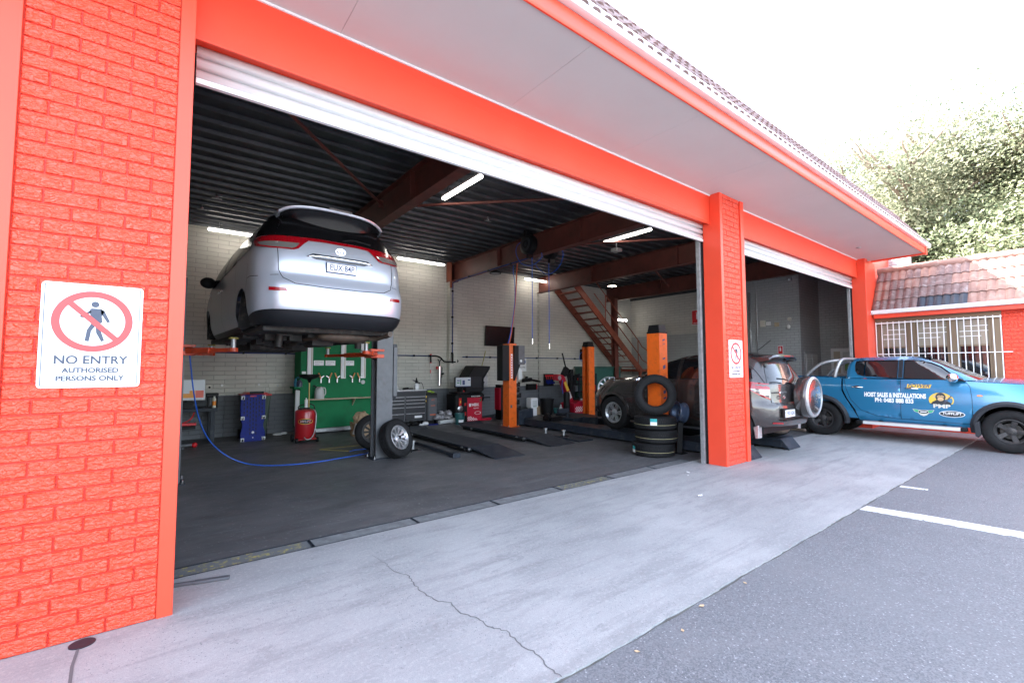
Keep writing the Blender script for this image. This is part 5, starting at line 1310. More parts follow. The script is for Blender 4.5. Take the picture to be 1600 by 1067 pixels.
# ================================================================== hoists
def two_post(lab, loc, face, power):
    """grey post of the two post hoist with two swing arms; face +1 arms swing towards +X"""
    t = thing('hoist_post', lab, 'car hoist', loc, 0, 'posts of the grey two post hoist')
    b = MB(); s = face
    P = [(-.15*s, -.14), (.14*s, -.14), (.14*s, -.09), (-.10*s, -.09), (-.10*s, .09), (.14*s, .09), (.14*s, .14), (-.15*s, .14)]
    b.prism(P, 'z', .012, 2.80); b.build('column', M['grey_steel'], t, bevel=.006)
    b = MB(); b.box(-.20, .20, -.20, .20, 0, .012); b.build('base_plate', M['dark_steel'], t)
    for x, y in ((-.17, -.17), (.17, -.17), (-.17, .17), (.17, .17)):
        b = MB(); b.cyl((x, y, .012), (x, y, .03), .018, n=6); b.cyl((x, y, .03), (x, y, .06), .009, n=8); b.build('anchor_bolt', M['steel'], t)
    b = MB(); b.box(min(s*.0, s*.13), max(s*.0, s*.13), -.085, .085, 1.70, 2.35); c = b.build('carriage', M['dark_steel'], t, bevel=.006)
    b = MB(); b.box(min(s*.06, s*.10), max(s*.06, s*.10), -.08, -.06, .02, 2.75); b.box(min(s*.06, s*.10), max(s*.06, s*.10), .06, .08, .02, 2.75); b.build('track', M['steel'], t)
    b = MB(); b.box(min(s*.02, s*.26), max(s*.02, s*.26), -.16, .16, 1.73, 1.79); b.box(min(s*.02, s*.26), max(s*.02, s*.26), -.16, .16, 1.84, 1.88); b.build('arm_bracket', M['arm_orange'], t, bevel=.006)
    for (dx, dy) in ((.62*s, -.92), (.55*s, 1.35)):
        p0 = V((.17*s, -.1 if dy < 0 else .1, 1.79)); p1 = V((dx, dy, 1.79)); m = p0+(p1-p0)*.55
        b = MB(); b.obox(p0, m, .10, .075); b.obox(p0+(p1-p0)*.3, m+(p1-p0)*.02, .12, .05); a = b.build('arm', M['arm_orange'], t, bevel=.006)
        b = MB(); b.obox(m-(p1-p0)*.05, p1, .07, .05); b.cyl((p1.x, p1.y, 1.765), (p1.x, p1.y, 1.815), .055); b.build('arm_extension', M['arm_orange'], a, bevel=.004)
        b = MB(); b.cyl((p1.x, p1.y, 1.815), (p1.x, p1.y, 1.93), .03); b.build('adapter', M['galv'], a, smooth=40)
        b = MB(); b.cyl((p1.x, p1.y, 1.93), (p1.x, p1.y, 1.95), .055); b.build('pad', M['hazard_yellow'], a, smooth=40)
        b = MB(); b.tube([(p0.x, p0.y-.06, 1.80), (p0.x+.1*s, p0.y-.07, 1.85), (p0.x+.2*s, p0.y-.02, 1.84)], .008, sub=3); b.build('release_bar', M['steel'], a)
    if power:
        b = MB(); b.prism([(-.16, 1.06), (-.05, .98), (.10, 1.02), (.16, 1.12), (.16, 1.86), (.10, 1.98), (-.12, 1.98), (-.16, 1.92)], 'x', .152, .225); b.build('cover_panel', M['grey_steel'], t, bevel=.008)
    return t
two_post('grey hoist post with orange arms hidden behind the left brick pier', (.0, 4.1, 0), 1, False)
two_post('tall grey hoist post with two orange arms beside the leaning alloy wheel', (2.98, 4.12, 0), -1, True)
# blue air hose: hangs, then runs over the floor to the post
b = MB(); b.tube([(.19, 4.0, 1.80), (.22, 4.05, 1.55), (.27, 4.2, 1.20), (.36, 4.4, .80), (.50, 4.6, .48), (.72, 4.72, .22), (.98, 4.72, .06), (1.25, 4.55, .012), (1.6, 4.36, .012), (2.0, 4.33, .012), (2.4, 4.42, .012), (2.80, 4.52, .012), (2.95, 4.62, .012)], .0085, 8, sub=8)
tag(b.build('air_hose', M['blue_hose'], smooth=True), 'bright blue air hose hanging by the left pier and curling over the floor', 'hose')
b = MB(); b.tube([(2.72, 4.95, .012), (2.85, 5.04, .012), (3.1, 5.02, .012), (3.4, 5.1, .012)], .0085, 8, sub=5)
tag(b.build('air_hose', M['blue_hose'], smooth=True), 'short end of blue hose on the floor behind the grey post', 'hose')

# four post lift
def lift_post(lab, loc, sx, cap_=True):
    t = thing('lift_post', lab, 'car hoist', loc, 0, 'orange posts of the four post lift')
    b = MB(); s = sx
    b.prism([(-.13*s, -.14), (.12*s, -.14), (.12*s, -.06), (.08*s, -.06), (.08*s, -.10), (-.09*s, -.10), (-.09*s, .10), (.08*s, .10), (.08*s, .06), (.12*s, .06), (.12*s, .14), (-.13*s, .14)], 'z', .012, 2.20)
    b.build('column', M['orange'], t, bevel=.006)
    b = MB(); b.prism([(-.13, -.14), (.13, -.14), (.13, .14), (-.13, .14)], 'z', 2.20, 2.23 if cap_ else 2.205); cap_ and b.add([(-.12, -.13, 2.23), (.12, -.13, 2.23), (.12, .13, 2.23), (-.12, .13, 2.23), (-.10, -.11, 2.36), (.10, -.11, 2.36), (.10, .11, 2.36), (-.10, .11, 2.36)], [(0, 1, 5, 4), (1, 2, 6, 5), (2, 3, 7, 6), (3, 0, 4, 7), (4, 5, 6, 7), (3, 2, 1, 0)]); b.build('post_cap', M['black'], t, bevel=.004)
    b = MB(); b.box(-.19, .19, -.19, .19, 0, .012); b.build('base_plate', M['orange'], t)
    for x, y in ((-.16, -.16), (.16, -.16), (-.16, .16), (.16, .16)):
        b = MB(); b.cyl((x, y, .012), (x, y, .05), .014, n=6); b.build('anchor_bolt', M['steel'], t)
    return t
pA = lift_post('orange lift post carrying the dark power unit, left of the red tyre changer', (7.30, 6.05, 0), 1, False)
pB = lift_post('slim orange lift post behind the front wheel of the brown car', (10.40, 6.10, 0), -1)
pC = lift_post('large orange lift post seen through the standing tyre', (7.38, 1.52, 0), 1)
pD = lift_post('orange lift post mostly hidden behind the middle red pillar', (10.40, 1.52, 0), -1)
text('lettering', 'LIFTING', .13, M['navy'], pC, frame((.02, -.1415, 1.55), (0, 0, -1), (1, 0, 0)), width=.62) if 0 else None
b = MB()
for z, h in ((2.05, .05), (1.98, .03), (1.78, .02), (1.70, .05), (1.52, .09), (1.38, .03), (1.30, .08), (1.18, .06), (1.06, .08), (.96, .05)):
    b = MB(); b.prism([(-.03, z), (.045, z+.02), (.045, z+h), (-.03, z+h-.02)], 'y', -.1425, -.1405); b.build('faded_letter', M['navy'], pC)
b = MB(); b.box(-.09, -.03, -.1425, -.1405, .50, .58); b.build('data_plate', M['grey_steel'], pA)
# power unit on post A
b = MB(); b.box(-.36, -.135, -.16, .10, 1.22, 2.15); b.build('power_unit_case', M['black'], pA, bevel=.01)
b = MB(); b.prism([(.02, 1.22), (.20, 1.62), (.20, 2.15), (.0, 2.15), (.0, 1.22)], 'y', -.20, .10); b.build('control_cover', M['black'], pA, bevel=.008)
b = MB(); b.box(.13, .34, -.22, .06, 1.64, 2.15); cb = b.build('control_box', M['grey_steel'], pA, bevel=.01)
b = MB(); b.cyl((.20, -.235, 1.74), (.20, -.221, 1.74), .035); b.build('button', M['white_plastic'], cb)
b = MB(); b.box(.14, .26, -.20, -.04, 1.24, 1.56); b.build('fluid_tank', M['frosted'], pA, bevel=.015)
b = MB(); b.box(-.075, -.015, -.1425, -.1405, 1.28, 1.92); vb = b.build('name_strip', M['white'], pA)
b = MB()
for i in range(9): b.box(-.062, -.028, -.1435, -.1425, 1.31+i*.066, 1.31+i*.066+.042)
b.build('faded_lettering', M['bright_red'], vb)
# bracket rails with lift arms stored beside post A
b = MB()
for z, x in ((1.10, .22), (.95, .20), (.80, .26), (.62, .20), (.45, .24), (.30, .18)):
    b.cyl((.13, .02, z), (.13+x, .05, z+.02), .03, n=10); b.box(.16, .16+x*.7, -.04, .08, z-.05, z+.015)
    b.cyl((.13+x, .05, z-.05), (.13+x, .05, z+.07), .035, n=10)
b.build('adapter_rack', M['black'], pA, bevel=.005)
# runways and cross beams
L4 = thing('lift_runways', 'pair of dark steel lift runways carrying the brown grey car', 'car hoist', (0, 0, 0))
for x0, x1 in ((7.62, 8.17), (9.25, 9.80)):
    b = MB(); b.box(x0, x1, .14, 6.35, .155, .205); b.box(x0, x0+.05, .14, 6.35, .04, .155); b.box(x1-.05, x1, .14, 6.35, .04, .155)
    r = b.build('runway', M['dark_steel'], L4, bevel=.006)
    b = MB(); b.prism([(.0, .008), (.14, .05), (.14, .19), (.0, .02)], 'x', x0+.02, x1-.02); b.build('ramp', M['dark_steel'], r, bevel=.003)
    b = MB(); b.box(x0+.05, x1-.05, 6.30, 6.36, .206, .33); b.build('wheel_stop', M['dark_steel'], r, bevel=.005)
for y in (1.52, 6.05):
    b = MB(); b.box(7.44, 10.27, y-.09, y+.09, .02, .15); b.build('cross_beam', M['dark_steel'], L4, bevel=.006)
b = MB(); b.box(7.44, 7.62, 5.85, 6.25, .05, .42); b.box(7.62, 8.05, 5.97, 6.13, .206, .44); b.build('lift_bracket', M['dark_steel'], L4, bevel=.01)
b = MB(); b.box(7.75, 8.1, 4.9, 5.25, .206, .31); b.cyl((7.78, 5.05, .30), (7.70, 5.05, .30), .10); b.cyl((7.70, 5.05, .30), (7.69, 5.05, .30), .035); tag(b.build('turn_plate_clamp', M['black'], bevel=.01), 'black wheel clamp with red centre on the left lift runway', 'wheel clamp')
b = MB(); b.box(8.3, 9.1, 4.7, 5.3, .10, .26); b.box(8.55, 8.8, 4.3, 4.6, .10, .30); b.cyl((8.4, 5.0, .26), (8.4, 5.0, .36), .05); tag(b.build('jacking_beam', M['dark_steel'], bevel=.01), 'dark jacking beam between the two lift runways', 'jack')

# low scissor platforms in the middle bay
def platform(lab, x0, x1, y0, y1):
    t = thing('scissor_platform', lab, 'vehicle lift', ((x0+x1)/2, y0, 0), 0, 'low scissor platforms on the floor'); w2 = (x1-x0)/2; L = y1-y0
    b = MB(); b.box(-w2, w2, .55, L-.30, .07, .10); b.build('deck', M['dark_steel'], t, bevel=.005)
    b = MB(); b.box(-w2, -w2+.04, .55, L-.3, .01, .069); b.box(w2-.04, w2, .55, L-.3, .01, .069); b.box(-w2+.06, -w2+.10, .6, L-.5, .02, .06); b.build('side_rail', M['black'], t)
    b = MB(); b.prism([(-.25, .006), (.54, .075), (.54, .098), (-.25, .014)], 'x', -w2+.02, w2-.02); b.build('approach_ramp', M['dark_steel'], t)
    b = MB(); b.prism([(L-.28, .07), (L-.02, .14), (L, .13), (L-.28, .04)], 'x', -w2+.02, w2-.02); b.build('end_flap', M['dark_steel'], t)
    for i, yy in enumerate((.56, .80, L-.7)):
        b = MB(); b.cyl((-w2-.03, yy, .06), (-w2+.05, yy, .06), .028, n=12); b.build('pivot_pin', M['steel'], t)
    b = MB(); b.obox((-w2-.05, .62, .05), (-w2-.05, 1.25, .035), .03, .04); b.build('link_arm', M['black'], t)
    return t
platform('near low black scissor platform beside the leaning alloy wheel', 4.42, 5.10, 2.95, 6.6)
platform('far low black scissor platform in front of the orange lift post', 6.0, 6.72, 3.3, 6.6)
b = MB(); b.obox((3.98, 3.3, .05), (4.02, 5.4, .05), .06, .06); b.box(3.93, 4.08, 3.25, 3.42, .0, .08); tag(b.build('steel_crossbar', M['dark_steel'], bevel=.008), 'long dark steel bar on the floor left of the near platform', 'steel bar')
b = MB(); b.obox((6.9, 3.4, .025), (6.98, 6.2, .025), .05, .04); b.box(6.86, 7.3, 3.1, 3.7, .004, .03); tag(b.build('steel_crossbar', M['dark_steel'], bevel=.006), 'long dark bar on the floor right of the far platform', 'steel bar')
def jack(lab, p, h):
    t = thing('jack_adapter', lab, 'jack', (p[0], p[1], 0), 20, 'small steel jack adapters on the floor')
    b = MB(); b.box(-.09, .09, -.05, .05, 0, .03); b.obox((-.09, -.05, .01), (-.14, -.10, .0), .03, .015); b.obox((.09, -.05, .01), (.14, -.1, .0), .03, .015); b.build('foot', M['black'], t, bevel=.006)
    b = MB(); b.cyl((0, 0, .03), (0, 0, h), .028); b.cyl((0, 0, h), (0, 0, h+.03), .045); b.build('stem', M['galv'], t, smooth=40)
jack('small steel jack adapter just right of the leaning alloy wheel', (3.70, 4.35), .16)
jack('small steel adapter on the floor left of its twin, right of the far platform', (7.05, 4.35), .12)
jack('small steel adapter on the floor nearer the tyre stack than its twin', (7.15, 3.85), .12)

# ------------------------------------------------------------------ loose wheels and tyres
def loose_wheel(lab, loc, M3, spokes=10, mrim='alloy', R=.335, r=.205, wd=.22, style='multi', grp='wheels taken off the raised car'):
    t = thing('car_wheel', lab, 'wheel', loc, 0, grp); t.rotation_euler = M3
    b = MB(); tyre_shape(b, R, r, wd); b.build('tyre', M['rubber'], t, smooth=35)
    b = MB(); rim(b, r, wd, spokes, style, -1); b.build('rim', M[mrim], t, smooth=35)
    b = MB(); b.lathe([(0, -.09), (.032, -.09), (.034, -.082), (0, -.08)], (0, 0, 0), (0, 1, 0), 20); b.build('hub_cap', M['chrome'], t)
    return t
loose_wheel('alloy wheel leaning against the grey hoist post, silver spokes facing out', (3.17, 3.90, .33), V((.42, -.84, .34)).to_track_quat('-Y', 'Z').to_euler())
loose_wheel('car wheel half hidden behind the grey hoist post', (3.17, 5.0, .33), (radians(9), 0, radians(165)), mrim='disc')
def tyre_thing(lab, loc, rot, lbl=None, R=.365, r=.215, wd=.232):
    t = thing('tyre', lab, 'tyre', loc, 0, 'new tyres stacked by the middle pillar'); t.rotation_euler = rot
    b = MB(); tyre_shape(b, R, r, wd, axis=(0, 0, 1), cut=.008); tyre_blocks(b, R, wd); b.build('casing', M['rubber'], t, smooth=30)
    if lbl is not None:
        a0, wz = lbl; vs = []; n = 6
        for i in range(n+1):
            a = a0+.30*(i/n-.5)
            for z in (-.055, .055): vs.append(((R+.006)*cos(a), (R+.006)*sin(a), z+wz))
        b = MB(); b.add(vs, [(2*i, 2*i+1, 2*i+3, 2*i+2) for i in range(n)]); lb = b.build('paper_label', M['white'], t)
        b = MB(); vs = []
        for i in range(n+1):
            a = a0+.30*(i/n-.5)
            for z in (.0, .055): vs.append(((R+.007)*cos(a), (R+.007)*sin(a), z+wz))
        b.add(vs, [(2*i, 2*i+1, 2*i+3, 2*i+2) for i in range(n)]); b.build('label_band', mat('teal_label', (.02, .35, .36), .5), lb)
    b = MB(); b.lathe([(R+.0035, -.030), (R+.0035, -.024)], (0, 0, 0), (0, 0, 1), 48, ends=False); b.build('tread_stripe', mat('tread_chalk', (.40, .36, .2), .8), t)
    return t
ang = atan2(-3.66-1.30, -.11-6.98)
tyre_thing('bottom tyre of the stack with a label at its left edge', (6.94, 1.33, .117), (0, 0, .3), (ang-.3-1.15, -.01))
tyre_thing('middle tyre of the stack by the pillar, without a label', (6.99, 1.31, .350), (0, 0, 1.1))
tyre_thing('third tyre up in the stack with a teal and white label', (6.98, 1.32, .583), (0, 0, 2.0), (ang-2.0-.06, .03))
tt = tyre_thing('tyre standing upright on top of the stack, orange post seen through it', (7.03, 1.34, 1.063), (0, 0, 0))
tt.rotation_mode = 'QUATERNION'
nrm = V((cos(ang)*1, sin(ang)*1, .06)); tt.rotation_quaternion = nrm.to_track_quat('Z', 'Y')
t = thing('bare_wheel', 'small blue flecked steel rim between the tyre stack and the middle pillar', 'wheel', (7.42, 1.10, .74))
t.rotation_euler = (radians(8), 0, radians(62))
b = MB(); b.lathe([(.14, -.08), (.185, -.085), (.19, -.07), (.165, -.05), (.16, .05), (.19, .07), (.185, .085), (.15, .07), (.12, .0), (.05, .02), (.05, -.01), (.12, -.03)], (0, 0, 0), (0, 1, 0), 32, closed=True); b.build('rim_shell', mat('blue_rim', (.05, .08, .14), .45, .4, dirt=(.22, .23, .24, .8), ds=9), t, smooth=35)
b = MB(); b.obox((7.40, 1.12, .0), (7.42, 1.10, .56), .10, .10); b.box(7.3, 7.5, 1.0, 1.25, 0, .02); tag(b.build('rim_stand', M['black'], bevel=.01), 'black stand under the blue flecked rim beside the pillar', 'stand')

# ------------------------------------------------------------------ fluorescent battens, high bay lamps
def batten(lab, p0, p1):
    p0 = V(p0); p1 = V(p1); t = thing('batten_light', lab, 'ceiling light', tuple((p0+p1)/2), 0, 'fluorescent battens under the roof'); o = (p0+p1)/2
    b = MB(); b.obox(p0-o+V((0, 0, .02)), p1-o+V((0, 0, .02)), .06, .035); b.build('housing', M['white_plastic'], t, bevel=.004)
    b = MB(); b.obox(p0-o-V((0, 0, .022)), p1-o-V((0, 0, .022)), .07, .045); b.build('tube', M['tube'], t, bevel=.012)
    L = (p1-p0).length
    b = MB(); d = (p1-p0).normalized()
    for q in (.15, .85): p = p0-o+d*L*q; b.cyl(p+V((0, 0, .037)), V((p.x, p.y, 4.765-o.z)), .006, n=6)
    b.build('hanger', M['steel'], t)
batten('lit batten light left of the raised silver car', (.60, 8.08, 4.60), (1.95, 8.08, 4.60))
batten('lit batten light right of the raised silver car near the beam bracket', (4.95, 8.06, 4.60), (6.40, 8.06, 4.60))
batten('lit batten light above the black television', (9.62, 8.22, 4.60), (11.0, 8.22, 4.60))
batten('lit batten light nearest the front, beside the first roof beam', (3.80, 2.2, 4.60), (3.80, 3.42, 4.60))
batten('lit batten light between the second and third roof beams', (8.30, 2.25, 4.60), (8.30, 3.57, 4.60))
t = thing('wall_light', 'lit short tube light on the back wall beyond the stairs', 'wall light', (14.98, 8.50, 3.53))
b = MB(); b.box(-.34, .34, -.03, .09, -.05, .05); b.build('housing', M['white_plastic'], t, bevel=.005); b = MB(); b.box(-.32, .32, -.07, -.03, -.035, .035); b.build('tube', M['tube'], t, bevel=.01)
def highbay(lab, loc, lit):
    t = thing('high_bay_lamp', lab, 'ceiling light', loc, 0, 'round high bay lamps')
    b = MB(); b.lathe([(.0, .12), (.05, .12), (.06, .06), (.12, .04), (.17, .0), (.17, -.03), (.155, -.03), (.15, -.01), (0, -.01)], n=28); b.build('housing', M['black'], t, smooth=40)
    b = MB(); b.lathe([(.0, -.012), (.148, -.012), (.148, -.02), (0, -.022)], n=28); b.build('lens', M['lamp_glow'] if lit else M['frosted'], t)
    b = MB(); b.cyl((0, 0, .12), (0, 0, 4.76-loc[2]), .008, n=8); b.build('hanger', M['black'], t)
highbay('unlit black round lamp hanging above the television', (7.72, 7.31, 4.40), False)
highbay('lit round lamp hanging by the top of the stairs', (12.28, 6.68, 4.42), True)
b = MB(); b.box(8.76, 8.96, 3.57, 3.77, 4.46, 4.54); b.cyl((8.86, 3.67, 4.54), (8.86, 3.67, 4.76), .012); tag(b.build('sensor_box', M['galv'], bevel=.006), 'small grey box hanging under the roof left of the third beam', 'sensor')
for p, lb in (((.42, 7.02), 'small ceiling fitting above the left batten light, farther from the camera'), ((.60, 6.15), 'small brass ceiling fitting left of the raised car roof'), ((5.3, 4.2), 'small ceiling fitting right of the raised car')):
    b = MB(); b.cyl((p[0], p[1], 4.68), (p[0], p[1], 4.765), .012, n=8); b.box(p[0]-.08, p[0]+.08, p[1]-.015, p[1]+.015, 4.665, 4.68); b.sphere((p[0], p[1], 4.70), .03, 8, 6); tag(b.build('ceiling_fitting', M['steel']), lb, 'ceiling fitting', 'small ceiling fittings')

# hose reels on the second beam with hanging hoses
def reel(lab, loc, lp, end, hl):
    t = thing('hose_reel', lab, 'hose reel', loc, 0, 'air hose reels on the second roof beam')
    b = MB(); b.lathe([(0, -.09), (.20, -.09), (.235, -.07), (.24, 0), (.235, .07), (.20, .09), (0, .09)], (0, 0, 0), (1, 0, 0), 32); c = b.build('reel_case', M['black'], t, smooth=35)
    b = MB(); b.lathe([(.10, -.012), (.16, -.008), (.16, 0), (.10, 0)], (-.09, 0, 0), (1, 0, 0), 28, closed=True); b.lathe([(.0, -.02), (.05, -.016), (.05, 0), (0, 0)], (-.09, 0, 0), (1, 0, 0), 20); b.build('case_ring', M['flare'], c, smooth=35)
    b = MB(); b.box(-.10, .10, -.05, .05, .20, .36); b.box(-.05, .12, -.03, .03, -.33, -.20); b.box(.085, .115, -.03, .03, -.25, .3); b.build('bracket', M['black'], t, bevel=.006)
    o = V(loc)
    b = MB(); b.tube([V(p)-o for p in lp], .009, 8, sub=6); b.build('hose_loop', M['blue_hose'], t, smooth=True)
    b = MB(); b.tube([V(hl)-o, V((hl[0]+.01, hl[1]-.01, hl[2]-1)), V(end)-o] if 0 else [V(hl)-o, (V(hl)*.5+V(end)*.5)-o+V((.012, .01, 0)), V(end)-o], .009, 8, sub=6); h = b.build('hose_drop', M['blue_hose'], t, smooth=True)
    b = MB(); e = V(end)-o; b.cyl(e, e-V((0, 0, .07)), .014, n=10); b.cyl(e-V((0, 0, .07)), e-V((0, 0, .13)), .02, n=10); b.build('coupling', M['chrome'], h, smooth=40)
reel('black hose reel on the near face of the second beam', (6.68, 4.50, 4.46), [(6.72, 4.75, 4.62), (6.74, 5.02, 4.55), (6.75, 5.06, 4.35), (6.75, 4.85, 4.08), (6.75, 4.45, 3.97), (6.75, 4.13, 4.08), (6.75, 4.12, 4.2)], (6.75, 4.46, 2.24), (6.75, 4.46, 4.15))
reel('black hose reel on the far face of the second beam', (7.24, 4.35, 4.40), [(7.25, 4.9, 4.14), (7.3, 4.88, 4.05), (7.3, 4.5, 3.83), (7.3, 4.12, 3.95), (7.3, 3.98, 4.25), (7.26, 4.15, 4.5)], (7.3, 4.48, 2.14), (7.3, 4.48, 4.15))
b = MB(); b.tube([(7.45, 5.9, 4.5), (7.42, 5.9, 4.1), (7.37, 5.9, 3.35), (7.24, 5.9, 2.5), (7.20, 5.95, 2.2)], .016, 8, sub=6); tag(b.build('power_cable', mat('orange_cable', (.55, .10, .03), .45), smooth=True), 'orange power cable hanging down to the lift power unit', 'cable')
b = MB(); b.tube([(7.0, 5.5, 4.18), (7.15, 5.7, 4.05), (7.33, 5.88, 3.9), (7.34, 5.88, 3.35), (7.20, 5.88, 2.5), (7.15, 5.93, 2.2)], .011, 8, sub=6); tag(b.build('air_line', M['blue_hose'], smooth=True), 'thin blue air line hanging beside the orange cable', 'hose')
# blue compressed air pipework
ap = thing('air_pipe', 'dark blue compressed air pipe along the back wall with black clips', 'pipe', (0, 0, 0))
def pipe(pts, nm='pipe_run'): b = MB(); b.tube(pts, .015, 10); return b.build(nm, M['blue_pipe'], ap, smooth=True)
pipe([(-.9, 8.55, 1.915), (6.28, 8.55, 1.915)]); pipe([(7.35, 8.55, 1.90), (12.55, 8.55, 1.90)]); pipe([(6.88, 8.37, 4.15), (6.88, 8.37, 1.74)])
pipe([(6.88, 8.37, 4.15), (6.84, 7.6, 4.18), (6.84, 6.6, 4.19), (6.84, 4.7, 4.2)])
for p in [(x, 8.56, 1.915) for x in (.5, 1.4, 2.3, 4.9, 5.7, 6.2)]+[(x, 8.56, 1.90) for x in (7.5, 8.4, 9.3, 10.4, 11.4, 12.3)]+[(6.88, 8.39, z) for z in (3.9, 3.1, 2.3, 2.0)]+[(6.84, y, 4.19) for y in (7.4, 6.4, 5.4)]:
    b = MB(); b.box(p[0]-.02, p[0]+.02, p[1]-.04, p[1]+.03, p[2]-.028, p[2]+.028); b.build('pipe_clip', M['black'], ap, bevel=.004)
b = MB(); b.tube([(6.28, 8.53, 1.915), (6.42, 8.53, 1.915), (6.55, 8.5, 1.86), (6.60, 8.4, 1.76), (6.70, 8.37, 1.74), (6.88, 8.36, 1.74), (6.98, 8.36, 1.74)], .022, 10, sub=4); b.cyl((6.88, 8.36, 1.70), (6.88, 8.36, 1.98), .03); b.cyl((7.05, 8.50, 1.86), (7.14, 8.48, 1.75), .03); b.cyl((7.14, 8.48, 1.75), (7.02, 8.48, 1.74), .022); b.build('filter_fitting', M['black'], ap, smooth=40)

# ------------------------------------------------------------------ stairs
st = thing('steel_staircase', 'brown red steel staircase climbing to the left along the back wall', 'staircase', (0, 0, 0))
x0, z0, x1, z1 = 14.85, 1.50, 11.42, 4.42
for y, nm in ((8.50, 'stringer'), (7.48, 'stringer')):
    b = MB(); b.obox((x0+.10, y, z0-.12), (x1-.1, y, z1+.02), .05, .24); b.build(nm, M['stair_steel'], st, bevel=.006)
for i in range(13):
    t_ = (i+.5)/13; x = x0+(x1-x0)*t_; z = z0+(z1-z0)*t_-.02
    b = MB(); b.box(x-.12, x+.12, 7.51, 8.47, z-.035, z); b.build('tread', M['stair_steel'], st)
b = MB(); b.box(14.75, 15.78, 7.4, 8.58, 1.40, 1.50); b.build('landing', M['stair_steel'], st, bevel=.005)
for x, y in ((14.8, 7.45), (15.7, 7.45), (14.8, 8.5)):
    b = MB(); b.box(x-.04, x+.04, y-.04, y+.04, 0, 1.40); b.build('landing_leg', M['stair_steel'], st)
for dz, nm in ((1.0, 'handrail'), (.48, 'mid_rail')):
    b = MB(); b.tube([(11.9, 7.45, 4.05+dz-.05) if 0 else (12.2, 7.45, z0+(z1-z0)*(12.2-x0)/(x1-x0)+dz), (14.75, 7.45, z0+.1+dz), (14.95, 7.45, z0-.12+dz), (15.6, 7.45, z0-.35+dz*.95)], .02, 8); b.build(nm, M['stair_steel'], st, smooth=True)
for x in (12.81, 14.70, 15.39):
    zb = z0+(z1-z0)*max(0, (x-x0)/(x1-x0)) if x < x0 else z0
    b = MB(); b.cyl((x, 7.45, zb-.05), (x, 7.45, zb+(.98 if x < 15 else .62)), .02, n=8); b.build('rail_post', M['stair_steel'], st)
b = MB(); b.tube([(12.9, 7.9, 3.2), (13.3, 7.6, 2.6), (13.7, 7.9, 2.1)], .018, 6); b.obox((12.6, 8.3, 3.3), (14.2, 7.7, 1.9), .02, .03); b.build('under_brace', M['stair_steel'], st)
b = MB(); ibeam(b, (13.62, 7.72, 0), (13.62, 7.72, 0.01), .01, .01)
b = MB(); b.box(13.52, 13.72, 7.62, 7.636, 0, 4.22); b.box(13.52, 13.72, 7.784, 7.80, 0, 4.22); b.box(13.612, 13.628, 7.636, 7.784, 0, 4.22)
tag(b.build('steel_column', M['brown_steel']), 'dark brown steel column standing between stairs and side wall', 'column')

# ------------------------------------------------------------------ things on the walls
tv = thing('television', 'black flat television mounted high on the back wall', 'television', (8.74, 8.48, 2.60)); tv.rotation_euler = (radians(6), 0, radians(-4))
b = MB(); b.box(-.56, .56, -.03, .03, -.33, .33); b.build('casing', M['black'], tv, bevel=.006)
b = MB(); b.box(-.545, .545, -.034, -.031, -.31, .315); b.build('display', M['screen'], tv)
sg_ = thing('safety_sign', 'white sign with two blue circles on the back wall', 'sign', (9.72, 8.585, 1.66))
b = MB(); b.box(-.23, .23, -.008, .0, -.22, .24); b.build('sign_panel', M['white'], sg_, bevel=.002)
b = MB()
for x in (-.11, .11): b.lathe([(0, 0), (.085, 0), (.085, .003), (0, .003)], (x, -.009, .10), (0, -1, 0), 24)
b.build('blue_disc', mat('sign_blue', (.015, .08, .32), .5), sg_)
b = MB()
for x in (-.11, .11): b.lathe([(0, 0), (.03, 0), (.03, .002), (0, .002)], (x, -.0125, .125), (0, -1, 0), 14); b.prism([(x-.045, .05), (x+.045, .05), (x+.03, .095), (x-.03, .095)], 'y', -.0145, -.0125)
b.build('head_symbol', M['white'], sg_)
text('lettering', 'MUST BE WORN', .045, M['black'], sg_, frame((0, -.009, -.09), (1, 0, 0), (0, 0, 1)), width=.36, bold=.001)
def wall_box(nm, lab, cat, c, d, m, grp=None, bev=.005): b = MB(); b.cbox(c, d); return tag(b.build(nm, M[m] if isinstance(m, str) else m, bevel=bev), lab, cat, grp)
# black drill holder and black box
t = thing('impact_gun', 'black air tool lying on a wall bracket above a black box', 'tool', (10.05, 8.5, 1.10))
b = MB(); b.obox((-.32, 0, .02), (.05, 0, .06), .12, .12, ); b.obox((0, 0, .05), (.36, 0, -.01), .08, .07); b.obox((-.18, 0, .05), (-.14, 0, .16), .10, .06); b.build('tool_body', M['black'], t, bevel=.012); b = MB(); b.obox((-.30, 0, -.04), (-.30, 0, .0), .04, .10); b.cyl((.36, 0, -.01), (.46, 0, -.03), .03); b.build('nose', M['black'], t)
b = MB(); b.cbox((10.1, 8.5, .90), (.38, .12, .20)); bx = tag(b.build('parts_box', M['black'], bevel=.006), 'black box with red edge on the back wall below the air tool', 'box')
b = MB(); b.cbox((10.30, 8.49, .90), (.012, .13, .17)); b.build('red_edge', M['bright_red'], bx)
t = thing('tool_board', 'black wall board holding red and blue pliers', 'tool board', (10.97, 8.56, 1.12))
b = MB(); b.box(-.23, .23, -.02, .02, -.22, .22); b.build('board', M['black'], t, bevel=.004)
b = MB(); b.box(-.19, .19, -.05, -.02, .12, .18); [b.cyl((x, -.04, .12), (x+.02, -.05, .02), .012, n=8) for x in (-.14, -.05, .05, .14)]; b.build('red_handles', M['bright_red'], t)
b = MB(); [b.obox((x, -.05, .0), (x+.09, -.06, -.14), .05, .05) for x in (-.15, -.04, .07)]; b.obox((-.15, -.05, -.08), (.24, -.06, -.10), .05, .06); b.build('blue_handles', M['blue_plastic'], t, bevel=.008)
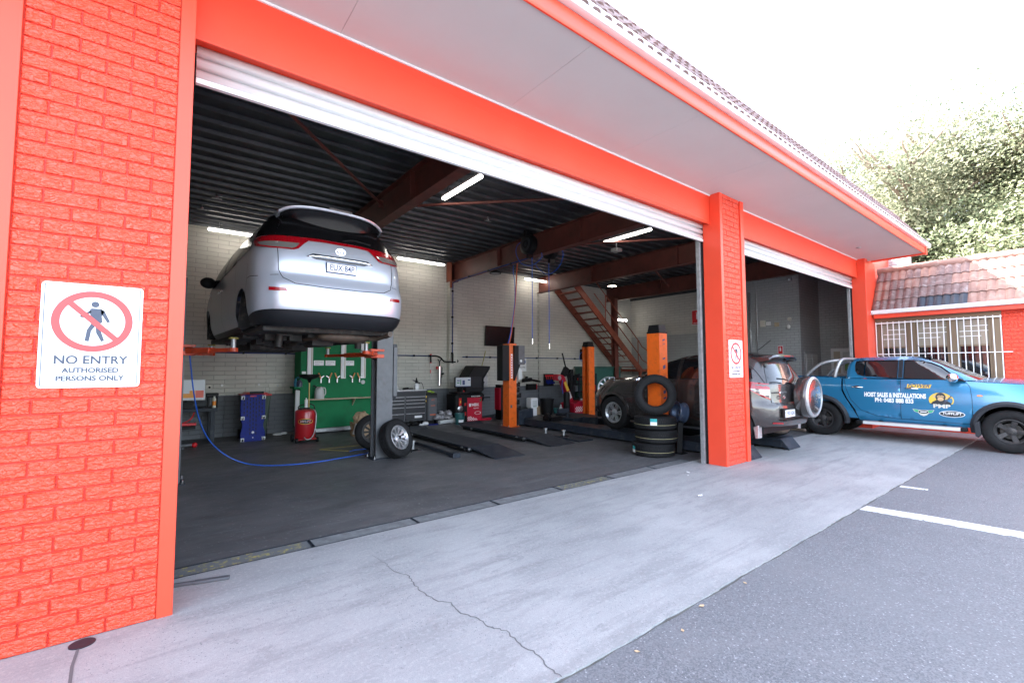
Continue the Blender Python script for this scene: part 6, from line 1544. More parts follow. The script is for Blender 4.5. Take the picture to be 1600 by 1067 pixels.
t = thing('pry_bar', 'red handled steel bar hanging from the blue wall pipe', 'tool', (6.22, 8.5, 1.62))
b = MB(); b.cyl((0, 0, .10), (0, 0, .34), .022, n=10); b.build('grip', M['black'], t, smooth=True); b = MB(); b.cyl((0, 0, -.40), (0, 0, .10), .009, n=8); b.build('shaft', M['steel'], t); b = MB(); b.cyl((0, 0, -.22), (0, 0, -.12), .014, n=8); b.cyl((0, 0, .08), (0, 0, .10), .03, n=8); b.cyl((0, 0, .32), (0, 0, .35), .03, n=8); b.build('red_band', M['bright_red'], t)
t = thing('suction_gun', 'silver cylinder suction gun hanging on the back wall', 'tool', (6.50, 8.48, 1.38))
b = MB(); b.cyl((0, 0, -.34), (0, 0, .22), .06, n=20); b.build('cylinder', M['chrome'], t, smooth=40); b = MB(); b.cyl((0, 0, .22), (0, 0, .38), .018, n=8); b.obox((0, 0, .36), (-.06, 0, .44), .02, .02); b.obox((0, 0, .36), (.06, 0, .44), .02, .02); b.cyl((.06, -.03, -.02), (.12, -.06, .02), .025, n=8); b.cyl((.07, -.03, -.12), (.08, -.03, .2), .01, n=8); b.build('handle', M['black'], t); b = MB(); b.cyl((-.08, -.0, .14), (-.08, 0, .22), .03, n=10); b.build('red_cap', M['bright_red'], t)
for x, z, w_, lb, mm in ((.74, 1.14, .12, 'white power socket on the back wall beside the bench monitor', 'cream'), (2.09, 1.145, .28, 'long double switch plate on the back wall left of the green cabinet', 'cream')):
    b = MB(); b.box(x-w_/2, x+w_/2, 8.57, 8.60, z-.045, z+.045); s_ = tag(b.build('power_socket', M[mm], bevel=.004), lb, 'socket', 'sockets on the back wall')
    b = MB(); b.cyl((x+w_*.2, 8.53, z-.01), (x+w_*.2, 8.57, z-.01), .022, n=12); b.build('plug', M['black'] if x < 1 else M['frosted'], s_)
for x, lb in ((1.0, 'small white wall clip left of the blue creeper'), (1.74, 'small white wall clip above the blue creeper')):
    b = MB(); b.cyl((x, 8.56, 1.17), (x, 8.60, 1.17), .025, n=12); tag(b.build('wall_clip', M['white_plastic'], smooth=40), lb, 'wall clip', 'wall clips')
b = MB(); b.tube([(-.9, 8.592, 1.175), (3.0, 8.592, 1.175)], .004, 6); b.tube([(1.07, 8.592, 1.12), (1.07, 8.592, .02)], .008, 6); b.tube([(1.98, 8.592, 1.1), (1.98, 8.592, .1)], .008, 6); b.tube([(10.62, 8.592, 4.1), (10.62, 8.592, 1.45), (11.4, 8.592, 1.45)], .008, 6)
b.tube([(10.53, 8.55, 4.15), (10.53, 8.55, .1)], .012, 6)
tag(b.build('wall_conduit', M['wall_x']), 'thin painted conduits running over the back wall', 'conduit')
t = thing('wall_cable_reel', 'dark cable box with coiled blue lead on the wall beside the stairs', 'cable reel', (12.75, 8.5, 2.05))
b = MB(); b.box(-.14, .14, -.1, .08, -.18, .22); b.build('box', M['black'], t, bevel=.01); b = MB(); b.tube([(-.14, -.05, .1), (-.26, -.05, .02), (-.28, -.05, -.18), (-.12, -.05, -.24), (-.02, -.05, -.18)], .009, sub=4); b.tube([(.14, -.05, .15), (.24, -.05, .0), (.26, -.05, -.2)], .009, sub=4); b.build('lead', M['blue_hose'], t, smooth=True)
# fire signs and office wall devices
def ext_sign(lab, c, wy, hz_):
    t = thing('extinguisher_sign', lab, 'sign', c, 0, 'red fire extinguisher signs')
    b = MB(); b.box(-.006, 0, -wy/2, wy/2, -hz_/2, hz_/2); b.build('sign_panel', M['white'], t, bevel=.002)
    b = MB(); b.box(-.009, -.006, -wy/2+.015, wy/2-.015, -hz_/2+.015, hz_/2-.015); b.build('red_field', M['bright_red'], t)
    b = MB(); u = hz_/.6
    b.prism([(-.05*u, -.08*u), (.05*u, -.08*u), (.05*u, .12*u), (.02*u, .16*u), (-.02*u, .16*u), (-.05*u, .12*u)], 'x', -.012, -.009); b.box(-.012, -.009, -.03*u, .06*u, .17*u, .20*u); b.build('extinguisher_symbol', M['white'], t)
    if hz_ > .4: text('lettering', 'FIRE EXTINGUISHER', .05, M['white'], t, frame((-.0095, 0, -.22), (0, -1, 0), (0, 0, 1)), width=.34, bold=.001)
ext_sign('larger red fire extinguisher sign partly hidden behind the middle red pillar', (15.786, 5.55, 3.44), .46, .56)
ext_sign('small red fire extinguisher sign above the roof of the brown car', (15.786, 2.70, 2.12), .16, .27)
wall_box('junction_box', 'white junction box on the grey office wall beside the conduit', 'junction box', (15.75, 3.20, 3.01), (.08, .15, .20), 'cream', 'small boxes on the office wall')
wall_box('alarm_box', 'small white and black unit right of the junction box', 'alarm', (15.76, 3.03, 3.00), (.06, .13, .12), 'white_plastic', 'small boxes on the office wall')
wall_box('control_panel', 'brown framed keypad on the grey office wall', 'keypad', (15.77, 2.78, 2.95), (.04, .14, .14), 'wood', 'small boxes on the office wall')
wall_box('keypad_screen', 'black square inset of the brown framed keypad', 'keypad', (15.745, 2.78, 2.95), (.012, .08, .08), 'black') if 0 else None
b = MB(); b.lathe([(0, 0), (.06, 0), (.055, .04), (0, .05)], (15.79, 2.40, 3.10), (-1, 0, 0), 20); tag(b.build('wall_bell', M['cream'], smooth=40), 'round cream sounder on the office wall above the white sensor', 'alarm')
b = MB(); b.sphere((15.74, 2.42, 2.85), .055, 12, 8, (.8, 1, 1.4)); tag(b.build('motion_sensor', M['white_plastic'], smooth=True), 'white motion sensor on the office wall below the round sounder', 'sensor')
b = MB(); b.box(15.68, 15.79, 2.28, 2.40, 4.32, 4.42); b.cyl((15.66, 2.34, 4.36), (15.60, 2.30, 4.34), .04); tag(b.build('security_camera', M['galv'], bevel=.005), 'grey security camera high on the office wall corner', 'camera')
b = MB(); b.tube([(15.77, 3.50, 4.8), (15.77, 3.48, 4.4), (15.77, 3.40, 4.2), (15.77, 3.40, .1)], .018, 8); b.tube([(15.77, 3.62, 4.1), (15.77, 3.62, 1.2)], .03, 8); tag(b.build('office_conduit', M['galv'], smooth=True), 'vertical grey conduits on the office wall above the brown car', 'conduit')
t = thing('louvre_doors', 'pair of grey louvred cupboard doors behind the sports bar', 'door', (16.52, 2.095, 0))
b = MB(); b.box(-.53, .53, -.02, 0, 0, 2.05); b.build('door_frame', M['wall_office_x'], t, bevel=.004)
for x0_ in (-.47, .03):
    b = MB(); b.box(x0_, x0_+.44, -.035, -.02, .05, 1.98); d = b.build('door_leaf', M['frosted'], t, bevel=.003)
    b = MB(); [b.obox((x0_+.05, -.045, .15+i*.06), (x0_+.39, -.045, .15+i*.06), .03, .008, (0, .6, 1)) for i in range(29)]; b.build('louvres', M['frosted'], d)
t = thing('office_window', 'white framed inner office window with a green notice, above the ute tray', 'window', (17.395, 1.42, 1.75))
b = MB(); b.box(-.03, 0, -.38, .38, -.45, .42); b.build('frame', M['white_plastic'], t, bevel=.004); b = MB(); b.box(-.035, -.03, .12, .30, -.38, .32); b.build('pane', M['blind'], t); b = MB(); b.box(-.035, -.03, -.34, .05, -.38, .30); b.build('pane', M['frosted'], t); b = MB(); b.box(-.038, -.0355, -.30, 0, -.30, .05); b.build('notice', mat('notice_green', (.18, .32, .08), .6), t)
# light fitting near the right pier
b = MB(); b.box(14.95, 15.05, -.10, -.0, 2.95, 3.02) if 0 else b.sphere((14.56, -.03, 2.98), .04, 10, 6, (1, .7, .8)); tag(b.build('pier_light', M['chrome'], smooth=True), 'small round steel light on the right red pier', 'light')
# ------------------------------------------------------------------ workshop gear along the back wall
# bench with monitor
t = thing('work_bench', 'dark steel bench against the left end of the back wall', 'work bench', (0, 0, 0))
b = MB(); b.box(-.9, .86, 7.72, 8.45, .66, .73); b.build('bench_top', M['dark_steel'], t, bevel=.006)
for x, y in ((.78, 7.76), (.78, 8.38), (-.8, 7.76), (-.8, 8.38)): b = MB(); b.box(x-.04, x+.04, y-.03, y+.03, 0, .66); b.build('leg', M['dark_steel'], t, bevel=.004)
b = MB(); b.box(-.8, .5, 7.9, 8.3, .30, .36); b.build('shelf', M['black'], t, bevel=.004)
t = thing('monitor', 'white monitor showing orange and red blocks on the bench', 'monitor', (.30, 7.80, .90))
b = MB(); b.box(-.36, .34, -.02, .02, .0, .43); b.build('casing', M['frosted'], t, bevel=.006); b = MB(); b.box(-.34, .325, -.024, -.0205, .015, .415); b.build('display', M['lit_screen'], t)
oc = mat('screen_orange', (.55, .22, .02), .4, emit=.02); rc = mat('screen_red', (.5, .08, .05), .4, emit=.02)
b = MB(); b.box(-.05, .17, -.027, -.0245, .05, .14); b.box(.07, .17, -.027, -.0245, .14, .20); b.build('orange_block', oc, t); b = MB(); b.box(.175, .31, -.027, -.0245, .05, .20); b.build('red_block', rc, t)
b = MB(); b.cyl((.0, .06, -.17), (0, .06, .1), .03); b.box(-.15, .15, 0, .18, -.17, -.15); b.build('stand', M['black'], t)
b = MB(); b.box(-.3, .45, 7.76, 7.98, .732, .86); b.tube([(.0, 7.76, .80), (.15, 7.74, .84), (.3, 7.76, .80)], .008, sub=3); tag(b.build('diagnostic_unit', M['black'], bevel=.012), 'black equipment case under the bench monitor', 'equipment')
b = MB(); b.cyl((.80, 7.78, .73), (.80, 7.78, .93), .035); b.cyl((.80, 7.78, .93), (.80, 7.78, .97), .018); s_ = tag(b.build('spray_can', M['cream'], smooth=40), 'small cream spray can at the right end of the bench', 'spray can'); b = MB(); b.cyl((.80, 7.78, .78), (.80, 7.78, .87), .0355); b.build('can_label', M['amber'], s_)
b = MB(); b.box(.66, .88, 7.80, 8.0, .95, 1.03); b.box(.68, .72, 7.82, 7.98, .73, .95); b.box(.84, .87, 7.82, 7.98, .73, .95); tag(b.build('battery_tester', M['black'], bevel=.01), 'small black rack behind the spray can on the bench end', 'rack')
b = MB(); b.obox((.1, 7.72, .43), (.50, 7.72, .42), .10, .05); b.tube([(.25, 7.7, .44), (.40, 7.7, .52), (.46, 7.7, .66)], .014, sub=3); tag(b.build('hand_sander', M['bright_red'], bevel=.01), 'red and black tool hanging below the bench top', 'tool')
b = MB(); b.cyl((.02, 7.3, .05), (.42, 7.3, .06), .03); b.box(.0, .3, 7.25, 7.35, 0, .02); s_ = tag(b.build('floor_jack_handle', M['grey_steel'], smooth=40), 'grey bar with a red knob on the floor under the bench', 'jack handle'); b = MB(); b.sphere((.46, 7.3, .055), .05, 12, 8); b.build('knob', M['bright_red'], s_, smooth=True)
# creeper: blue moulded board with six castors, leaning on a wheelie bin
t = thing('mechanic_creeper', 'blue plastic mechanic creeper with white castors leaning on a bin', 'creeper', (1.49, 7.50, .0)); t.rotation_euler = (radians(-4), 0, radians(3))
b = MB(); w_ = .235
out = [(-w_, .02), (-w_+.03, .0), (w_-.03, 0), (w_, .02), (w_, .17), (w_-.035, .30), (w_-.035, .36), (w_, .50), (w_, .95), (w_-.03, .99), (-w_+.03, .99), (-w_, .95), (-w_, .50), (-w_+.035, .36), (-w_+.035, .30), (-w_, .17)]
b.prism(out, 'y', -.02, .02); cp = b.build('board', M['blue_plastic'], t, bevel=.008)
b = MB()
for c in range(7):
    for r in range(9):
        x = -.17+c*.057; z = .14+r*.088+(.03 if c % 2 else 0)
        if (abs(x) < .1 or z > .5) and z < .9: b.box(x-.009, x+.009, -.0215, -.0202, z, z+.06)
b.build('slots', M['black'], cp)
b = MB(); b.box(-.06, .06, -.022, -.0202, .945, .968); b.build('carry_slot', M['bright_red'], cp)
for z in (.05, .50, .93):
    for x in (-.20, .20):
        b = MB(); b.box(x-.035, x+.035, -.045, -.02, z-.04, z+.035); b.box(x-.03, x-.01, -.09, -.045, z-.01, z+.03); b.box(x+.01, x+.03, -.09, -.045, z-.01, z+.03); ca = b.build('castor', M['white_plastic'], t, bevel=.004); b = MB(); b.cyl((x-.01, -.075, z-.01), (x+.01, -.075, z-.01), .026, n=14); b.build('wheel', M['black'], ca)
b = MB(); b.cyl((0, -.032, .19), (0, -.02, .19), .028, n=5); b.cyl((0, -.03, .08), (0, -.02, .08), .012, n=10); b.build('centre_cap', M['white_plastic'], t)
t = thing('wheelie_bin', 'dark green wheelie bin with red lid behind the blue creeper', 'bin', (1.58, 7.95, 0))
b = MB(); b.add([(-.20, -.2, .05), (.20, -.2, .05), (.20, .25, .05), (-.20, .25, .05), (-.27, -.28, .95), (.27, -.28, .95), (.27, .3, .95), (-.27, .3, .95)], [(0, 1, 5, 4), (1, 2, 6, 5), (2, 3, 7, 6), (3, 0, 4, 7), (4, 5, 6, 7), (3, 2, 1, 0)]); b.build('bin_body', mat('bin_green', (.03, .055, .035), .5), t, bevel=.015)
b = MB(); b.box(-.285, .285, -.30, .32, .951, .985); b.prism([(-.24, .985), (.24, .985), (.18, 1.02), (-.18, 1.02)], 'y', -.25, .25); b.build('lid', M['red_plastic'], t, bevel=.01)
b = MB(); b.box(-.15, .12, -.33, -.30, 1.0, 1.05); b.build('lid_handle', M['black'], t, bevel=.008)
for x in (-.26, .26): b = MB(); b.cyl((x-.025, .24, .10), (x+.025, .24, .10), .10, n=20); b.build('wheel', M['black'], t)
b = MB(); b.sphere((2.10, 8.1, .03), .08, 10, 6, (1.6, .8, .35)); b.sphere((2.22, 8.15, .035), .06, 10, 6, (1.4, .8, .5)); tag(b.build('white_rag', M['frosted'], smooth=True), 'crumpled white rag on the floor right of the creeper', 'rag')
# oil drainer
t = thing('oil_drainer', 'red wheeled oil drainer with black funnel pan on a pole', 'oil drainer', (2.37, 6.78, 0))
b = MB(); b.lathe([(.0, .08), (.19, .08), (.205, .11), (.205, .62), (.19, .66), (.12, .685), (0, .69)], n=36); tk = b.build('tank', M['red_tank'], t, smooth=40)
b = MB(); vs = []; n = 14
for i in range(n+1):
    a = radians(-112+52*i/n)
    for z in (.385, .475): vs.append((.2065*cos(a), .2065*sin(a), z))
b.add(vs, [(2*i, 2*i+1, 2*i+3, 2*i+2) for i in range(n)]) if 0 else None
def cyl_oval(cx, cz, ra_, rb_, R, m, nm, par, a00=-90, n=28):
    b = MB(); vs = [(R*cos(radians(a00)+cx/R), R*sin(radians(a00)+cx/R), cz)]
    for i in range(n):
        q = 2*pi*i/n; a = radians(a00)+(cx+ra_*cos(q))/R; vs.append((R*cos(a), R*sin(a), cz+rb_*sin(q)))
    b.add(vs, [(0, 1+i, 1+(i+1) % n) for i in range(n)]); return b.build(nm, m, par)
lo_ = cyl_oval(-.02, .44, .155, .058, .2072, M['yellow'], 'logo_border', tk, -98); cyl_oval(-.02, .44, .14, .047, .2084, M['black'], 'logo_oval', lo_, -98)
b = MB(); T = text('lettering', 'HYLIFT', .07, M['white'], lo_, Mx.Identity(4), width=.22, bold=.002, shear=.2, ext=.0003)
for v in T.data.vertices:
    a = radians(-98)+(v.co.x-.02)/.2095; zz = v.co.y+.44; v.co = V((.2095*cos(a), .2095*sin(a), zz))
b = MB(); b.box(-.20, .20, -.20, .18, .055, .08); b.build('chassis', M['red_tank'], t, bevel=.006)
for x, y, r in ((-.20, -.17, .05), (.20, -.17, .05), (.22, .16, .08), (-.22, .16, .08)):
    b = MB(); b.cyl((x-.02, y, r), (x+.02, y, r), r, n=20); b.build('wheel', M['black'], t, smooth=40)
b = MB(); b.cyl((.06, 0, .66), (.06, 0, 1.30), .013, n=12); b.build('pole', mat('brass_pole', (.45, .33, .12), .3, .6), t, smooth=40)
b = MB(); b.lathe([(.012, 1.24), (.03, 1.26), (.04, 1.30), (.10, 1.335), (.19, 1.37), (.205, 1.42), (.212, 1.42), (.20, 1.365), (.10, 1.32), (.0, 1.315)], (.06, 0, 0), n=32); b.build('funnel_pan', M['black'], t, smooth=50)
b = MB(); b.tube([(-.12, .05, .66), (-.13, .05, .74), (-.02, .06, .78), (.12, .06, .78), (.19, .06, .72), (.18, .06, .62)], .012, sub=4); b.box(-.12, .06, -.08, .04, .68, .72); b.build('handle', M['black'], t, smooth=40)
b = MB(); b.tube([(.13, -.1, .68), (.17, -.16, .60), (.16, -.20, .42), (.13, -.23, .22), (.06, -.26, .10), (-.02, -.25, .07), (-.07, -.22, .12)], .011, sub=5); b.build('drain_hose', M['galv'], t, smooth=True)
b = MB(); b.cyl((.0, -.02, .70), (.0, -.02, .88), .032); b.cyl((0, -.02, .88), (0, -.02, .92), .012); tag(b.build('spray_can', M['white_plastic'], smooth=40), 'white spray can standing on the red oil drainer', 'spray can').location = (2.37, 6.78, 0)
# green cabinet
t = thing('filter_cabinet', 'tall green metal tool cabinet behind the red oil drainer', 'cabinet', (0, 0, 0))
b = MB(); b.box(2.50, 4.55, 7.90, 8.50, .12, 2.35); b.build('cabinet_body', M['green'], t, bevel=.008)
b = MB(); b.box(2.60, 3.98, 7.80, 7.90, .03, .12); b.build('drip_tray', M['galv'], t, bevel=.01)
b = MB(); b.box(2.62, 4.50, 7.66, 7.90, .805, .83); b.prism([(7.68, .80), (7.90, .80), (7.90, .62)], 'x', 3.72, 3.74); b.build('shelf', M['wood'], t, bevel=.003)
for x in (2.64, 3.42, 3.92):
    b = MB(); b.box(x, x+.12, 7.86, 7.90, 1.30, 2.35); g1 = b.build('rail', M['white_plastic'], t, bevel=.004); b = MB(); b.box(x+.085, x+.10, 7.853, 7.86, 1.32, 2.33); b.build('rule', M['wood'], g1)
for x in (2.79, 3.06, 3.52):
    b = MB(); b.box(x, x+.23, 7.888, 7.8985, 1.62, 1.74); n_ = b.build('label_plate', M['white'], t)
    text('lettering', 'ADAPTOR SET', .03, M['black'], n_, frame((x+.115, 7.8875, 1.70), (1, 0, 0), (0, 0, 1)), width=.18)
    b = MB(); b.box(x+.02, x+.13, 7.8872, 7.888, 1.645, 1.652); b.build('rule_line', M['slate_ink'], n_)
b = MB(); b.box(2.53, 2.62, 7.89, 7.8995, 1.42, 1.48); b.build('label_plate', M['white'], t)
b = MB(); b.box(2.34, 2.50, 7.75, 8.2, 1.08, 1.12); b.prism([(7.75, 1.08), (8.2, 1.08), (8.2, .95)], 'x', 2.40, 2.42); b.build('side_shelf', M['green'], t)
b = MB(); b.box(2.36, 2.46, 7.72, 7.80, .22, 1.05); b.build('side_pad', M['frosted'], t, bevel=.02)
for i, x in enumerate((2.95, 3.14, 3.33, 3.70, 3.88)):
    w2 = thing('tin_snips', ['leftmost pair of orange handled pliers on the green cabinet', 'second pair of orange handled pliers on the green cabinet', 'third pair of orange handled pliers, left of the middle white rail', 'fourth pair of orange handled pliers on the green cabinet', 'rightmost pair of orange handled pliers beside the grey post'][i], 'pliers', (x, 7.84, 1.30), 0, 'pliers hung on the green cabinet')
    b = MB(); s_ = 1 if i % 2 else -1; b.obox((0, 0, .0), (.06*s_, 0, .14), .015, .03); b.build('grip', mat('grip_orange', (.5, .2, .03), .45), w2, bevel=.004); b = MB(); b.obox((0, 0, .02), (-.07*s_, 0, .07), .015, .025); b.obox((0, 0, .0), (0, 0, -.10), .02, .03); b.build('jaw', M['steel'], w2, bevel=.004)
b = MB(); b.lathe([(0, 0), (.05, 0), (.05, .03), (0, .04)], (3.98, 7.89, 1.20), (0, -1, 0), 20); b.build('round_knob', M['frosted'], t)
t = thing('oil_jug', 'white plastic oil jug with black spout on the green cabinet shelf', 'jug', (2.90, 7.77, .83))
b = MB(); b.lathe([(0, 0), (.10, 0), (.11, .02), (.105, .18), (.085, .25), (.05, .28), (0, .28)], n=28); b.build('jug_body', M['frosted'], t, smooth=50); b = MB(); b.tube([(-.05, 0, .24), (-.09, 0, .29), (-.14, 0, .31)], .018, sub=3); b.build('spout', M['black'], t, smooth=True); b = MB(); b.tube([(.07, 0, .26), (.13, 0, .24), (.14, 0, .12), (.10, 0, .06)], .012, sub=4); b.build('jug_handle', M['frosted'], t, smooth=True)
b = MB(); b.lathe([(0, 0), (.04, 0), (.04, .12), (.02, .16), (.015, .2), (0, .2)], (2.40, 7.9, 1.12), n=16); b.tube([(2.40, 7.9, 1.3), (2.42, 7.85, 1.34), (2.45, 7.82, 1.33)], .012, sub=2); tag(b.build('trigger_bottle', mat('bottle_cyan', (.02, .2, .32), .3), smooth=40), 'blue trigger bottle on the side shelf of the green cabinet', 'bottle')
b = MB(); b.lathe([(0, 0), (.06, 0), (.06, .09), (.05, .13), (.02, .16), (0, .16)], (2.47, 7.82, 1.12), n=18); tag(b.build('dark_flask', M['slate_ink'], smooth=40), 'dark flask with silver top beside the blue trigger bottle', 'bottle')
b = MB(); b.sphere((3.62, 6.9, .36), .2, 14, 10, (.9, .7, .9)); b.box(3.42, 3.80, 6.8, 7.05, .0, .30)
o = b.build('paper_bag', M['paper']); md = o.modifiers.new('s', 'SUBSURF'); md.levels = md.render_levels = 2; md.subdivision_type = 'SIMPLE'; tx0 = bpy.data.textures.new('c0', 'VORONOI'); tx0.noise_scale = .10; dm = o.modifiers.new('d', 'DISPLACE'); dm.texture = tx0; dm.strength = .10; tag(o, 'crumpled brown paper bag behind the grey hoist post', 'bag')
b = MB(); b.obox((3.40, 6.74, .06), (3.46, 6.74, .30), .10, .05); tag(b.build('paper_sheets', M['white_plastic']), 'white paper sheets standing against the brown paper bag', 'paper')
# tool chest
t = thing('tool_chest', 'wide dark grey roller tool chest with many drawers', 'tool chest', (0, 0, 0))
b = MB(); b.box(4.40, 5.74, 7.85, 8.40, .12, .93); b.build('chest_body', M['grey_steel'], t, bevel=.008); b = MB(); b.box(4.38, 5.76, 7.83, 8.42, .93, .965); b.build('chest_top', M['steel'], t, bevel=.005)
M['drawer'] = mat('drawer_grey', (.020, .021, .025), .45, var=.1)
for c, (xa_, xb_) in enumerate(((4.43, 5.10), (5.14, 5.71))):
    for z0_, z1_ in ((.14, .33), (.345, .50), (.515, .60), (.615, .69), (.705, .78)):
        b = MB(); b.box(xa_, xb_, 7.832, 7.85, z0_, z1_); d = b.build('drawer', M['drawer'], t, bevel=.004); b = MB(); b.box(xa_+.01, xb_-.01, 7.822, 7.832, z1_-.018, z1_-.004); b.build('drawer_pull', M['steel'], d)
b = MB(); b.box(4.43, 5.71, 7.832, 7.85, .80, .91); b.build('drawer', M['drawer'], t, bevel=.004)
b = MB(); b.box(5.40, 5.62, 7.828, 7.8318, .20, .26); b.build('maker_plate', M['white'], t)
for x in (4.5, 5.65): b = MB(); b.cyl((x, 7.95, .06), (x+.04, 7.95, .06), .06, n=18); b.build('castor', M['black'], t)
for (x, lb, m, h, r) in ((4.74, 'amber bottle on the tool chest beside the grey post', 'amber', .17, .035), (4.98, 'small white tin on the tool chest', 'frosted', .11, .035)):
    b = MB(); b.lathe([(0, 0), (r, 0), (r, h*.7), (r*.5, h*.85), (r*.45, h), (0, h)], (x, 8.05, .965), n=16); tag(b.build('bottle', M[m], smooth=40), lb, 'bottle')
t = thing('grease_gun', 'white and black fluid dispenser on the tool chest', 'dispenser', (5.55, 8.05, .965))
b = MB(); b.lathe([(0, 0), (.07, 0), (.075, .12), (.05, .16), (0, .17)], n=20); b.build('reservoir', M['white_plastic'], t, smooth=40); b = MB(); b.lathe([(0, .17), (.035, .17), (.04, .22), (.02, .27), (.015, .32), (0, .32)], n=14); b.obox((0, 0, .22), (-.11, 0, .25), .03, .02); b.obox((0, 0, .2), (.10, 0, .17), .03, .03); b.tube([(.09, 0, .17), (.15, 0, .18), (.2, 0, .08), (.22, 0, .0)], .007, sub=4); b.build('pump_head', M['black'], t, smooth=40)
b = MB(); b.obox((5.1, 7.95, .985), (5.42, 8.0, .99), .06, .03); b.obox((5.15, 8.05, .985), (5.3, 8.02, 1.0), .05, .05); tag(b.build('ratchet', M['black'], bevel=.008), 'black ratchet lying on the tool chest', 'tool')
# air conditioning service unit
t = thing('service_unit', 'narrow dark service machine with orange lettering beside the tool chest', 'workshop machine', (5.95, 7.90, 0))
b = MB(); b.box(-.17, .17, -.02, .45, .08, .80); b.build('cabinet', M['drawer'], t, bevel=.012); b = MB(); b.box(-.12, .15, -.035, -.021, .10, .72); b.build('front_panel', M['grey_steel'], t, bevel=.006); b = MB(); b.prism([(-.02, .80), (.45, .80), (.45, .90), (.05, .84)], 'x', -.18, .18); b.build('console', M['drawer'], t, bevel=.01)
oi = mat('orange_ink', (.65, .12, .03), .5)
text('lettering', 'A/C', .07, oi, t, frame((.02, -.0365, .66), (1, 0, 0), (0, 0, 1)), width=.10); text('lettering', 'Z ATC', .05, oi, t, frame((.02, -.0365, .50), (1, 0, 0), (0, 0, 1)), width=.14, bold=.001); b = MB(); b.box(-.07, .12, -.037, -.0352, .24, .265); b.build('stripe', oi, t)
b = MB(); b.prism([(-.235, .62), (-.175, .62), (-.205, .70)], 'y', -.03, -.02); b.cyl((-.205, -.03, .76), (-.205, -.02, .76), .035); b.build('warning_sticker', M['yellow'], t)
b = MB(); b.sphere((-.02, .1, .90), .05, 10, 6, (1.6, 1, .6)); b.sphere((.08, .1, .87), .04, 10, 6, (1.4, 1, .6)); b.build('gloves', mat('lime', (.3, .45, .05), .6), t, smooth=True)
for x in (-.12, .12): b = MB(); b.cyl((x, .05, .04), (x+.03, .05, .04), .04, n=14); b.build('castor', M['black'], t)
b = MB(); b.box(5.72, 6.2, 7.6, 7.75, 0, .015); tag(b.build('floor_mat_strip', M['blue_plastic']), 'flat blue strip on the floor under the service machine', 'mat')
# shoes/rags under chest
b = MB(); b.sphere((5.35, 7.7, .06), .09, 10, 6, (1.5, .8, .6)); b.sphere((5.15, 7.72, .06), .08, 10, 6, (1.2, .8, .7)); tag(b.build('dark_rags', M['black'], smooth=True), 'dark rags on the floor in front of the tool chest', 'rag')
b = MB(); b.sphere((5.62, 7.62, .06), .08, 10, 6, (1.2, .8, .7)); b.sphere((5.50, 7.60, .035), .06, 10, 6, (1.4, .8, .5)); tag(b.build('white_rags', M['white_plastic'], smooth=True), 'white and red rags on the floor below the drawers', 'rag')
# heap of plastic bags
random.seed(31)
M['film'] = mat('plastic_film', (.28, .27, .28), .2, spec=.9, var=.6, vs=14, bump=.8, bs=22, dirt=(.10, .08, .11, .8), ds=10)
b = MB()
for i in range(16): 
    b.sphere((6.30+random.uniform(-.25, .25), 7.85+random.uniform(-.12, .12), .10+random.uniform(0, .24)*(1-i/22)), random.uniform(.07, .14), 9, 6, (random.uniform(.8, 1.7), random.uniform(.7, 1.2), random.uniform(.5, 1)))
o = b.build('plastic_bag_heap', M['film'], smooth=25); tag(o, 'heap of crumpled clear plastic bags beside the green bucket', 'plastic bags')
md = o.modifiers.new('s', 'SUBSURF'); md.levels = md.render_levels = 1; tx = bpy.data.textures.new('c', 'CLOUDS'); tx.noise_scale = .08; dm = o.modifiers.new('d', 'DISPLACE'); dm.texture = tx; dm.strength = .07
b = MB(); b.cyl((6.0, 7.55, .06), (6.42, 7.6, .07), .055, n=14); b.cyl((6.42, 7.6, .07), (6.52, 7.61, .07), .08, n=14); tag(b.build('filter_canister', M['frosted'], smooth=40), 'white canister lying in front of the plastic bag heap', 'canister')
b = MB(); b.lathe([(0, .0), (.115, 0), (.14, .27), (.15, .27), (.15, .30), (.135, .30), (.13, .26), (0, .25)], (6.50, 7.30, 0), n=28); o = tag(b.build('green_bucket', mat('teal_plastic', (.02, .10, .10), .4), smooth=40), 'dark teal bucket with white label beside the wheel balancer', 'bucket')
vs = []; b = MB()
for i in range(9):
    a = radians(-135+70*i/8)
    for z, r in ((.06, .1215), (.13, .1285)): vs.append((6.50+r*cos(a), 7.30+r*sin(a), z))
b.add(vs, [(2*i, 2*i+1, 2*i+3, 2*i+2) for i in range(8)]); b.build('bucket_label', M['white'], o)
# wheel balancer
t = thing('wheel_balancer', 'wheel balancing machine with cherry red front, black hood and lit monitor', 'wheel balancer', (6.95, 7.55, 0))
b = MB(); b.box(-.42, .50, .05, .55, .02, .80); b.box(-.42, -.05, -.02, .05, .02, .80); b.build('cabinet', M['black'], t, bevel=.02)
b = MB(); b.box(-.045, .46, .0, .048, .02, .70); rp = b.build('front_panel', M['cherry'], t, bevel=.008)
b = MB(); b.prism([(-.03, .70), (.55, .70), (.55, .86), (.1, .84), (-.03, .78)], 'x', -.10, .52); b.build('weight_tray', M['black'], t, bevel=.015)
text('lettering', 'BLACK SERIES', .04, M['white'], t, frame((.22, -.033, .735), (1, 0, 0), (0, .0, 1)), width=.30, bold=.001)
b = MB(); b.box(.01, .08, -.003, -.0005, .44, .53); b.build('logo_square', M['white'], rp); text('lettering', 'WERX', .11, M['white'], rp, frame((.22, -.001, .485), (1, 0, 0), (0, 0, 1)), width=.26, bold=.004); text('lettering', 'BALANCE', .04, M['white'], rp, frame((.25, -.001, .39), (1, 0, 0), (0, 0, 1)), width=.17, bold=.001)
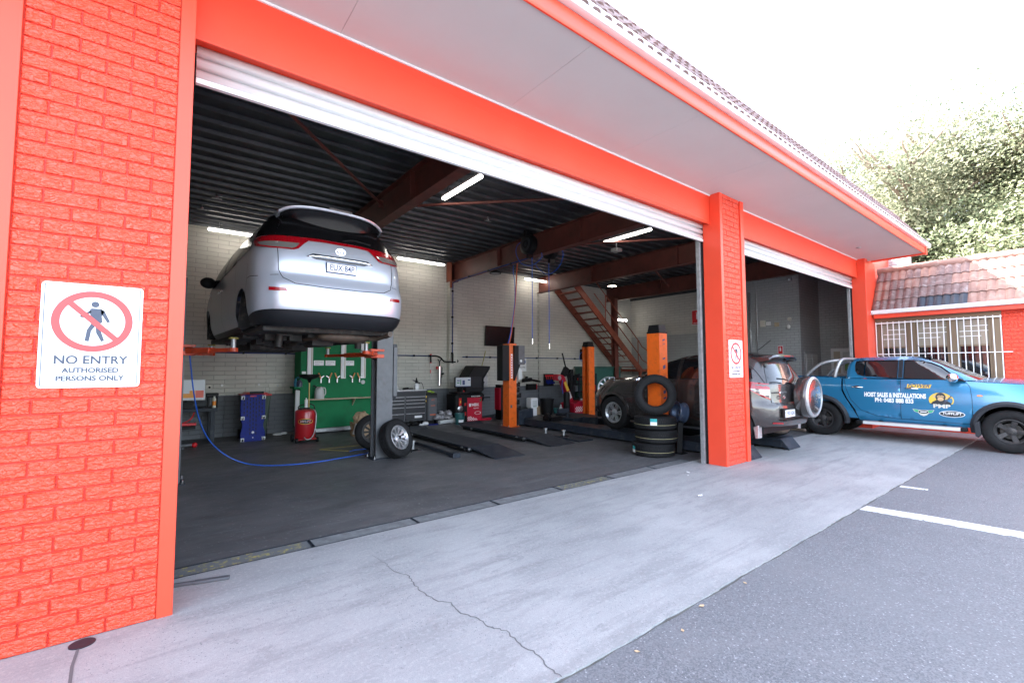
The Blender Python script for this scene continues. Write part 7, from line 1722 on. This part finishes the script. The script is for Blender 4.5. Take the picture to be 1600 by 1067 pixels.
def chequer(par, x0, z0, y, nx, nz, s):
    b = MB()
    for i in range(nx):
        for j in range(nz):
            if (i+j) % 2 == 0 and i*.30+j < nx*.30+.7: b.box(x0+i*s, x0+i*s+s*.96, y-.0025, y-.0004, z0+j*s, z0+j*s+s*.96)
    return b.build('chequer_pattern', M['white'], par)
chequer(rp, -.035, .04, 0, 11, 5, .030)
b = MB(); oval_pts = []; n = 24; vs = []
for rr in (1, .82):
    for i in range(n): a = 2*pi*i/n; vs.append((.31+.11*rr*cos(a), -.001, .25+.045*rr*sin(a)))
b.add(vs, [(i, (i+1) % n, n+(i+1) % n, n+i) for i in range(n)]); b.build('logo_ring', M['white'], rp, fix=False, solid=.001)
b = MB(); b.box(.39, .43, -.004, -.0005, .58, .66); b.build('green_badge', M['green'], rp)
b = MB(); b.box(-.42, .12, .06, .12, 1.0, 1.30); mo = b.build('monitor', M['black'], t, bevel=.008); b = MB(); b.box(-.40, .10, .055, .0595, 1.02, 1.28); b.build('display', M['lit_screen'], mo)
b = MB(); b.box(-.36, -.27, .052, .0545, 1.18, 1.21); b.box(-.18, -.10, .052, .0545, 1.07, 1.20); b.box(.0, .08, .052, .0545, 1.19, 1.22); b.box(-.40, .10, .052, .0545, 1.02, 1.035); b.build('display_marks', M['navy'], mo); b = MB(); b.box(-.36, -.28, .052, .0545, 1.12, 1.145); b.box(-.25, -.225, .052, .0545, 1.07, 1.22); b.build('display_green', M['green'], mo)
b = MB(); b.cyl((-.15, .12, .80), (-.15, .12, 1.02), .03); b.box(-.36, .1, .05, .5, .82, .86); b.build('monitor_stand', M['black'], t)
# hood: curved guard
hp_ = [(-.02, .84), (-.02, 1.10), (.06, 1.33), (.24, 1.60), (.27, 1.625), (.84, 1.61), (.82, 1.54), (.74, 1.46), (.65, 1.35), (.59, 1.22), (.575, 1.08), (.60, .97), (.60, .90), (.52, .84)]
b = MB(); b.prism(hp_, 'y', .10, .62); hd = b.build('wheel_guard', M['black'], t, bevel=.02)
b = MB(); b.prism([(.03, 1.12), (.10, 1.31), (.54, 1.28), (.50, 1.10), (.52, .98), (.05, .98)], 'y', .094, .0995); b.build('guard_panel', M['trim'], hd, bevel=.003)
b = MB(); b.obox((.56, .08, .92), (.555, .08, 1.24), .03, .03); b.obox((.555, .08, 1.24), (.78, .08, 1.54), .03, .03); b.build('guard_lip', M['flare'], hd, bevel=.006)
b = MB(); b.obox((.50, .2, .80), (.62, .2, 1.0), .05, .05); b.obox((.62, .2, 1.0), (.66, .2, 1.15), .04, .04); b.build('guard_arm', M['black'], t, bevel=.01)
b = MB(); b.cyl((.50, .3, .66), (.62, .3, .66), .06, n=18); b.cyl((.60, .3, .66), (.66, .3, .66), .11, n=24); b.cyl((.66, .3, .66), (.95, .3, .66), .02, n=12); b.build('shaft', M['black'], t, smooth=40)
b = MB(); b.lathe([(0, 0), (.07, 0), (.09, .015), (.07, .03), (0, .03)], (-.30, -.02, .40), (0, -1, 0), 24); b.build('hanging_cone', M['steel'], t, smooth=40); b = MB(); b.box(-.34, -.26, -.028, -.0205, .48, .70); b.box(-.16, -.10, -.028, -.0205, .48, .56); b.box(-.16, -.10, -.028, -.0205, .20, .30); b.box(-.33, -.25, -.028, -.0205, .14, .24); b.build('red_mark', M['red_plastic'], t); b = MB(); b.box(-.31, -.28, -.032, -.0285, .56, .63); b.build('warning_sticker', M['yellow'], t)
b = MB(); b.sphere((.10, .2, .88), .06, 10, 6, (2, 1, .5)); b.sphere((.0, .25, .87), .05, 10, 6, (1.6, 1, .6)); b.sphere((.2, .22, .88), .05, 10, 6, (1.4, 1, .7)); b.build('red_rag', M['red_plastic'], t, smooth=True)
b = MB(); b.tube([(7.55, 8.2, .85), (7.75, 8.3, 1.15), (8.0, 8.4, 1.7), (8.15, 8.45, 2.1)], .014, sub=4); tag(b.build('yellow_hose', mat('dull_yellow', (.30, .28, .07), .5), smooth=True), 'thin yellow air line rising behind the black balancer hood', 'hose')
b = MB(); b.box(7.42, 7.80, 7.62, 7.82, 0, .07); tag(b.build('red_toolbox', M['cherry'], bevel=.01), 'low red box on the floor right of the wheel balancer', 'box')
b = MB(); b.tube([(7.4, 7.9, .02), (7.9, 7.8, .12), (8.6, 7.95, .13), (8.9, 8.2, .1)], .018, sub=5); b.box(7.8, 8.9, 7.85, 8.3, .02, .06); tag(b.build('wheel_lifter_frame', M['dark_steel']), 'low dark tubular frame on the floor between the balancer and post', 'frame')
t = thing('inflator_stand', 'dark stand with a red side panel behind the orange lift post', 'stand', (8.02, 7.4, 0)); b = MB(); b.box(-.02, .10, 0, .3, .0, 1.05); b.build('frame', M['black'], t, bevel=.01); b = MB(); b.box(-.06, -.02, .02, .28, .30, .95); b.build('side_panel', M['cherry'], t)
t = thing('wall_dispenser', 'grey and white dispenser on the back wall behind the post', 'dispenser', (8.15, 8.5, 1.18)); b = MB(); b.box(-.16, .12, 0, .09, -.22, .12); b.build('case', M['galv'], t, bevel=.02); b = MB(); b.box(-.12, .12, .0, .08, .18, .34); b.build('paper_pack', M['white_plastic'], t, bevel=.006)
# white can, carton, black bin, bottle
t = thing('coolant_drum', 'white plastic coolant drum with printed label left of the black bin', 'drum', (9.55, 7.8, 0)); b = MB(); b.box(-.15, .15, -.13, .13, .26, .58); b.build('drum_top', M['white_plastic'], t, bevel=.03); b = MB(); b.box(-.11, .12, -.11, .11, 0, .26); b.build('drum_base', M['white_plastic'], t, bevel=.02); b = MB(); b.box(-.10, .10, -.133, -.1302, .32, .50); b.build('drum_label', M['frosted'], t); b = MB(); b.box(-.08, .08, -.1345, -.133, .30, .315); b.build('label_stripe', M['green'], t)
wall_box('carton', 'brown carton on the floor behind the white drum', 'box', (9.86, 8.05, .14), (.26, .3, .28), 'paper')
b = MB(); b.lathe([(0, 0), (.18, 0), (.235, .50), (.25, .50), (.25, .53), (.225, .53), (.22, .48), (.17, .02), (0, .02)], (10.15, 7.75, 0), n=32); tag(b.build('rubbish_bin', M['black'], smooth=40), 'round black rubbish bin right of the white coolant drum', 'bin')
b = MB(); b.lathe([(0, 0), (.05, 0), (.055, .2), (.03, .26), (.022, .32), (0, .32)], (10.60, 7.55, 0), n=18); o = tag(b.build('cleaner_bottle', M['white_plastic'], smooth=40), 'small white bottle with green label right of the black bin', 'bottle'); b = MB(); b.cyl((10.60, 7.55, .06), (10.60, 7.55, .17), .056); b.build('bottle_label', M['green'], o, smooth=40)
b = MB(); b.lathe([(0, 0), (.09, 0), (.10, .18), (0, .18)], (10.72, 7.9, 0), n=18); tag(b.build('teal_tin', mat('teal_tin', (.02, .12, .12), .4), smooth=40), 'short teal tin behind the small white bottle', 'tin')
# tyre changer
t = thing('tyre_changer', 'red tyre changer with tilted column, black head and chequered base', 'tyre changer', (11.25, 7.45, 0))
b = MB(); b.prism([(-.42, .02), (.55, .02), (.55, .42), (-.10, .44), (-.42, .36)], 'y', -.30, .35); rp = b.build('base_cabinet', M['cherry'], t, bevel=.01)
chequer(rp, -.36, .08, -.30, 16, 4, .045)
vs = []; n = 20; b = MB()
for rr in (1, .82):
    for i in range(n): a = 2*pi*i/n; vs.append((.36+.10*rr*cos(a), -.301, .33+.04*rr*sin(a)))
b.add(vs, [(i, (i+1) % n, n+(i+1) % n, n+i) for i in range(n)]); b.build('logo_ring', M['white'], rp, fix=False, solid=.001)
b = MB(); b.obox((-.22, .1, .40), (-.62, .1, 1.22), .16, .20, (0, 1, 0)); co_ = b.build('tilt_column', M['cherry'], t, bevel=.01)
b = MB(); b.obox((-.40, -.005, .78), (-.55, -.005, 1.08), .11, .012, (0, 1, 0)); b.build('yellow_decal', M['yellow'], co_); b = MB(); b.obox((-.28, -.005, .52), (-.38, -.005, .73), .12, .012, (0, 1, 0)); b.build('white_decal', M['white'], co_)
b = MB(); b.obox((-.56, .1, 1.20), (-.90, .1, 1.24), .18, .20); b.build('column_head', M['cherry'], t, bevel=.01); b = MB(); b.cyl((-.80, -.02, 1.22), (-.80, .0, 1.22), .07); b.build('head_cap', M['galv'], t)
b = MB(); b.obox((-.62, .0, 1.30), (-.46, .0, 1.55), .16, .16); b.obox((-.46, 0, 1.45), (-.34, 0, 1.05), .06, .06); b.obox((-.50, .0, 1.55), (-.66, 0, 2.05), .04, .04); b.build('mount_head', M['black'], t, bevel=.01)
b = MB(); b.box(-.12, .02, .15, .3, .42, 1.50); b.box(.05, .55, .2, .3, 1.20, 1.26); b.box(.0, .10, .1, .3, 1.0, 1.30); b.box(.12, .4, .18, .3, .95, 1.0); b.obox((-.05, .1, 1.48), (-.3, .1, 1.3), .03, .03); b.build('helper_arm', M['black'], t, bevel=.008)
b = MB(); b.lathe([(0, 0), (.19, 0), (.19, .04), (.06, .06), (0, .06)], (.25, .0, .46), n=28); b.build('turntable', M['steel'], t, smooth=40)
b = MB(); b.lathe([(0, .0), (.10, .02), (.11, .08), (.11, .66), (.09, .74), (0, .77)], (-.62, -.15, 0), n=24); b.build('air_tank', M['black'], t, smooth=40)
b = MB(); b.tube([(-.74, -.1, .7), (-.78, -.1, .95), (-.75, -.1, 1.15)], .012, sub=3); b.build('blue_line', M['blue_hose'], t, smooth=True)
t = thing('alloy_rim', 'large bare silver rim standing above the bonnet of the brown car', 'wheel', (11.2, 5.95, .90)); t.rotation_euler = (radians(-6), 0, radians(-40))
b = MB(); rim(b, .36, .22, 12, 'multi', -1); b.build('spoked_rim', M['alloy'], t, smooth=35)
b = MB(); b.cyl((11.2, 6.0, 0), (11.2, 6.0, .52), .10, n=20); b.box(10.95, 11.45, 5.75, 6.25, 0, .05); tag(b.build('wheel_stand', M['dark_steel'], bevel=.01), 'dark steel stand holding the bare silver rim', 'stand')
t = thing('parts_washer', 'dark green parts bench beneath the stairs behind the orange post', 'bench', (13.0, 8.1, 0)); b = MB(); b.box(-.75, 1.0, -.35, .4, .12, 1.55); b.build('body', M['dark_green'], t, bevel=.02); b = MB(); b.box(-.78, 1.03, -.38, .43, 1.551, 1.60); b.build('lid', M['dark_green'], t, bevel=.01)
random.seed(77)
t = thing('parts_rack', 'cluttered dark rack of parts beside the tyre changer', 'rack', (12.0, 7.8, 0))
b = MB(); [b.box(-.45, .45, -.2, .3, z, z+.02) for z in (.3, .7, 1.1)]; [b.box(x-.02, x+.02, y-.02, y+.02, 0, 1.35) for x in (-.44, .44) for y in (-.18, .28)]; b.build('shelving', M['dark_steel'], t)
for i in range(16):
    x = random.uniform(-.38, .38); z = random.choice((.32, .72, 1.12)); h = random.uniform(.08, .22); b = MB()
    if i % 2: b.lathe([(0, 0), (.05, 0), (.05, h*.8), (.02, h), (0, h)], (x, random.uniform(-.15, .1), z), n=14)
    else: b.cbox((x, random.uniform(-.12, .15), z+h/2), (.12, .14, h))
    tag(b.build('part_container', M[random.choice(['black', 'frosted', 'galv', 'red_plastic', 'grey_steel'])], t, smooth=40, bevel=.004))

# ------------------------------------------------------------------ trees beyond the office wing
def leaf_mat(name, c1, c2):
    m = bpy.data.materials.new(name); m.use_nodes = True; nt = m.node_tree; L = nt.links.new; b = nt.nodes['Principled BSDF']
    oi_ = nt.nodes.new('ShaderNodeNewGeometry'); mx = nt.nodes.new('ShaderNodeMix'); mx.data_type = 'RGBA'; mx.inputs['A'].default_value = (*c1, 1); mx.inputs['B'].default_value = (*c2, 1)
    L(oi_.outputs['Random Per Island'], mx.inputs['Factor']); L(mx.outputs['Result'], b.inputs['Base Color']); b.inputs['Roughness'].default_value = .55
    tr = nt.nodes.new('ShaderNodeBsdfTranslucent'); L(mx.outputs['Result'], tr.inputs['Color']); ms = nt.nodes.new('ShaderNodeMixShader'); ms.inputs[0].default_value = .45
    L(b.outputs[0], ms.inputs[1]); L(tr.outputs[0], ms.inputs[2]); L(ms.outputs[0], nt.nodes['Material Output'].inputs['Surface']); return m
M['leaf'] = leaf_mat('gum_leaves', (.10, .14, .07), (.30, .31, .19)); M['leaf2'] = leaf_mat('olive_leaves', (.12, .15, .09), (.33, .32, .22))
M['bark'] = mat('bark', (.24, .19, .15), .85, var=.3, vs=4, bump=.5, bs=20)
def tree(lab, loc, H, R, n_cl, seed, m='leaf', cat='tree', nleaf=95, ls=.15):
    rnd = random.Random(seed); t = thing('gum_tree', lab, cat, loc, 0, 'trees beyond the office wing')
    tips = []; b = MB()
    def grow(p, d, r, ln, lv):
        pts = [p]; q = p.copy(); dd = d.copy()
        for k in range(4):
            dd = (dd+V((rnd.uniform(-.22, .22), rnd.uniform(-.22, .22), rnd.uniform(-.05, .16)))).normalized(); q = q+dd*ln/4; pts.append(q.copy())
        b.tube(pts, [r*(1-.13*i) for i in range(5)], 7)
        if lv >= 4: tips.append(q); return
        if lv >= 2: tips.extend([pts[3], pts[2], q])
        for k in range(rnd.choice((2, 3)) if lv else 5):
            a = rnd.uniform(0, 2*pi); sp = rnd.uniform(.35, .8)
            nd = (dd+V((cos(a), sin(a), .1))*sp).normalized(); grow(pts[rnd.choice((3, 4))], nd, r*.6, ln*rnd.uniform(.66, .85), lv+1)
    grow(V((0, 0, -.2)), V((.02, 0, 1)), H*.028, H*.30, 0)
    b.build('trunk', M['bark'], t, smooth=True)
    mx = max(sqrt(p.x**2+p.y**2) for p in tips); mz = max(p.z for p in tips)
    cl = []
    for p in tips: cl.append(p)
    rnd.shuffle(cl); cl = cl+[q+V((rnd.gauss(0, R*.13), rnd.gauss(0, R*.13), rnd.gauss(0, R*.09))) for q in cl for _ in range(2)]; rnd.shuffle(cl); cl = cl[:n_cl*3]
    vs = []; fs = []
    for p in cl:
        cr_ = rnd.uniform(.5, 1.15)*R/6
        for k in range(nleaf):
            u = V((rnd.gauss(0, 1), rnd.gauss(0, 1), rnd.gauss(0, .55))).normalized()*cr_*rnd.uniform(.3, 1)**.6; c = p+V((u.x, u.y, u.z*.6))
            a = V((rnd.uniform(-1, 1), rnd.uniform(-1, 1), rnd.uniform(-1, .4))).normalized(); s_ = ls*rnd.uniform(.6, 1.4); w_ = a.orthogonal().normalized()*s_*.32
            i = len(vs); vs += [c-a*s_*.5, c+w_, c+a*s_*.6, c-w_]; fs.append((i, i+1, i+2, i+3))
    b = MB(); b.v = [tuple(v) for v in vs]; b.f = fs; b.m = [0]*len(fs)
    me = bpy.data.meshes.new('crown'); me.from_pydata(b.v, [], fs); me.materials.append(M[m]); o = bpy.data.objects.new('crown', me); C.objects.link(o); o.parent = t
    return t
tree('tall broad gum tree rising highest behind the office roof at the right edge', (33, -3.0, 0), 15.8, 9, 320, 4, 'leaf')
tree('spreading gum tree behind the corner where both roofs meet', (30, 4.0, 0), 18.5, 10, 330, 9, 'leaf2')
tree('low leafy tree behind the end of the workshop gutter', (32, 8.5, 0), 18.5, 10, 330, 15, 'leaf')
tree('dense gum tree behind the office ridge near the right frame edge', (27, -7.5, 0), 11.5, 7, 240, 23, 'leaf2')
tree('dark foliaged tree between the two tallest gums, farther back', (40, 1.0, 0), 14.5, 8, 240, 31, 'leaf')
tree('pale green tree closest to the tall gum, filling the gap above the ridge', (31, -1.0, 0), 10.5, 7, 240, 44, 'leaf')
tree('rounded tree behind the ridge cap, left of the pale green one', (29, 6.0, 0), 11.5, 7, 240, 52, 'leaf2')
